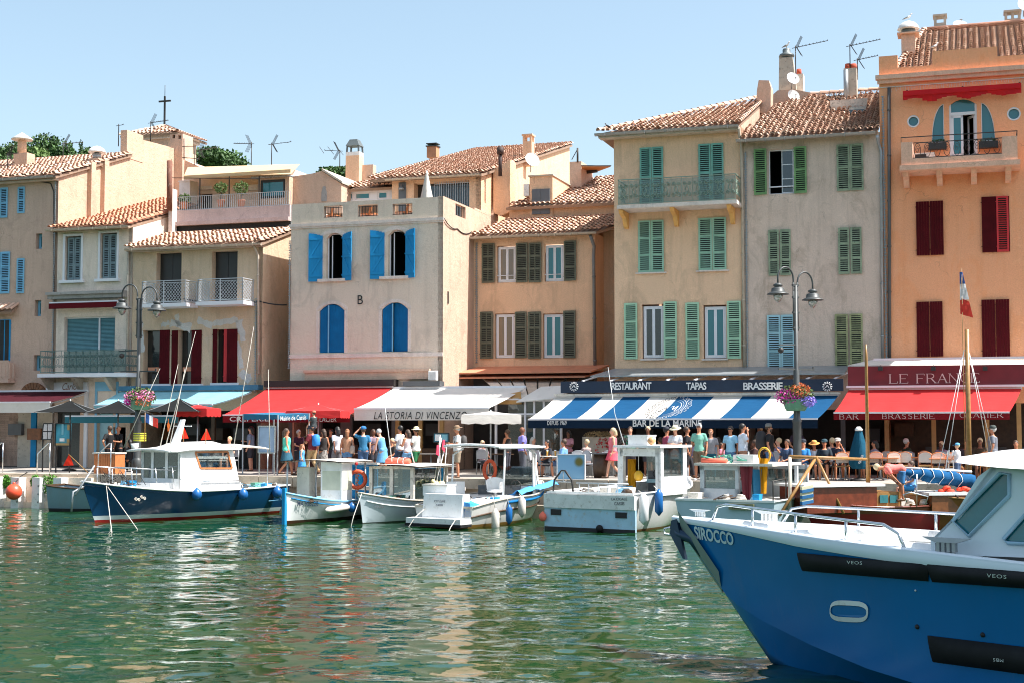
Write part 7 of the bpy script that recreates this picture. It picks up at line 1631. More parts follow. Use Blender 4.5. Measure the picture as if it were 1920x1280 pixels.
for a,b,lnn in((821,845,.3),(832,835,.42)):P=Vector(pp(FC,a,b,1.1));pk.slab([P+Vector((-.05,0,.2)),P+Vector((.08,0,.2)),P+Vector((.14,0,-.1)),P+Vector((-.06,0,-lnn/2))],(0,.02,0))
pk.build('cloth',cloth('f_pink',g(222,84,110),.3),mf)
FP=Fr(-2.05,43.4,57);t,sh,hb=boat('white open motorboat seen from its stern, with a hardtop, white seat and hanging fenders',FP,5.6,2.35,1.22,.62,.86,zbands('paint_duke',[(.10,g(150,110,50)),(3,(.74,.72,.68))],.35,.4),MATS['stone'],WH,rake=.7,tr=.9,group=GP,box=.25,deck=-.02)
Y0_,Y1_=px_x(FP,793,945,-.1)[1],px_x(FP,866,945,-.1)[1];m=MB();m.box(-.55,.02,-1.0,1.0,.14,.3);m.build('swim_platform',WD_,t);MB().box(-.57,.0,-1.02,1.02,.06,.14).build('platform_rub',MATS['rubber'],t)
MB().slab([(-.02,-.95,.3),(-.02,.55,.3),(.08,.55,.86),(.08,-.95,.86)][::1],(.12,0,0)).build('transom_board',MATS['c_white'],t)if 0 else MB().hexa([(-.14,Y1_,.3),(.3,Y1_,.3),(.3,Y0_,.3),(-.14,Y0_,.3)],[(-.05,Y1_,1.0),(.3,Y1_,1.0),(.3,Y0_,1.0),(-.05,Y0_,1.0)]).build('transom_board',WH,t)
def stern_text(s,fr,x,a,b,c,d,parent,mat,slope=0):
 def f(u,v):y,z=fr.ps(a+(c-a)*u,d+(b-d)*v,x);return(x+slope*(z-.3)-.012,y,z)
 return text(s,mat,parent,0,1,0,1,0,xyz=f,bold=.01)
stern_text("P'TIT DUKE",FP,-.14,812,937,833,941,t,MATS['navy'],.128);stern_text('CASSIS',FP,-.14,816,944,829,948,t,MATS['navy'],.128)
cz=px_x(FP,930,836,2.8)[2];m=MB();rf=[[(x_,y_,cz+.07*(1-(y_/1.1)**2))for y_ in np.linspace(-1.1,1.0,9)]for x_ in(1.4,2.0,3.2,4.0)];m.grid(rf);m.grid([[(a,b,c-.06)for a,b,c in r]for r in rf[::-1]]);m.tube([rf[0][i]for i in range(9)],.04);m.tube([(r[0][0],r[0][1],r[0][2]-.02)for r in rf],.04);m.build('hardtop',WH,t)
for y_,x_ in((.85,1.7),(-.95,1.9),(.85,3.6),(-.95,3.7)):MB().tube([(x_-.1,y_,.8),(x_,y_,cz-.25),(x_+(.3 if x_<3 else-.3),y_*.8,cz-.06)],.035).build('hardtop_post',WH,t)
MB().box(1.5,2.0,.62,.98,.6,1.3).build('locker',WH,t);MB().slab([(3.5,-1.0,.8),(4.2,-.8,.85),(3.9,-.8,cz-.15),(3.5,-.95,cz-.1)],(0,.04,0)).build('side_curtain',MATS['c_white'],t);MB().slab([(4.0,-.9,.8),(4.0,.8,.8),(3.7,.8,1.75),(3.7,-.9,1.75)],(.03,0,0)).build('windscreen',MATS['glass_tint'],t)
MB().box(3.0,3.8,-.8,.8,.5,1.15).build('console',MATS['front_grey'],t)
p=px_x(FP,928,905,2.3);m=MB();m.lathe((2.3,p[1],.6),[(.2,0),(.05,.05),(.05,.4)],10);o=m.build('seat_post',MATS['steel'],t)
m=MB();rows_=[]
for k in range(9):
 a=-2.0+k*.5;rows_.append([(2.3+.25*math.cos(a),p[1]+.25*math.sin(a),1.02+.02),(2.3+.29*math.cos(a),p[1]+.29*math.sin(a),1.2+.14*max(0,-math.cos(a+2.6))+.1)])
m.grid(rows_);m.grid([r[::-1]for r in rows_]);m.lathe((2.3,p[1],.98),[(.24,0),(.27,.06),(.2,.08)],14);m.build('seat',WH,t)
m=MB();c=(2.95,p[1]-.35,1.15);m.tube([(c[0],c[1]+.19*math.cos(k*.4),c[2]+.19*math.sin(k*.4))for k in range(16)],.013,closed=True);m.bar((c[0],c[1]-.19,c[2]),(c[0],c[1]+.19,c[2]),.015);m.bar((c[0],c[1],c[2]),(c[0],c[1],c[2]+.19),.015);m.build('steering_wheel',MATS['steel_dark'],t)
lr=thing('life_ring','orange life ring hanging in the shade under the hardtop','life ring',(3.3,.6,1.6),None,FP);MB().tube([(3.3,.55+.22*math.cos(k*.314),1.62+.3*math.sin(k*.314))for k in range(20)],.06,8,closed=True).build('ring',MATS['ring_orange'],lr)
tp=thing('tarpaulin','crumpled bright blue tarpaulin on the side deck of the open motorboat','tarpaulin',(3.6,-1.0,.95),None,FP);rr=random.Random(2);rws=[[(2.6+i*.28+rr.uniform(-.04,.04),-1.12+j*.12+rr.uniform(-.03,.03),.92+.09*math.sin(j*1.0)+rr.uniform(-.03,.07)+i*.03)for j in range(5)]for i in range(9)];MB().grid(rws).build('sheet',cloth('tarp_blue',g(86,160,220),.1),tp)
tp=thing('plastic_tub','bright blue plastic tub behind the transom board','tub',(.3,-1.0,.4),None,FP);MB().hexa([(.0,-1.0,.35),(.5,-1.0,.35),(.5,-.62,.35),(.0,-.62,.35)],[(.0,-.95,.75),(.5,-.95,.7),(.5,-.62,.8),(.0,-.62,.8)]).build('tub',M('tub_blue',g(60,150,220),.4),tp)
rows,_,_=hull_pts(5.6,2.35,1.22,.62,.86,rake=.7,tr=.9,box=.25);m=MB();m.tube([(r[3][0],r[3][1]-.01,r[3][2])for r in rows],.03,6);m.build('rubbing_strake',MATS['front_brown'],t);m=MB();m.tube([(r[1][0],r[1][1]-.012,r[1][2])for r in rows[8:]],.045,6);m.build('stripe',MATS['shut_blue_d'],t)
for i,(x_,l,r,mt,z_,lb)in enumerate(((.9,.62,.12,'stone_pale',.2,'white sausage fender nearest the stern, dipping in the water'),(1.6,.5,.1,'fender_blue',.35,'slim blue fender in the middle of the hull'),(2.3,.55,.12,'stone_pale',.55,'fat white fender in the middle of the hull'),(4.5,.55,.11,'white',.6,'white fender nearest the bow'))):yy=-hb(x_/5.6)-.13;fender(FP,x_,yy,z_,r,l,MATS[mt],lb+' of the open motorboat',(x_,yy+.1,.95),group='fenders of the open motorboat')
ob=thing('coolbox','white cool box and folded covers standing behind the transom board','box',(.5,.8,.9),None,FP);MB().box(.3,.75,.1,1.0,.92,1.22).build('box_body',WH,ob);MB().box(.28,.77,.08,1.02,1.22,1.27).build('lid',MATS['stone_pale'],ob)
FG=Fr(2.25,41.8,56.5);t,sh,hb=boat('white and pale blue fishing boat with an open-backed wheelhouse, seen from its stern',FG,5.9,2.9,1.5,1.1,1.12,zbands('paint_cigale',[(.06,g(150,96,60)),(3,(.72,.72,.71))],.35,.5),WH,WH,rake=.7,tr=.98,group=GP,box=.2,deck=-.06)
T0,T1=px_x(FG,1022,924,-.02),px_x(FG,1192,929,-.02);zt=(T0[2]+T1[2])/2;m=MB();m.box(-.05,.02,T1[1],T0[1],-.1,zt*.62).build('transom',M('transom_blue',g(168,200,218),.45,var=.1,dirt=(.4,.42,.4)),t);MB().box(-.1,.02,T1[1],T0[1],zt*.62,zt).build('transom_top',WD_,t);MB().box(-.06,.01,T1[1]+.01,T0[1]-.01,-.2,.1).build('boot_top',MATS['black'],t)
stern_text('LA CIGALE',FG,-.1,1147,932,1176,937,t,MATS['front_grey']);stern_text('CASSIS',FG,-.1,1152,940,1171,946,t,MATS['front_grey'])
for a,b,c,d in((1033,954,1052,964),(1154,960,1175,970)):A_,B_=px_x(FG,a,d,-.06),px_x(FG,c,b,-.06);MB().box(-.075,-.05,B_[1],A_[1],A_[2],B_[2]).build('hatch',MATS['black'],t)
A_=px_x(FG,1124,990,-.1);MB().ball(A_,.11,10).build('exhaust',MATS['rubber'],t)
f_=fender(FG,-.12,T0[1]+.02,px_x(FG,1029,968,-.1)[2],.12,.2,MATS['coral'],'small coral ball fender at the corner of the pale blue transom',group=None)
zr=px_x(FG,1180,838,1.6)[2];m=MB();yl,yr=px_x(FG,1164,880,1.5)[1],px_x(FG,1236,880,1.5)[1];yb_=yr-.35
m.box(1.45,1.62,yl-.1,yl+.08,1.0,zr);m.box(1.45,1.6,yr-.08,yr+.1,1.0,zr);m.box(1.5,3.2,yl-.05,yl+.0,1.0,1.35);m.box(3.1,3.2,yr,yl,1.0,1.5);m.box(3.1,3.2,yr,yl,zr-.2,zr);m.box(3.08,3.2,(yl+yr)/2-.05,(yl+yr)/2+.05,1,zr);m.box(1.5,3.2,yr-.04,yr+.02,1.0,1.55);m.box(1.45,1.7,yr-.05,yr+.02,1.0,zr);m.box(2.95,3.2,yr-.05,yr+.02,1,zr);m.box(1.45,1.55,yr,yl,zr-.25,zr-.02);m.build('wheelhouse',WD_,t)
MB().box(1.3,3.35,yr-.15,yl+.15,zr,zr+.07).build('wheelhouse_roof',WH,t);MB().box(1.7,2.95,yr-.02,yr-.01,1.55,zr-.02).build('side_window',MATS['glass_tint'],t);MB().box(3.12,3.13,yr,yl,1.5,zr-.2).build('windscreen',MATS['glass_clear'],t)
MB().box(2.4,3.08,yr+.05,yr+.85,1.0,1.7).build('console',MATS['front_grey'],t);MB().box(2.2,2.4,yr+.1,yr+.8,1.35,1.45).build('shelf',MATS['shut_lblue'],t);m=MB();m.tube([(2.3,yr+.45+.18*math.cos(k*.4),1.62+.12*math.sin(k*.4))for k in range(16)],.014,closed=True);m.build('steering_wheel',MATS['iron'],t)
ok_=thing('oilskin','mustard oilskin trousers hanging in the wheelhouse of the fishing boat','oilskin',(1.75,yl-.25,1.0),None,FG);m=MB();m.grid([[(1.7+.04*math.sin(j*1.7),yl-.12-.24*j/5*(1 if i else .7),2.05-i*.17)for j in range(6)]for i in range(7)]);m.grid([[(1.78+.04*math.sin(j*1.7),yl-.36+.24*j/5,2.05-i*.17)for j in range(6)]for i in range(7)]);m.build('garment',cloth('mustard',g(196,134,24),.1),ok_)
by=thing('buoy','small yellow float hanging in the wheelhouse opening','buoy',(1.5,yl-.55,1.5),None,FG);MB().lathe((1.5,yl-.6,1.42),[(.06,0),(.13,.08),(.14,.2),(.06,.3)],12).build('float',MATS['yellow']if 0 else M('float_yellow',g(226,170,40),.4),by);MB().tube([(1.5,yl-.6,1.7),(1.5,yl-.6,zr-.05)],.01,4).build('rope',MATS['stone_pale'],by)
rb=thing('roof_box','white fish box and coiled wire on the wheelhouse roof of the fishing boat','box',(1.9,yl-.4,zr+.07),None,FG);MB().box(1.6,2.1,yl-.85,yl-.2,zr+.07,zr+.33).build('box_body',WH,rb);MB().box(1.58,2.12,yl-.87,yl-.18,zr+.33,zr+.37).build('lid',WH,rb);m=MB();rr=random.Random(5)
for k in range(12):m.tube([(1.6+rr.uniform(0,.3),yl+.02+rr.uniform(-.12,.12),zr+.1+rr.uniform(0,.3))for _ in range(4)],.01,4)
m.build('wire',MATS['steel_dark'],rb)
MB().ball((1.5,yr+.25,zr+.2),.12,12,(1,1,1)).build('floodlight',M('lamp_copper',g(214,160,110),.3),t);m=MB();m.tube([(1.6,yl-.1,zr),(1.6,yl+.25,zr+1.0),(1.6,yl+.48,zr+2.4)],[.014,.01,.006],5);m.build('aerial',WH,t)
m=MB();m.tube([(.1,T0[1]-.2-.0,1.05),(.1,T0[1]-.25,1.45),(.1,T0[1]-.5,1.72),(.1,T0[1]-.62,1.72),(.1,T0[1]-.85,1.45),(.1,T0[1]-.9,1.05)],.024);m.tube([(.1,T0[1]-.25,1.4),(.1,T0[1]-.87,1.4)],.015);m.tube([(.1,T0[1]-.56,1.72),(.1,T0[1]-.56,1.4)],.015)
m.tube([(.1,T0[1]-1.0,1.38),(.1,T1[1]+.3,1.38)],.02);
for k in range(5):y_=T0[1]-1.1-k*.32;m.tube([(.1,y_,1.0),(.1,y_,1.38)],.014)
m.tube([(3.6,-1.2,1.6),(5.0,-.6,1.75),(5.8,0,1.85)],.02)
for x_,y_ in((3.6,-1.2),(4.4,-.95),(5.1,-.55),(5.8,0)):m.tube([(x_,y_,1.2),(x_,y_,1.75)],.016)
m.build('handrail',MATS['iron_pale'],t)
MB().tube([(.1,T0[1]-.2,1.05),(.1,T0[1]-.25,1.45),(.1,T0[1]-.5,1.73),(.1,T0[1]-.62,1.73),(.1,T0[1]-.85,1.45),(.1,T0[1]-.9,1.05)],.03).build('stern_hoop',MATS['iron'],t)
fender(FG,.35,-hb(.05)-.13,.68,.14,.8,WH,'large white sausage fender beside the blue one on the fishing boat',(.35,-1.4,1.2));fender(FG,1.25,-hb(.2)-.13,.82,.12,.66,MATS['fender_blue'],'dark blue sausage fender beside the white one on the fishing boat',(1.25,-1.42,1.3))
FY=Fr(5.75,39.2,60);t,sh,hb=boat('pale grey cabin boat behind the blue bow, with a framed name board on its stern',FY,5.6,2.9,1.35,1.02,1.05,zbands('paint_yas',[(.1,(.05,.06,.06)),(3,g(176,198,208))],.4,.5),WH,WD_,rake=.6,tr=.98,group=GP,box=.2,deck=-.05)
A_,B_=px_x(FY,1367,954,-.06),px_x(FY,1414,944,-.06);MB().box(-.1,-.04,B_[1],A_[1],A_[2],B_[2]).build('name_board',M('khaki',g(132,130,96),.6),t);stern_text('Yasmin Ciro',FY,-.1,1371,946,1409,953,t,MATS['front_dark']);stern_text('CASSIS',FY,-.03,1427,956,1441,960,t,MATS['front_grey'])
zr=px_x(FY,1350,872,.9)[2];m=MB();yl,ym,yr=px_x(FY,1314,900,.9)[1],px_x(FY,1386,900,.9)[1],px_x(FY,1470,900,.9)[1]
m.box(.85,.97,yl-.12,yl,.95,zr);m.box(.85,.97,ym,ym+.1,.95,zr);m.box(.85,.95,ym,yl,zr-.12,zr);m.box(.85,.95,ym,yl,.95,1.3);m.box(.9,3.0,yl-.05,yl,.95,1.4);m.box(2.9,3.0,yr,yl,.95,1.45);m.box(2.9,3.0,yr,yl,zr-.12,zr);m.box(2.0,2.1,yr,yr+.08,.95,zr);m.box(2.9,3.0,yr,yr+.08,.95,zr);m.box(2.0,3,yr,yr+.05,.95,1.4);m.box(1.6,1.7,ym-.3,ym+.05,.95,zr);m.build('cabin',MATS['iron_pale'],t)
MB().box(.7,3.1,yr+.25,yl+.12,zr,zr+.07).build('cabin_roof',MATS['stone_pale'],t)
MB().box(.9,.91,ym+.12,yl-.14,1.3,zr-.12).build('rear_window',MATS['glass_tint'],t);MB().box(2.93,2.94,yr,ym,1.45,zr-.12).build('windscreen',MATS['glass_tint'],t);MB().box(2.1,2.9,yr+.02,yr+.03,1.4,zr-.12).build('side_window',MATS['glass_tint'],t)
m=MB();c=(1.3,yl-.55,1.25);m.tube([(c[0],c[1]+.2*math.cos(k*.4),c[2]+.08*math.sin(k*.4))for k in range(16)],.018,closed=True);m.build('steering_wheel',MATS['black'],t);MB().box(1.4,2.0,ym+.1,yl-.1,.95,1.2).build('console',MATS['front_dark'],t)
rr=random.Random(12);ro=thing('roof_gear','heap of nets, floats and boxes on the roof of the grey cabin boat','fishing gear',(1.5,ym,zr+.07),None,FY);MB().box(1.1,1.6,ym-.35,ym+.25,zr+.07,zr+.3).build('crate',WH,ro);MB().tube([(1.0,ym+.4,zr+.13),(1.0,ym+1.15,zr+.13)],.07,8).build('roll',MATS['coral'],ro);m=MB()
for k in range(26):a=(rr.uniform(1,2),rr.uniform(ym-.2,yl-.2),zr+rr.uniform(.08,.3));m.tube([a,(a[0]+rr.uniform(-.2,.2),a[1]+rr.uniform(-.3,.3),a[2]+rr.uniform(-.08,.08))],.025,5)
m.build('net',M('net_green',g(90,160,140),.8),ro);m=MB();m.tube([(1.0,ym-.7+.16*math.cos(k*.4),zr+.3+.2*math.sin(k*.4))for k in range(16)],.03,closed=True).build('hoop',MATS['float_yellow'],ro)
wk=thing('oilskin','wetsuit and mustard oilskin hanging between the cabin posts of the grey boat','oilskin',(.9,ym-.5,1.0),None,FY)
for dy,m_,w_,z1_ in((-.25,'f_maroon',.32,1.95),(-.5,'c_petrol',.3,1.85),(-.72,'mustard',.2,2.15)):
 m=MB();m.grid([[(.85+.06*math.sin(j*1.3+dy*9),ym+dy-w_*(j/6-.5)*(1.2-.1*i),z1_-i*.16)for j in range(7)]for i in range(7)]);m.build('garment',M('f_maroon',g(110,24,36),.6)if m_=='f_maroon' else MATS[m_],wk)
m=MB();m.tube([(.3,yr+.1,1.0),(.3,yr+.1,1.55),(1.2,yr+.05,1.6),(1.2,yr+.05,1.0)],.02);m.build('handrail',MATS['steel_dark'],t)
FV=Fr(12.3,41.5,200);t,sh,hb=boat('old wooden sailing boat with varnished cabin sides and a red hull stripe',FV,4.6,2.0,1.0,.85,.8,zbands('paint_red',[(.62,g(140,30,34)),(3,g(110,60,36))],.3,.3),MATS['wood_var'],MATS['wood_mast'],rake=.5,group=GP,deck=-.04)
def castbox(parent,fr,a,b,c,d,y0,y1,mat,name):A_,B_=pp(fr,a,d,y0),pp(fr,c,b,y0);return MB().box(min(A_[0],B_[0]),max(A_[0],B_[0]),y1,y0,A_[2],B_[2]).build(name,mat,parent)
castbox(t,FV,1514,912,1644,962,.75,-.7,MATS['wood_var'],'cabin_side');castbox(t,FV,1508,906,1660,913,.82,-.8,WH,'cabin_roof');castbox(t,FV,1645,921,1688,955,.6,-.6,MATS['wood_mast'],'companionway')
for a,c in((1650,1665),(1669,1683)):castbox(t,FV,a,927,c,942,.63,.61,MATS['glass_sky_teal'],'window')
m=MB();m.tube([pp(FV,1480,855,.2),pp(FV,1625,860,.2)],[.05,.04],8);m.tube([pp(FV,1462,965,.9),pp(FV,1528,860,.2)],.045,8);m.tube([pp(FV,1530,855,.2),pp(FV,1582,962,.9)],.04,8);m.build('spar',MATS['wood_mast'],t)
m=MB();A_,B_=pp(FV,1628,925,-.2),pp(FV,1624,668,-.2);m.tube([A_,B_,(B_[0],B_[1],B_[2]+.35)],[.06,.042,.02],10);m.build('mast',MATS['wood_mast'],t);MB().tube([pp(FV,1481,856,.2),pp(FV,1481,960,.5)],.05).build('crutch',MATS['stone'],t)
p=pp(FV,1510,928,1.0);hm_=thing('striped_cushion','blue and cream striped round fender cover beside the wooden spars','cushion',p,None,FV)
for i in range(6):a=pp(FV,1500,912+i*5.5,1.0);b=pp(FV,1521,908+i*5.5,1.0);MB().slab([a,b,(b[0],b[1],b[2]-.085),(a[0],a[1],a[2]-.085)],(0,.1+.02*(i%2),0)).build('stripe',cloth('str_a',g(64,120,170))if i%2 else cloth('str_b',g(222,214,180)),hm_)
FW=Fr(17.4,41.8,190);t,sh,hb=boat('brown wooden yacht with a blue covered sail on its boom, left of the white wheelhouse',FW,6.5,2.1,1.15,1.0,.95,M('hull_brown',g(132,84,44),.3,vs=6,var=.2),MATS['wood_mast'],MATS['wood_brown'],rake=.5,group=GP,deck=-.04)
castbox(t,FW,1748,926,1812,960,.6,-.6,MATS['wood_brown'],'cabin_side');castbox(t,FW,1742,922,1816,928,.65,-.65,WH,'cabin_roof')
A_,B_=pp(FW,1818,940,-.2),pp(FW,1813,618,-.2);MB().tube([A_,B_],[.085,.06],12).build('mast',MATS['wood_mast'],t);m=MB()
for a,b in((1757,890),(1772,890),(1852,845),(1862,850)):m.tube([pp(FW,1812+(4 if a>1800 else-4),655,-.2),pp(FW,a,b,-.3)],.01,4)
m.build('stay',WH,t)
P0,P1=Vector(pp(FW,1692,884,.1)),Vector(pp(FW,1822,902,.1));m=MB();k_=22;pts=[P0.lerp(P1,i/k_)+Vector((0,0,.02*math.sin(i*1.3)))for i in range(k_+1)];m.tube(pts,[(.07+.13*min(1,i/9))*(1+.07*math.sin(i*2.1))for i in range(k_+1)],12);m.build('sail_cover',cloth('sail_blue',g(28,88,134),.1),t)
m=MB()
for i in range(3,21,3):c=pts[i];r_=(.085+.13*min(1,i/9));m.tube([c+Vector((.012*q,r_*math.cos(q*.7),r_*math.sin(q*.7)))for q in range(9)],.01,4,closed=True)
m.tube([P0+Vector((0,0,.12)),P1+Vector((0,0,.28))],.035,8);m.build('lashing',WH,t)
m=MB();m.tube([pp(FW,1700,940,.9),pp(FW,1694,926,.9),pp(FW,1708,922,.9),pp(FW,1740,930,.9),pp(FW,1735,945,.9)],.02);m.tube([pp(FW,1719,950,.8),pp(FW,1719,888,.8)],.015);m.build('pulpit',MATS['steel'],t)
ll=thing('life_jackets','orange life jackets piled on the white cabin roof of the brown yacht','life jacket',pp(FW,1788,918,.3),None,FW);p=pp(FW,1788,917,.3);m=MB();rr=random.Random(1)
for k in range(7):m.ball((p[0]+rr.uniform(-.4,.4),p[1]+rr.uniform(-.1,.1),p[2]+rr.uniform(-.04,.06)),.12,8,(1,.8,.5))
m.build('jackets',M('jacket',g(230,70,40),.7),ll)
flg=Fr(0,0,0);p=lin(1805,558,-10);tf_=thing('flag','drooping tricolour flag on a thin pole in front of the orange house','flag',p);Lr=Vector((1,0,0));P=Vector(lin(1803,504,-10))
for i,m_ in enumerate(FL):
 b=MB();zz=[0,.35,.82,1.3];z0_,z1_=zz[i]+.1,zz[i+1]+.1
 b.grid([[P+Vector((-.06+w_*(.06+.3*((z0_+(z1_-z0_)*q/5)/1.4)),.04*math.sin(w_*7+q),-(z0_+(z1_-z0_)*q/5)-.12*(w_-.5)*(1 if i==2 else 0)))for w_ in(0,.25,.5,.75,1)]for q in range(6)]);b.build('cloth',m_,tf_)
P2=lin(1802,700,-10);MB().tube([P,(P.x,P.y,P2[2]-3.8)],.014,5).build('pole',MATS['wood_mast'],tf_)
def clutter(fr,t,x0,x1,y0,y1,z,n,seed,mats=('stone_pale','front_brown','shut_sky')):
 rr=random.Random(seed)
 for k in range(n):
  cx,cy,r0=rr.uniform(x0,x1),rr.uniform(y0,y1),rr.uniform(.1,.2);m=MB();a0=rr.uniform(0,6)
  if k%3==0:m.tube([(cx+r0*(1-q*.012)*math.cos(a0+q*.7),cy+r0*(1-q*.012)*math.sin(a0+q*.7),z+.03+q*.004)for q in range(36)],.016,4).build('rope_coil',MATS[rr.choice(mats)],t)
  elif k%3==1:m.tube([(cx,cy,z+.02)]+[(cx+rr.uniform(-.5,.5),cy+rr.uniform(-.35,.35),z+rr.uniform(.03,.22))for _ in range(5)],.014,4).build('loose_line',MATS[rr.choice(mats)],t)
  else:b=rr.uniform(.1,.22);m.hexa([(cx-b,cy-b*.7,z),(cx+b,cy-b*.7,z),(cx+b,cy+b*.7,z),(cx-b,cy+b*.7,z)],[(cx-b*1.1,cy-b*.8,z+.2),(cx+b*1.1,cy-b*.8,z+.2),(cx+b*1.1,cy+b*.8,z+.2),(cx-b*1.1,cy+b*.8,z+.2)]).build('fish_tray',MATS[rr.choice(['white_dirty','shut_blue','stone_pale','net_green'])],t)
for key,fr,args in(('navy hulled cabin',FN,(.2,1.6,-.9,.9,.85,8,1)),('navy hulled cabin',FN,(5.7,7.0,-.3,.4,1.1,5,2)),('white rowing-styl',FM,(3.2,4.5,-.4,.5,.62,7,3)),('pale grey-white ',FC,(3.1,4.2,-.4,.5,.62,6,4)),('white open motor',FP,(.4,2.4,-.9,.2,.66,8,5)),('white and pale b',FG,(.3,1.4,-1.1,1.1,1.05,9,6)),('pale grey cabin ',FY,(.2,.8,-1.1,1.1,1.0,8,7)),('old wooden saili',FV,(.4,3.6,-.8,.8,.82,9,8)),('brown wooden yac',FW,(4.2,5.8,-.6,.6,1.0,8,9)),('small grey skiff',FS,(.4,2.4,-.3,.3,.8,4,10))):
 ob=[o for o in bpy.data.objects if o.name.startswith('boat')and o.get('label','').startswith(key)]
 if ob:clutter(fr,ob[0],*args)
m=MB();P=Vector((4.9,.1,.95));m.tube([P,(5.5,.2,.3),(5.8,.25,-.2)],.012,4)
m.build('mooring_line',MATS['stone_pale'],[o for o in bpy.data.objects if o.name.startswith('boat')and o.get('label','').startswith('pale grey-white')][0])
m=MB();m.tube([(-.05,.6,.6),(-.5,.7,.3),(-1.0,.75,-.2)],.014,4);m.tube([(-.5,-.8,.3),(-.9,-.9,.1),(-1.3,-1.0,-.2)],.014,4);m.build('mooring_line',MATS['stone_pale'],[o for o in bpy.data.objects if o.name.startswith('boat')and o.get('label','').startswith('white open motor')][0])
# ==== big blue boat in front
FB=Fr(2.2+8.5,19.73-8.5,135);LB=12.02
HULLB=zbands('paint_blue_boat',[(-.02,g(20,60,90)),(3,g(6,110,178))],.2,.25,.6)
t=thing('boat','large bright blue boat with white bulwarks and wheelhouse filling the lower right corner','boat',(0,0,0),None,FB);SB=t
ip=np.interp
def b_hb(a):return float(ip(a,[0,.2,.5,1.04,1.8,2.67,3.4,4.3,5.8,8,12],[.03,.07,.14,.29,.58,.91,1.12,1.33,1.6,1.68,1.62]))
def b_zs(a):return float(ip(a,[0,2,6,12],[1.78,1.73,1.62,1.55]))
def b_zk(a):return float(ip(a,[0,1.57,2.6,5,12],[1.78,0,-.45,-.55,-.5]))
def b_cb(a):return float(ip(a,[0,.97,1.57,2.5,3.8,6,12],[.01,.05,.17,.5,.98,1.3,1.45]))
def b_cz(a):return max(float(ip(a,[0,.97,1.57,2.5,3.8,6,12],[1.76,.74,.54,.37,.21,.08,.04])),b_zk(a)+.01)
def b_y(a,z):
 c,s=b_cz(a),b_zs(a);v=min(1.15,max(0,(z-c)/max(.01,s-c)));return b_cb(a)+(b_hb(a)-b_cb(a))*v-.05*math.sin(math.pi*min(1,v))*min(1,a/3)
def bt(a):return float(ip(a,[0,1,2.5,5],[.05,.075,.13,.15]))
def sm(f,a):return(f(max(0,a-.25))+2*f(a)+f(a+.25))/4 if a>.3 else f(a)
As=[0,.08,.2,.35,.5,.7,.9,1.1,1.3,1.57,1.8,2.1,2.5,3,3.5,4.2,5,6,7,8.5,10,12]
m=MB();rows=[]
for a in As:
 zk,cz_,cb,zs=b_zk(a),b_cz(a),b_cb(a),b_zs(a);half=[(0,zk)]
 for v in(.25,.5,.75):half.append((cb*v,zk+(cz_-zk)*v))
 for v in np.linspace(0,1,11):z=cz_+(zs-bt(a)-cz_)*v;half.append((b_y(a,z),z))
 rows.append([(LB-a,-y,z)for y,z in half[::-1]]+[(LB-a,y,z)for y,z in half[1:]])
nh=len(rows[0])//2;m.grid([r[:nh-3]for r in rows]);m.grid([r[nh-4:nh+5]for r in rows]);m.grid([r[nh+4:]for r in rows]);m._add(rows[-1],[tuple(range(len(rows[-1])))]);m.build('hull',HULLB,t)
m=MB()
for s in(1,-1):
 m.grid([[(LB-a,s*(b_y(a,b_zs(a)-bt(a))+.012),b_zs(a)-bt(a)-.01),(LB-a,s*(b_hb(a)+.02),b_zs(a)),(LB-a,s*max(0,b_hb(a)-.05),b_zs(a)+.02),(LB-a,s*max(0,b_hb(a)-.13),b_zs(a)),(LB-a,s*max(0,b_hb(a)-.14),b_zs(a)-.14)]for a in As])
m.build('bulwark',M('blue_white',g(216,226,232),.3,var=.03),t)
m=MB();m.grid([[(LB-a,s*max(0,b_hb(a)-.1),b_zs(a)-.14+.03*(s==0))for s in(-1,-.5,0,.5,1)]for a in As],False);m.build('deck',WD_,t)
m=MB();ca=[(1.2,.1),(1.7,.25),(2.5,.55),(3.4,.82),(4.4,.95)]
for s in(1,-1):m.grid([[(LB-a,s*h,b_zs(a)-.12),(LB-a,s*(h-.03),b_zs(a)+.04),(LB-a,s*(h-.1),b_zs(a)+.04),(LB-a,s*(h-.1),b_zs(a)-.1)]for a,h in ca])
m.build('coaming',WH,t)
def bpt(px,py,off=.02):
 y=1.2
 for _ in range(40):x,z=FB.px(px,py,y);y=y*.6+.4*b_y(max(.05,LB-x),z)
 return Vector((x,y,z))+Vector((.25,.95,0))*off
text('SIROCCO',M('name_white',g(206,220,228),.5),t,0,1,0,1,0,bold=.03,xyz=lambda u,v:tuple(bpt(1305+73*u-3*v,(1009+10*u)+(-24+0*u)*v+3*u,.015)))
def strip(a,b,n,top,bot,name,mat,off=.09,back=None):
 m=MB();R_=[]
 for i in range(n+1):
  u=i/n;px=a+(b-a)*u;y0,y1=top(u),bot(u);k=min(1,u*7,(1-u)*7 if b<1930 else 1)**.5 if 1 else 1;r=[]
  for j in range(9):
   v=j/8;r.append(bpt(px+(10*v-5)*(1-u),y0+(y1-y0)*v,.01+off*math.sin(math.pi*v)**.6*max(.12,k)))
  R_.append(r)
 m.grid(R_);m._add(R_[0]+[],[tuple(range(8,-1,-1))]);m._add(R_[-1],[tuple(range(9))]);return m.build(name,mat,t)
fd=strip(1500,1742,20,lambda u:1035+22*u,lambda u:1069+20*u+0,'fender_strip',MATS['rubber']);fd2=strip(1744,2060,22,lambda u:1056+26*u,lambda u:1090+22*u,'fender_strip',MATS['rubber'],.10)
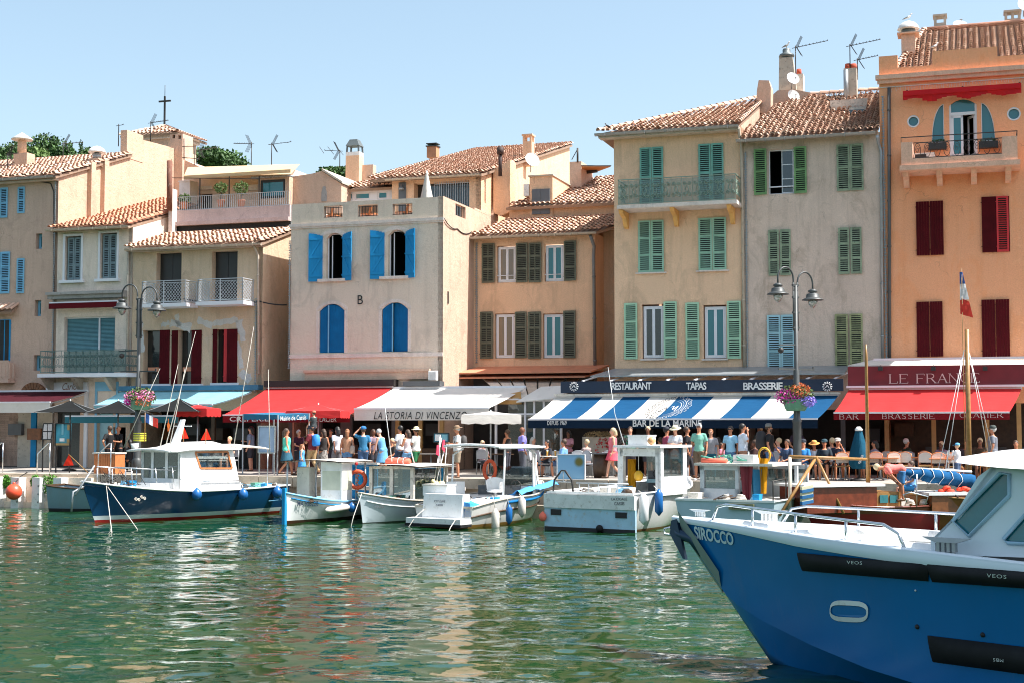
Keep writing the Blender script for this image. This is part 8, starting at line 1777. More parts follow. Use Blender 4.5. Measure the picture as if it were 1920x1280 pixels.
def ft(s,a,b,c,d,par,slope=.06,flip=False,w_=.12):text(s,MATS['letters_white'],par,0,1,0,1,0,space=1.15,xyz=lambda u,v:tuple(bpt(a+(c-a)*(1-u if flip else u),(b+(d-b)*(v if flip else 1-v))+slope*(a+(c-a)*(1-u if flip else u)-a),w_)),name='lettering')
ft('VEOS',1602,1049,1631,1055,fd);ft('VEOS',1865,1073,1902,1080,fd2,.08);fd3=strip(1745,2060,18,lambda u:1190+38*u,lambda u:1240+42*u,'fender_strip',MATS['rubber'],.10);ft('MBS',1877,1231,1896,1237,fd3,.1,True)
def loop(dx,dy,n=20):return[(1593+36*math.copysign(abs(math.cos(q))**.55,math.cos(q))*dx+3*math.sin(q),1145+4*math.cos(q)*dx-20*math.copysign(abs(math.sin(q))**.7,math.sin(q))*dy)for q in[2*math.pi*k/n for k in range(n)]]
o_,i_=loop(1,1,24),loop(.93,.55,24);m=MB()
for k in range(24):
 k2=(k+1)%24;m._add([bpt(*o_[k],.012),bpt(*o_[k2],.012),bpt(*i_[k2],.02),bpt(*i_[k],.02)],[(0,1,2,3)])
m.build('hawse_lip',WH,t);MB()._add([bpt(*q,.006)for q in i_],[tuple(range(24))]).build('hawse_panel',HULLB,t)
for a,b in((1720,1174),(1843,1189)):p=bpt(a,b,.0);MB().ball(p,.028,10).build('drain',MATS['black'],t)
MB().ball(bpt(1717,1106,.005),.012,8).build('drain',WH,t)
m=MB();rows=[]
for a in(.18,.4,.62,.85):zk=b_zk(a);rows.append([(LB-a+.012,-(.05+.02),zk+.12),(LB-a+.03,0,zk+.0),(LB-a+.012,.07,zk+.12),(LB-a+.0,.13,zk+.3)])
m.grid(rows);m.build('stem_plate',MATS['zinc'],t)
def w_(px,py,y=0.0):return pp(FB,px,py,y)
m=MB();m.tube([w_(1262,985),w_(1275,1000),w_(1300,1008),w_(1318,1040)],[.06,.08,.09,.05],8);m.slab([w_(1258,975,.07),w_(1268,972,.07),w_(1285,1048,.07),w_(1280,1046,.07),w_(1256,1000,.07)],(0,-.05,0));m.slab([w_(1290,1008,-.1),w_(1312,1012,-.1),w_(1338,1062,-.1),w_(1322,1040,-.1)],(0,.04,0));m.build('anchor',M('anchor_blue',g(40,62,84),.3,.4),t)
m=MB();m.tube([w_(1262,1003),w_(1246,1000),w_(1246,990),w_(1256,988)],.015);m.build('anchor_shackle',MATS['steel'],t)
def top(a,s=1,dz=0,inn=.08):return(LB-a,s*(b_hb(a)-inn),b_zs(a)+.0+dz)
for s,a0,a1 in((1,.75,4.2),(-1,1.5,5.2)):
 m=MB();n=12;pts=[top(a0,s)]+[top(a0+.12,s,.2)]+[top(a0+.3+(a1-a0-.6)*i/n,s,.24)for i in range(n+1)]+[top(a1-.08,s,.16),top(a1,s,.0)];m.tube(pts,.02,8)
 for k in(.25,.5,.75):a=a0+(a1-a0)*k;m.tube([top(a,s),top(a,s,.23)],.018,8)
 m.build('handrail',MATS['steel'],t)
for a,s,k,lb in((.3,-.2,.6,0),(1.35,-1,1,0),(4.75,1,1,0)):
 c=Vector((LB-a,s*max(.0,b_hb(a)-.1)if abs(s)==1 else s,b_zs(a)+.02));m=MB()
 for d in(-.09,-.03,.03,.09):m.box(c.x+(d-.018)*k,c.x+(d+.018)*k,c.y-.03,c.y+.03,c.z,c.z+.1*k)
 m.hexa([(c.x-.12*k,c.y-.035,c.z+.1*k),(c.x+.12*k,c.y-.035,c.z+.1*k),(c.x+.12*k,c.y+.035,c.z+.1*k),(c.x-.12*k,c.y+.035,c.z+.1*k)],[(c.x-.28*k,c.y-.025,c.z+.15*k),(c.x+.28*k,c.y-.025,c.z+.15*k),(c.x+.28*k,c.y+.025,c.z+.15*k),(c.x-.28*k,c.y+.025,c.z+.15*k)]);m.build('cleat',MATS['zinc']if a>4 else WH,t)
yw=1.12;BW=MATS['blue_white']
P=lambda x,y:Vector(pp(FB,x,y,yw))
out=[P(1745,1012),P(1785,972),P(1834,892),P(1862,872),P(2080,872),P(2080,1050),P(1800,1040)]
w1_,w2_=[P(1786,976),P(1877,885),P(1894,887),P(1894,928),P(1817,1006)],[P(1881,1010),P(1930,955),P(2040,900),P(2040,1025),P(1890,1018)]
m=MB();O_=out
def ring(outer,inner):
 for a,b,c,d in outer:m.slab([a,b,c,d],(0,-.05,0))
ring([(O_[0],O_[1],w1_[0],w1_[4]),(O_[1],O_[2],w1_[1],w1_[0]),(O_[2],O_[3],w1_[2],w1_[1]),(O_[0],w1_[4],w2_[4],O_[6]),(w1_[4],w1_[3],w2_[1],w2_[0]),(w1_[4],w2_[0],w2_[0],w2_[4]),(w1_[3],w1_[2],w2_[2],w2_[1]),(w1_[2],O_[3],O_[4],w2_[2]),(O_[6],w2_[4],w2_[3],O_[5]),(w2_[3],w2_[2],O_[4],O_[5])],0)
fx=out[0].x;m.slab([(out[0].x,yw,1.5),(out[0].x,-yw,1.5),(out[0].x,-yw,out[0].z),(out[0].x,yw,out[0].z)],(-.05,0,0));m.slab([tuple(out[0]),(out[0].x,-yw,out[0].z),(out[1].x,-yw,out[1].z),tuple(out[1])],(-.04,0,0))
for y_ in(-yw,0,yw-.06):m.slab([(out[1].x,y_,out[1].z),(out[1].x,y_+.06,out[1].z),(out[3].x,y_+.06,out[3].z),(out[3].x,y_,out[3].z)],(-.08,0,0))
sb=[Vector((p.x,-yw,p.z))for p in out];m.slab([sb[0],sb[1],sb[1]+Vector((-6,0,0)),sb[0]+Vector((-6,0,0))],(0,.05,0));m.build('wheelhouse',BW,t)
for q in(w1_,w2_):
 c=sum(q,Vector())/len(q);f=MB();f.tube([p+(c-p)*.02+Vector((0,.012,0))for p in q],.022,8,closed=True);o=f.build('window_seal',M('seal',g(150,182,200),.4),t);MB().slab([p+Vector((0,-.02,0))for p in q],(0,-.008,0)).build('pane',MATS['glass_boat'],o)
MB().box(out[1].x-6,out[1].x-.3,-yw+.1,yw-.1,1.5,1.9).build('dashboard',MATS['front_grey'],t)
ex=min(O_[4].x,O_[5].x);m=MB()
for s in(yw,-yw+.05):m.slab([(ex+.02,s,1.4),(ex-3.2,s,1.4),(ex-3.2,s,O_[4].z-.1),(ex+.02,s,O_[4].z-.1)],(0,-.05,0))if s>0 else m.slab([(ex+2.2,s,1.4),(ex-3.2,s,1.4),(ex-3.2,s,2.3),(ex+2.2,s,2.3)],(0,-.05,0))
m.slab([(ex-3.2,yw,1.4),(ex-3.2,-yw,1.4),(ex-3.2,-yw,O_[4].z-.1),(ex-3.2,yw,O_[4].z-.1)],(.05,0,0));m.build('aft_cabin',BW,t);MB().box(ex-2.6,ex-.4,yw,yw+.012,2.15,2.75).build('aft_window',MATS['glass_dark'],t)
rp=[(1796,864),(1830,852),(1870,842),(1920,834),(2080,822)];X0=pp(FB,1797,864,yw)[0];m=MB();R1=[]
for i,dx in enumerate((0,-.12,-.35,-.7,-1.2,-2,-3.5,-6)):
 x_=X0+.15+dx;th=ip(-dx,[0,.3,1.2,6],[.02,.10,.2,.26]);zb0=ip(-dx,[0,1.0,3,6],[pp(FB,1797,866,yw)[2],pp(FB,1860,878,yw)[2]+.0,pp(FB,1860,878,yw)[2],pp(FB,1860,878,yw)[2]]);hw_=ip(-dx,[0,.2,.8,6],[.9,1.15,1.3,1.35])
 R1.append([(x_,hw_*s,zb0+th*(1-abs(s)**3)+.05*(abs(s)<.99))for s in np.linspace(-1,1,15)]+[(x_,hw_*s,zb0-.0)for s in np.linspace(1,-1,5)])
m.grid(R1,close=True);m._add(R1[0],[tuple(range(20))]);m.build('wheelhouse_roof',WH,t)
# ==== PEOPLE
SK=[M('skin_light',g(214,158,130),.6),M('skin_tan',g(186,124,92),.6),M('skin_brown',g(120,76,54),.6)]
HAIR={'brown':M('hair_brown',(.07,.04,.025),.6),'black':M('hair_black',(.02,.017,.015),.5),'blonde':M('hair_blonde',(.55,.42,.25),.6),'grey':M('hair_grey',(.5,.5,.48),.6),'red':M('hair_red',(.25,.10,.04),.6)}
def fuse(mb,vox,smooth,name,mat,parent):
 me=bpy.data.meshes.new('tmp');me.from_pydata([tuple(v)for v in mb.v],[],mb.f);o=bpy.data.objects.new('tmp',me);COL.objects.link(o)
 r=o.modifiers.new('r','REMESH');r.mode='VOXEL';r.voxel_size=vox;r.use_smooth_shade=True
 s=o.modifiers.new('s','SMOOTH');s.iterations=smooth;s.factor=.5
 bpy.context.view_layer.update();m2=bpy.data.meshes.new_from_object(o.evaluated_get(bpy.context.evaluated_depsgraph_get()));bpy.data.objects.remove(o);bpy.data.meshes.remove(me)
 m2.transform(Matrix.Translation(-BASE[parent.name][0]));m2.materials.clear();m2.materials.append(mat);m2.name=name;m2.polygons.foreach_set('use_smooth',[True]*len(m2.polygons));m2.polygons.foreach_set('material_index',[0]*len(m2.polygons))
 k=bpy.data.objects.new(name,m2);COL.objects.link(k);k.parent=parent;BASE[k.name]=BASE[parent.name];return k
ARMS={'down':((.24,-.03,1.14),(.25,.06,.90)),'fwd':((.22,.12,1.16),(.22,.24,.98)),'back':((.24,-.16,1.16),(.24,-.2,.92)),'phone':((.27,.13,1.18),(.11,.13,1.52)),'head':((.33,.1,1.48),(.13,.08,1.69)),'hold':((.23,.06,1.14),(.10,.27,1.17)),'hip':((.36,-.08,1.16),(.2,.04,1.0)),'lap':((.24,.08,1.14),(.12,.3,1.06)),'out':((.3,.0,1.18),(.42,.05,.98)),'reach':((.2,.22,1.22),(.18,.38,1.0))}
LEGS={'stand':(((.10,.01,.48),(.11,-.02,.08)),((.10,.01,.48),(.11,-.02,.08))),'walk':(((.09,.15,.50),(.09,.22,.10)),((.09,.0,.48),(.09,-.26,.15))),'stride':(((.09,-.0,.48),(.09,-.24,.14)),((.09,.14,.5),(.09,.2,.1))),'sit':(((.12,.42,.90),(.13,.38,.47)),((.12,.43,.90),(.12,.46,.47)))}
def person(px,tt,yaw,label,top=None,bottom=None,skin=0,hair='brown',h=1.72,legs='stand',aL='down',aR='down',kind='shorts',sleeve=1,hat=None,long=0,base=None,pattern=None,lean=0,z0=None,hem=None,bald=0,head_tilt=0,group='people strolling on the quay',glasses=0,beard=0,fr=None,bag=None,py=850):
 fr=fr or Q;x=base[0]if base else X(px,tt,py);y=base[1]if base else tt;z=(base[2]if base else GZ)if z0 is None else z0
 t=thing('person',label,'person',(x,y,z),group,fr);k=h/1.74;sit=legs=='sit'
 T=Matrix.Translation((x,y,z+(-.42*k if sit else 0)))@Matrix.Rotation(R(yaw),4,'Z')@Matrix.Scale(k,4)
 LT=Matrix.Translation((0,0,.93))@Matrix.Rotation(R(-lean),4,'X')@Matrix.Translation((0,0,-.93))
 U=lambda p:LT@Vector(p)
 V=lambda p:Vector(p)
 b=MB();b.T=T;f=.0
 b.tube([V((0,0,.86)),V((0,.0,.96)),U((0,.0,1.12)),U((0,.01,1.28)),U((0,0,1.42)),U((0,0,1.47))],[.12,.135,.125,.145,.13,.06],12)
 for s in(-1,1):b.ball(U((s*.06,.015,1.31)),.115,10,(1,.85,1.1));b.ball(V((s*.07,-.02,.93)),.11,10)
 b.tube([U((0,0,1.42)),U((0,.01,1.52)),U((0,.02,1.56))],[.062,.055,.055],10)
 HT=LT@Matrix.Translation((0,.02,1.55))@Matrix.Rotation(R(-head_tilt),4,'X')@Matrix.Translation((0,-.02,-1.55));Hd=lambda p:HT@Vector(p)
 b.ball(Hd((0,.0,1.655)),.098,14,(.8,1,1.02));b.ball(Hd((0,.035,1.60)),.068,10,(.85,.9,1));b.tube([Hd((0,.09,1.66)),Hd((0,.118,1.625)),Hd((0,.095,1.61))],[.01,.016,.01],6)
 for s in(-1,1):b.ball(Hd((s*.08,.0,1.64)),.022,6,(.4,.8,1.2))
 arms={}
 for s,a in((-1,aL),(1,aR)):
  e,w_=ARMS[a];sh=U((s*.175,0,1.405));e=U((s*e[0],e[1],e[2]));w_=U((s*w_[0],w_[1],w_[2]));arms[s]=(sh,e,w_)
  b.tube([U((s*.1,0,1.42)),sh,sh.lerp(e,.4),e,e.lerp(w_,.35),w_],[.055,.055,.047,.037,.037,.024],10)
  d=(w_-e).normalized();sd=d.cross(Vector((s,0,.2))).normalized();pm=w_+d*.05;b.tube([w_,pm,pm+d*.035],[.024,.034,.03],8)
  for i in range(4):
   o=sd*(.022-.015*i);L_=(.075,.085,.08,.062)[i];q=pm+d*.03+o;cu=Vector((-s*.02,.01,0));b.tube([q,q+d*L_*.5+cu*.3,q+d*L_*.9+cu],[.0105,.010,.008],6)
  b.tube([w_+d*.02+sd*.02,w_+d*.05+sd*.05,w_+d*.085+sd*.055],[.013,.012,.009],6)
 lg=[]
 for s,q in((-1,LEGS[legs][0]),(1,LEGS[legs][1])):
  hp,kn,an=V((s*.09,0,.9)),V((s*q[0][0],q[0][1],q[0][2])),V((s*q[1][0],q[1][1],q[1][2]));lg.append((hp,kn,an))
  b.tube([hp,hp.lerp(kn,.35),kn,kn.lerp(an,.3),an],[.095,.08,.054,.055,.036],10);b.tube([an+V((0,-.03,-.03)),an+V((0,.05,-.045)),an+V((s*.01,.15,-.055)),an+V((s*.01,.19,-.055))],[.035,.036,.034,.02],8)
 fuse(b,.0125,3,'body',SK[skin],t)
 for s in(-1,1):
  if glasses:break
  e_=MB();e_.T=T;e_.ball(Hd((s*.032,.088,1.665)),.012,6).build('eye',MATS['black'],t)
 if glasses:e_=MB();e_.T=T;e_.slab([Hd((-.07,.1,1.65)),Hd((.07,.1,1.65)),Hd((.07,.1,1.685)),Hd((-.07,.1,1.685))],Hd((0,.01,0))-Hd((0,0,0)));e_.build('sunglasses',MATS['black'],t)
 e_=MB();e_.T=T;e_.bar(Hd((-.022,.093,1.59)),Hd((.022,.093,1.59)),.008);e_.build('mouth',M('lips',g(170,90,80),.6),t)
 if beard:e_=MB();e_.T=T;e_.ball(Hd((0,.055,1.57)),.07,8,(1,.8,1.1));fuse(e_,.02,2,'beard',HAIR[hair],t)
 c=lambda:None
 if not bald:
  e_=MB();e_.T=T;e_.ball(Hd((0,-.018,1.675)),.108,14,(.86,.98,1.0));
  if long:e_.tube([Hd((0,-.07,1.66)),Hd((0,-.10,1.5)),Hd((0,-.1,1.5-.22*long))],[.085,.075,.03],10)
  o=fuse(e_,.016,2,'hair',HAIR[hair],t)
 if top:
  e_=MB();e_.T=T;g_=.017;bt=.90 if not hem else .93
  e_.tube([V((0,0,bt)),V((0,.0,.98)),U((0,.0,1.12)),U((0,.01,1.28)),U((0,0,1.41)),U((0,0,1.455))],[.15,.152,.143,.16,.145,.075],14)
  for s in(-1,1):
   e_.ball(U((s*.06,.015,1.31)),.13,10,(1,.85,1.1))
   if kind!='dress' or 1:e_.ball(V((s*.07,-.02,.96)),.118,10)
   if sleeve:sh,e,w_=arms[s];L_=.72 if sleeve==1 else 1;e_.tube([U((s*.08,0,1.41)),sh,sh.lerp(e,L_*.5),sh.lerp(e,L_)]+([e.lerp(w_,.85)]if sleeve==2 else[]),[.068,.07,.066,.066]+([.045]if sleeve==2 else[]),10)
   elif sleeve==0:e_.tube([U((s*.07,.06,1.32)),U((s*.09,0,1.46)),U((s*.07,-.06,1.32))],.024,6)
  fuse(e_,.016,2,'shirt',top if not isinstance(top,tuple)else M('cl_%d_%d_%d'%top,g(*top),.85,vs=8,var=.18,bmp=.25),t)
 if bottom:
  e_=MB();e_.T=T;bm=bottom if not isinstance(bottom,tuple)else M('cl_%d_%d_%d'%bottom,g(*bottom),.85,vs=8,var=.18,bmp=.25)
  if kind in('dress','skirt'):
   ln=hem or .55;R0=.15;rows=[];dx=(lg[0][1].y+lg[1][1].y)/2
   if not sit:
    for i in range(7):u=i/6;zz=.98-(.98-ln)*u;r_=R0+.11*u;rows.append(V((0,dx*.3*u,zz)))
    e_.tube(rows,[R0+.10*(i/6)for i in range(7)],16)
   else:e_.tube([V((0,0,.95)),V((0,.2,.93)),V((0,.48,.9)),V((0,.5,.7))],[.16,.17,.15,.14],12)
   fuse(e_,.02,2,'dress' if kind=='dress' else 'skirt',bm,t)
  else:
   e_.tube([V((0,0,.84)),V((0,0,.99))],[.14,.15],12)
   for hp,kn,an in lg:
    if kind=='trousers':e_.tube([hp,hp.lerp(kn,.4),kn,kn.lerp(an,.5),an],[.115,.098,.075,.068,.06],10)
    else:L_=.45 if kind=='hot' else .9;e_.tube([hp,hp.lerp(kn,.3),hp.lerp(kn,L_)],[.118,.105,.092 if kind!='hot' else .1],10)
   fuse(e_,.016,2,kind if kind!='hot' else 'shorts',bm,t)
 for i,(hp,kn,an)in enumerate(lg):
  e_=MB();e_.T=T;e_.tube([an+V((0,-.045,-.045)),an+V((0,.06,-.05)),an+V((0,.15,-.058)),an+V((0,.205,-.06))],[.036,.042,.042,.024],8).build('shoe',MATS['white_dirty']if(int(abs(x)*7)+i*0)%2 else MATS['front_brown'],t)
 if hat:
  hm_,hk=hat;e_=MB();e_.T=T@HT;mm=M('hat_%d_%d_%d'%hm_,g(*hm_),.8)
  e_.lathe((0,-.01,1.69),[(.105,0),(.108,.03),(.098,.075),(.06,.105),(.01,.112)],16)
  if hk=='brim':e_.lathe((0,-.01,1.69),[(.108,.01),(.2,-.005),(.2,-.015),(.1,0)],18)
  if hk=='cap':e_.slab([(-.075,.07,1.7),(.075,.07,1.7),(.06,.19,1.685),(-.06,.19,1.685)],(0,0,.012))
  e_.build('hat',mm,t)
 if bag:
  nm,lb,col,pos,sz=bag;q=T@LT@Vector(pos);tb=thing(nm,lb,nm.replace('_',' '),tuple(q-Vector((0,0,sz[2]/2))),None,fr);e_=MB();e_.T=T@LT@Matrix.Translation(pos)
  e_.tube([(0,0,-sz[2]/2),(0,0,-sz[2]*.35),(0,0,0),(0,0,sz[2]*.38),(0,0,sz[2]/2)],[sz[0]*.38,sz[0]*.5,sz[0]*.5,sz[0]*.42,sz[0]*.2],10);e_.build('bag_body',M('bag_%d_%d_%d'%col,g(*col),.7,var=.25),tb)
  s_=MB();s_.T=T@LT;px_,py_,pz_=pos
  for s in((-.09,.09)if nm=='backpack' else(.1,)):s_.tube([(s,py_*.6,1.2),(s,-.1,1.42),(s,.05,1.46),(s,.14,1.36),(s*1.2,.12,1.2)]if nm=='backpack' else[(px_,py_,pz_+sz[2]/2),(px_*.8,-.05,1.4),(px_*.55,.0,1.47),(px_*.8,.1,1.35),(px_,py_+.05,pz_+sz[2]/2)],.013,5)
  s_.build('strap',tb.children[0].data.materials[0]if tb.children else MATS['black'],tb)
 return t
P_=person
P_(537,-6.8,-60,'woman in an aqua tank top and patterned skirt holding a small child by the hand',(90,206,180),(40,90,110),1,'brown',1.68,'walk','hip','out','skirt',0,long=.8,hem=.55)
P_(566,-6.8,-70,'small child with curly hair and a blue dress holding the hand of a woman',(90,160,210),(60,140,200),0,'red',1.12,'walk','out','down','dress',0,long=.6,hem=.5)
P_(585,-6.5,70,'man in a maroon t-shirt and khaki shorts carrying a boy on his shoulders',(120,36,46),(172,142,100),1,'brown',1.78,'walk','hold','down','trousers',bag=('backpack','bright blue backpack worn by the man in the maroon t-shirt',(40,130,210),(0,-.2,1.25),(.3,.2,.42)))
P_(588,-6.5,70,'boy in a coral cap and dark t-shirt riding on the shoulders of a man',(58,64,66),(50,56,70),0,'brown',1.18,'sit','fwd','fwd','shorts',hat=((226,120,96),'cap'),z0=GZ+1.42)
P_(606,-5.6,60,'woman in a long black and white patterned dress behind the man in maroon',(44,38,36),M('dress_dots',(.25,.23,.21),.8,vs=16,var=.9),1,'brown',1.66,'walk','down','down','dress',0,hem=.2,long=.5)
P_(632,-6.3,60,'person in a white t-shirt and grey trousers behind the woman in denim shorts',(214,216,222),(120,118,122),2,'black',1.74,'walk','back','down','trousers',long=.6)
P_(651,-6.7,20,'woman with a bare tanned back, denim shorts and a shoulder bag',(190,138,108),(84,124,166),1,'red',1.66,'walk','down','down','hot',0,long=.9,bag=('shoulder_bag','pale straw shoulder bag of the woman in denim shorts',(190,166,150),(.2,-.1,1.0),(.2,.1,.3)))
P_(681,-6.7,30,'man in a blue t-shirt and cap raising his hand to his head',(44,110,148),(58,86,122),0,'brown',1.74,'stride','head','down',hat=((34,104,160),'cap'),head_tilt=-8)
P_(718,-6.3,75,'grey-haired woman in a loose pale blue dress bending forward slightly',(104,164,206),(104,164,206),0,'grey',1.68,'stride','fwd','fwd','dress',0,hem=.5,lean=14,head_tilt=14)
P_(750,-5.8,80,'young man in a white t-shirt partly behind the woman in coral',(216,214,214),(60,70,90),1,'black',1.78,'walk','hold','hold')
P_(764,-6.4,70,'woman in a white tank top and denim shorts carrying a navy bag',(226,206,206),(110,160,200),1,'brown',1.64,'walk','hold','hold','hot',0,bag=('shoulder_bag','navy shoulder bag of the woman in the white tank top',(36,60,96),(.14,.16,1.0),(.26,.1,.22)),long=.3)
P_(780,-6.2,80,'man in a cream sun hat and green shorts',(222,222,216),(34,110,66),1,'brown',1.72,'stride','hold','hold',hat=((226,216,180),'brim'))
P_(858,-7.3,115,'elderly man in a brown hat standing at the quay edge',(206,206,202),(146,132,112),1,'grey',1.76,'stand','hold','down',hat=((132,108,84),'brim'),head_tilt=14,bag=('backpack','grey daypack on the back of the elderly man in a hat',(70,68,66),(0,-.2,1.25),(.26,.2,.4)))
P_(951,-4.6,80,'woman in a black tank top holding up a phone near the veranda',(40,34,34),(60,60,70),1,'brown',1.64,'stand','hold','down','trousers',0)
P_(979,-5.6,-60,'bald man in a lilac t-shirt beside the white market parasol',(134,128,204),(70,72,80),2,'black',1.74,'stand','down','down','trousers',bald=1)
S_='people sitting on the cafe terraces'
P_(1026,-4.9,150,'person in dark clothes sitting at the round table with two beers',(40,44,52),(50,60,74),1,'black',1.68,'sit','lap','lap',long=.5,group=S_,bald=0)
P_(1057,-5.4,100,'person in a light blue t-shirt sitting behind the light blue board',(116,166,218),(60,80,110),1,'brown',1.72,'sit','lap','lap',group=S_)
P_(1066,-3.0,160,'woman with dark curly hair in pink deep under the striped awning',(190,130,140),(70,60,70),2,'black',1.6,'stand','hold','hold','trousers',long=.5)
P_(1149,-5.9,110,'blonde woman in a coral pink dress walking with a navy shoulder bag',(222,120,130),(226,84,100),0,'blonde',1.7,'walk','down','down','dress',0,hem=.62,long=.2,bag=('shoulder_bag','large navy shoulder bag of the blonde woman in pink',(42,58,84),(.2,-.02,1.0),(.32,.14,.3)))
P_(1182,-5.0,190,'man in a green shirt showing above the white fish box on the wheelhouse roof',(60,140,110),(60,60,66),0,'brown',1.74,'stand','down','down','trousers')
P_(1250,-5.6,-60,'person in a maroon top and dark cap behind the man in a straw hat',(142,58,84),(50,50,60),1,'black',1.72,'stand','down','down','trousers',hat=((40,44,56),'cap'))
P_(1267,-6.7,165,'man in a straw hat, white t-shirt and beige shorts looking down',(214,216,220),(170,160,140),0,'grey',1.76,'stand','hold','hold',hat=((214,206,176),'brim'),head_tilt=16)
P_(1288,-5.2,-80,'person in black between the straw hat and the man in a green polo',(26,26,30),(40,40,46),1,'brown',1.74,'walk','hold','down','trousers')
P_(1311,-6.8,175,'heavy man in a sea green polo shirt and brown shorts with sunglasses',(118,176,158),(108,90,72),1,'grey',1.84,'stand','down','down',glasses=1)
P_(1333,-6.0,-170,'woman in a grey top and teal trousers beside the man in a green polo',(150,150,156),(24,96,118),0,'red',1.66,'stand','down','down','trousers')
P_(1353,-5.0,-100,'child in a pink top between the teal trousers and the light blue t-shirt',(214,130,150),(60,60,80),1,'brown',1.2,'stand','down','down','trousers',long=.4)
P_(1370,-6.2,170,'young man in a light blue t-shirt and sunglasses',(146,196,224),(70,110,150),1,'black',1.76,'stand','down','down',glasses=1)
P_(1393,-6.3,-70,'tall man in a white t-shirt talking on a phone',(206,216,230),(150,110,90),1,'black',1.84,'stand','down','phone')
P_(1442,-6.4,-85,'bearded man in a black t-shirt with a large dark backpack',(24,24,28),(70,100,140),1,'brown',1.82,'walk','fwd','down',beard=1,hat=((120,120,116),'knit'),bag=('backpack','large dark backpack on the bearded man in black',(46,44,46),(0,-.24,1.28),(.36,.26,.56)))
P_(1476,-5.4,150,'person in a navy striped top sitting left of the lamp post',M('stripes_navy',g(60,84,116),.8,vs=10,var=.5),(50,56,70),1,'brown',1.74,'sit','lap','lap',group=S_)
P_(1506,-5.2,170,'man in a bright blue shirt and dark cap sitting beside the lamp post',(44,130,200),(50,56,70),1,'grey',1.72,'sit','lap','lap',hat=((38,44,56),'cap'),group=S_)
P_(1527,-5.0,175,'person in a straw sun hat and pale top reading at the table',(206,206,210),(90,70,60),1,'brown',1.66,'sit','hold','hold',hat=((210,150,80),'brim'),head_tilt=14,group=S_)
P_(1546,-5.1,180,'person in a dark teal shirt and cap sitting beside the straw sun hat',(24,44,56),(60,50,44),1,'black',1.72,'sit','lap','lap',hat=((40,70,80),'cap'),group=S_)
P_(1571,-4.4,190,'man in a navy shirt and pale cap sitting at the end of the striped awning',(28,36,56),(50,50,54),1,'grey',1.76,'sit','phone','lap',hat=((190,180,170),'cap'),group=S_)
P_(205,-5.2,70,'waiter in black with hands on hips beside the wooden bin',(20,20,22),(22,22,26),1,'brown',1.78,'stand','hip','down','trousers',group=None,sleeve=1)
P_(222,-4.8,160,'bald waiter in black serving a table under the black parasols',(18,18,20),(20,20,24),1,'brown',1.78,'stand','hold','hold','trousers',bald=1,group=None)
P_(243,-4.6,60,'person with dark hair and dark clothes sitting under the black parasols',(30,28,30),(40,40,46),1,'black',1.64,'sit','lap','lap','trousers',1,long=.4,group=S_)
P_(1862,-5.2,85,'man in a dark cap and grey t-shirt behind the white roof of the blue boat',(112,116,126),(60,60,66),1,'grey',1.76,'stand','down','down','trousers',hat=((62,70,66),'cap'),group=None)
P_(1905,-4.0,180,'person in a grey shirt sitting in the shade at the far right of the terrace',(110,104,110),(50,50,54),1,'brown',1.7,'sit','lap','lap',group=S_)
P_(1812,-2.6,170,'person in dark clothes sitting deep under the red awning',(70,66,70),(40,40,44),1,'brown',1.7,'sit','lap','lap',group=S_)
zz=.95;x_,z_=FW.px(1690,905,.3);P_(0,0,-100,'person in a coral t-shirt bending forward over the bow of the brown yacht',(236,120,112),(50,110,160),1,'blonde',1.6,'stand','reach','reach',base=(x_,.3,zz),lean=82,fr=FW,group=None,head_tilt=10)
x_,z_=FW.px(1733,930,.5);P_(0,0,-85,'bare-legged person in blue shorts sitting on the yacht under the sail cover',(110,160,210),(60,150,210),0,'brown',1.55,'sit','lap','lap',base=(x_,-.3,1.15),fr=FW,group=None,z0=.85)
P_(1795,-6.6,70,'child in a light blue cap and white t-shirt behind the furled sail',(216,216,220),(70,90,120),0,'blonde',1.22,'stand','fwd','down',hat=((96,168,216),'cap'),group=None)
x=X(1779,-5.6);t=thing('step_ladder','white folding step ladder beside the chairs under the red awning','ladder',(x,-5.6,GZ));m=MB()
for s in(0,.35):m.bar((x-.18+s*.3,-5.6+s,GZ),(x-.05+s*.1,-5.55,GZ+1.0),.03);m.bar((x+.14+s*.3,-5.6+s,GZ),(x+.08+s*.1,-5.55,GZ+1.0),.03)
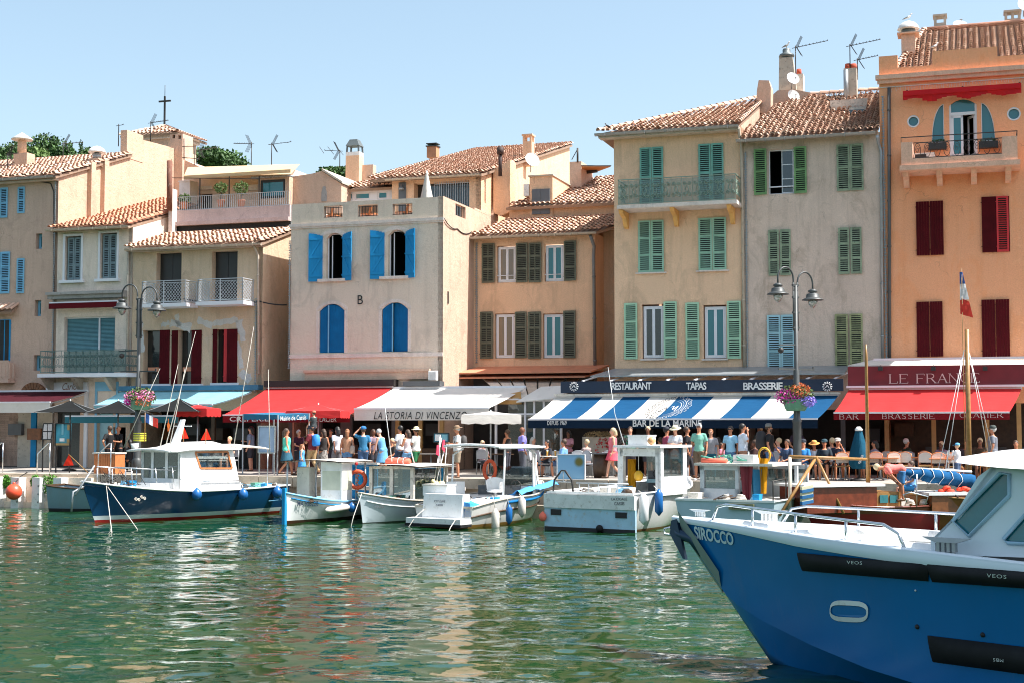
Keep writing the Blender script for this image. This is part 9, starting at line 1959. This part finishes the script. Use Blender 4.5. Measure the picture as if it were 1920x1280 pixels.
for k in range(4):m.bar((x-.16+k*.03,-5.6,GZ+.2+k*.22),(x+.13-k*.015,-5.6,GZ+.2+k*.22),.03)
m.build('frame',WH,t)
bpy.context.view_layer.update()
rr=random.Random(21)
for i,(px_,tt,sit,lb)in enumerate(((430,-3.4,1,'under the left end of the creperie awning'),(470,-2.6,0,'in the dark behind the display panel'),(560,-3.6,0,'in the shade behind the small child in blue'),(620,-2.8,0,'in the shade between the patterned dress and the white t-shirt'),(700,-3.2,0,'in the shade beside the man raising his hand'),(735,-3.6,1,'at the pizzeria table under the white awning'),(905,-3.4,1,'under the white market parasol'),(1000,-3.0,1,'behind the glazing right of the lilac t-shirt'),(1100,-3.8,1,'beside the counter with dried flowers'),(1215,-3.8,0,'in the shade behind the wheelhouse of the fishing boat'),(1238,-3.0,1,'in the shade left of the maroon top'),(1300,-3.4,1,'behind the man in a green polo'),(1345,-3.2,1,'in the shade behind the teal trousers'),(1415,-4.2,1,'between the phone caller and the bearded man'),(1425,-3.0,0,'in the dark behind the bearded man'),(1460,-3.4,1,'behind the navy striped top'),(1495,-3.2,0,'in the dark behind the lamp post'),(1560,-3.4,1,'in the shade above the cap of the dark teal shirt'),(1640,-3.0,1,'deep in the shade above the pale round chairs, left'),(1700,-2.4,1,'deep in the shade above the pale round chairs, middle'),(1765,-2.8,1,'deep in the shade behind the step ladder'),(1838,-3.2,1,'in the shade just right of the thick mast'))):
 c=(rr.randint(30,170),rr.randint(30,150),rr.randint(30,160));nm=rr.choice(['pale','dark']);c=tuple(v//3+(110 if nm=='pale' else 10)for v in c)
 P_(px_,tt,rr.choice([60,100,150,180,-60,-120]),'person in %s clothes %s, %s'%(nm,'sitting' if sit else 'standing',lb),c,(50,50,58),rr.randint(0,2),rr.choice(['brown','black','grey','blonde']),rr.uniform(1.62,1.82),'sit' if sit else 'stand','lap' if sit else 'down',rr.choice(['lap','hold']),long=rr.choice([0,.4]),group='people in the shade under the awnings')
 if sit:chair(px_+3,tt,rr.choice([0,90,180]),'steel','chair of the person sitting '+lb)
bpy.context.view_layer.update()
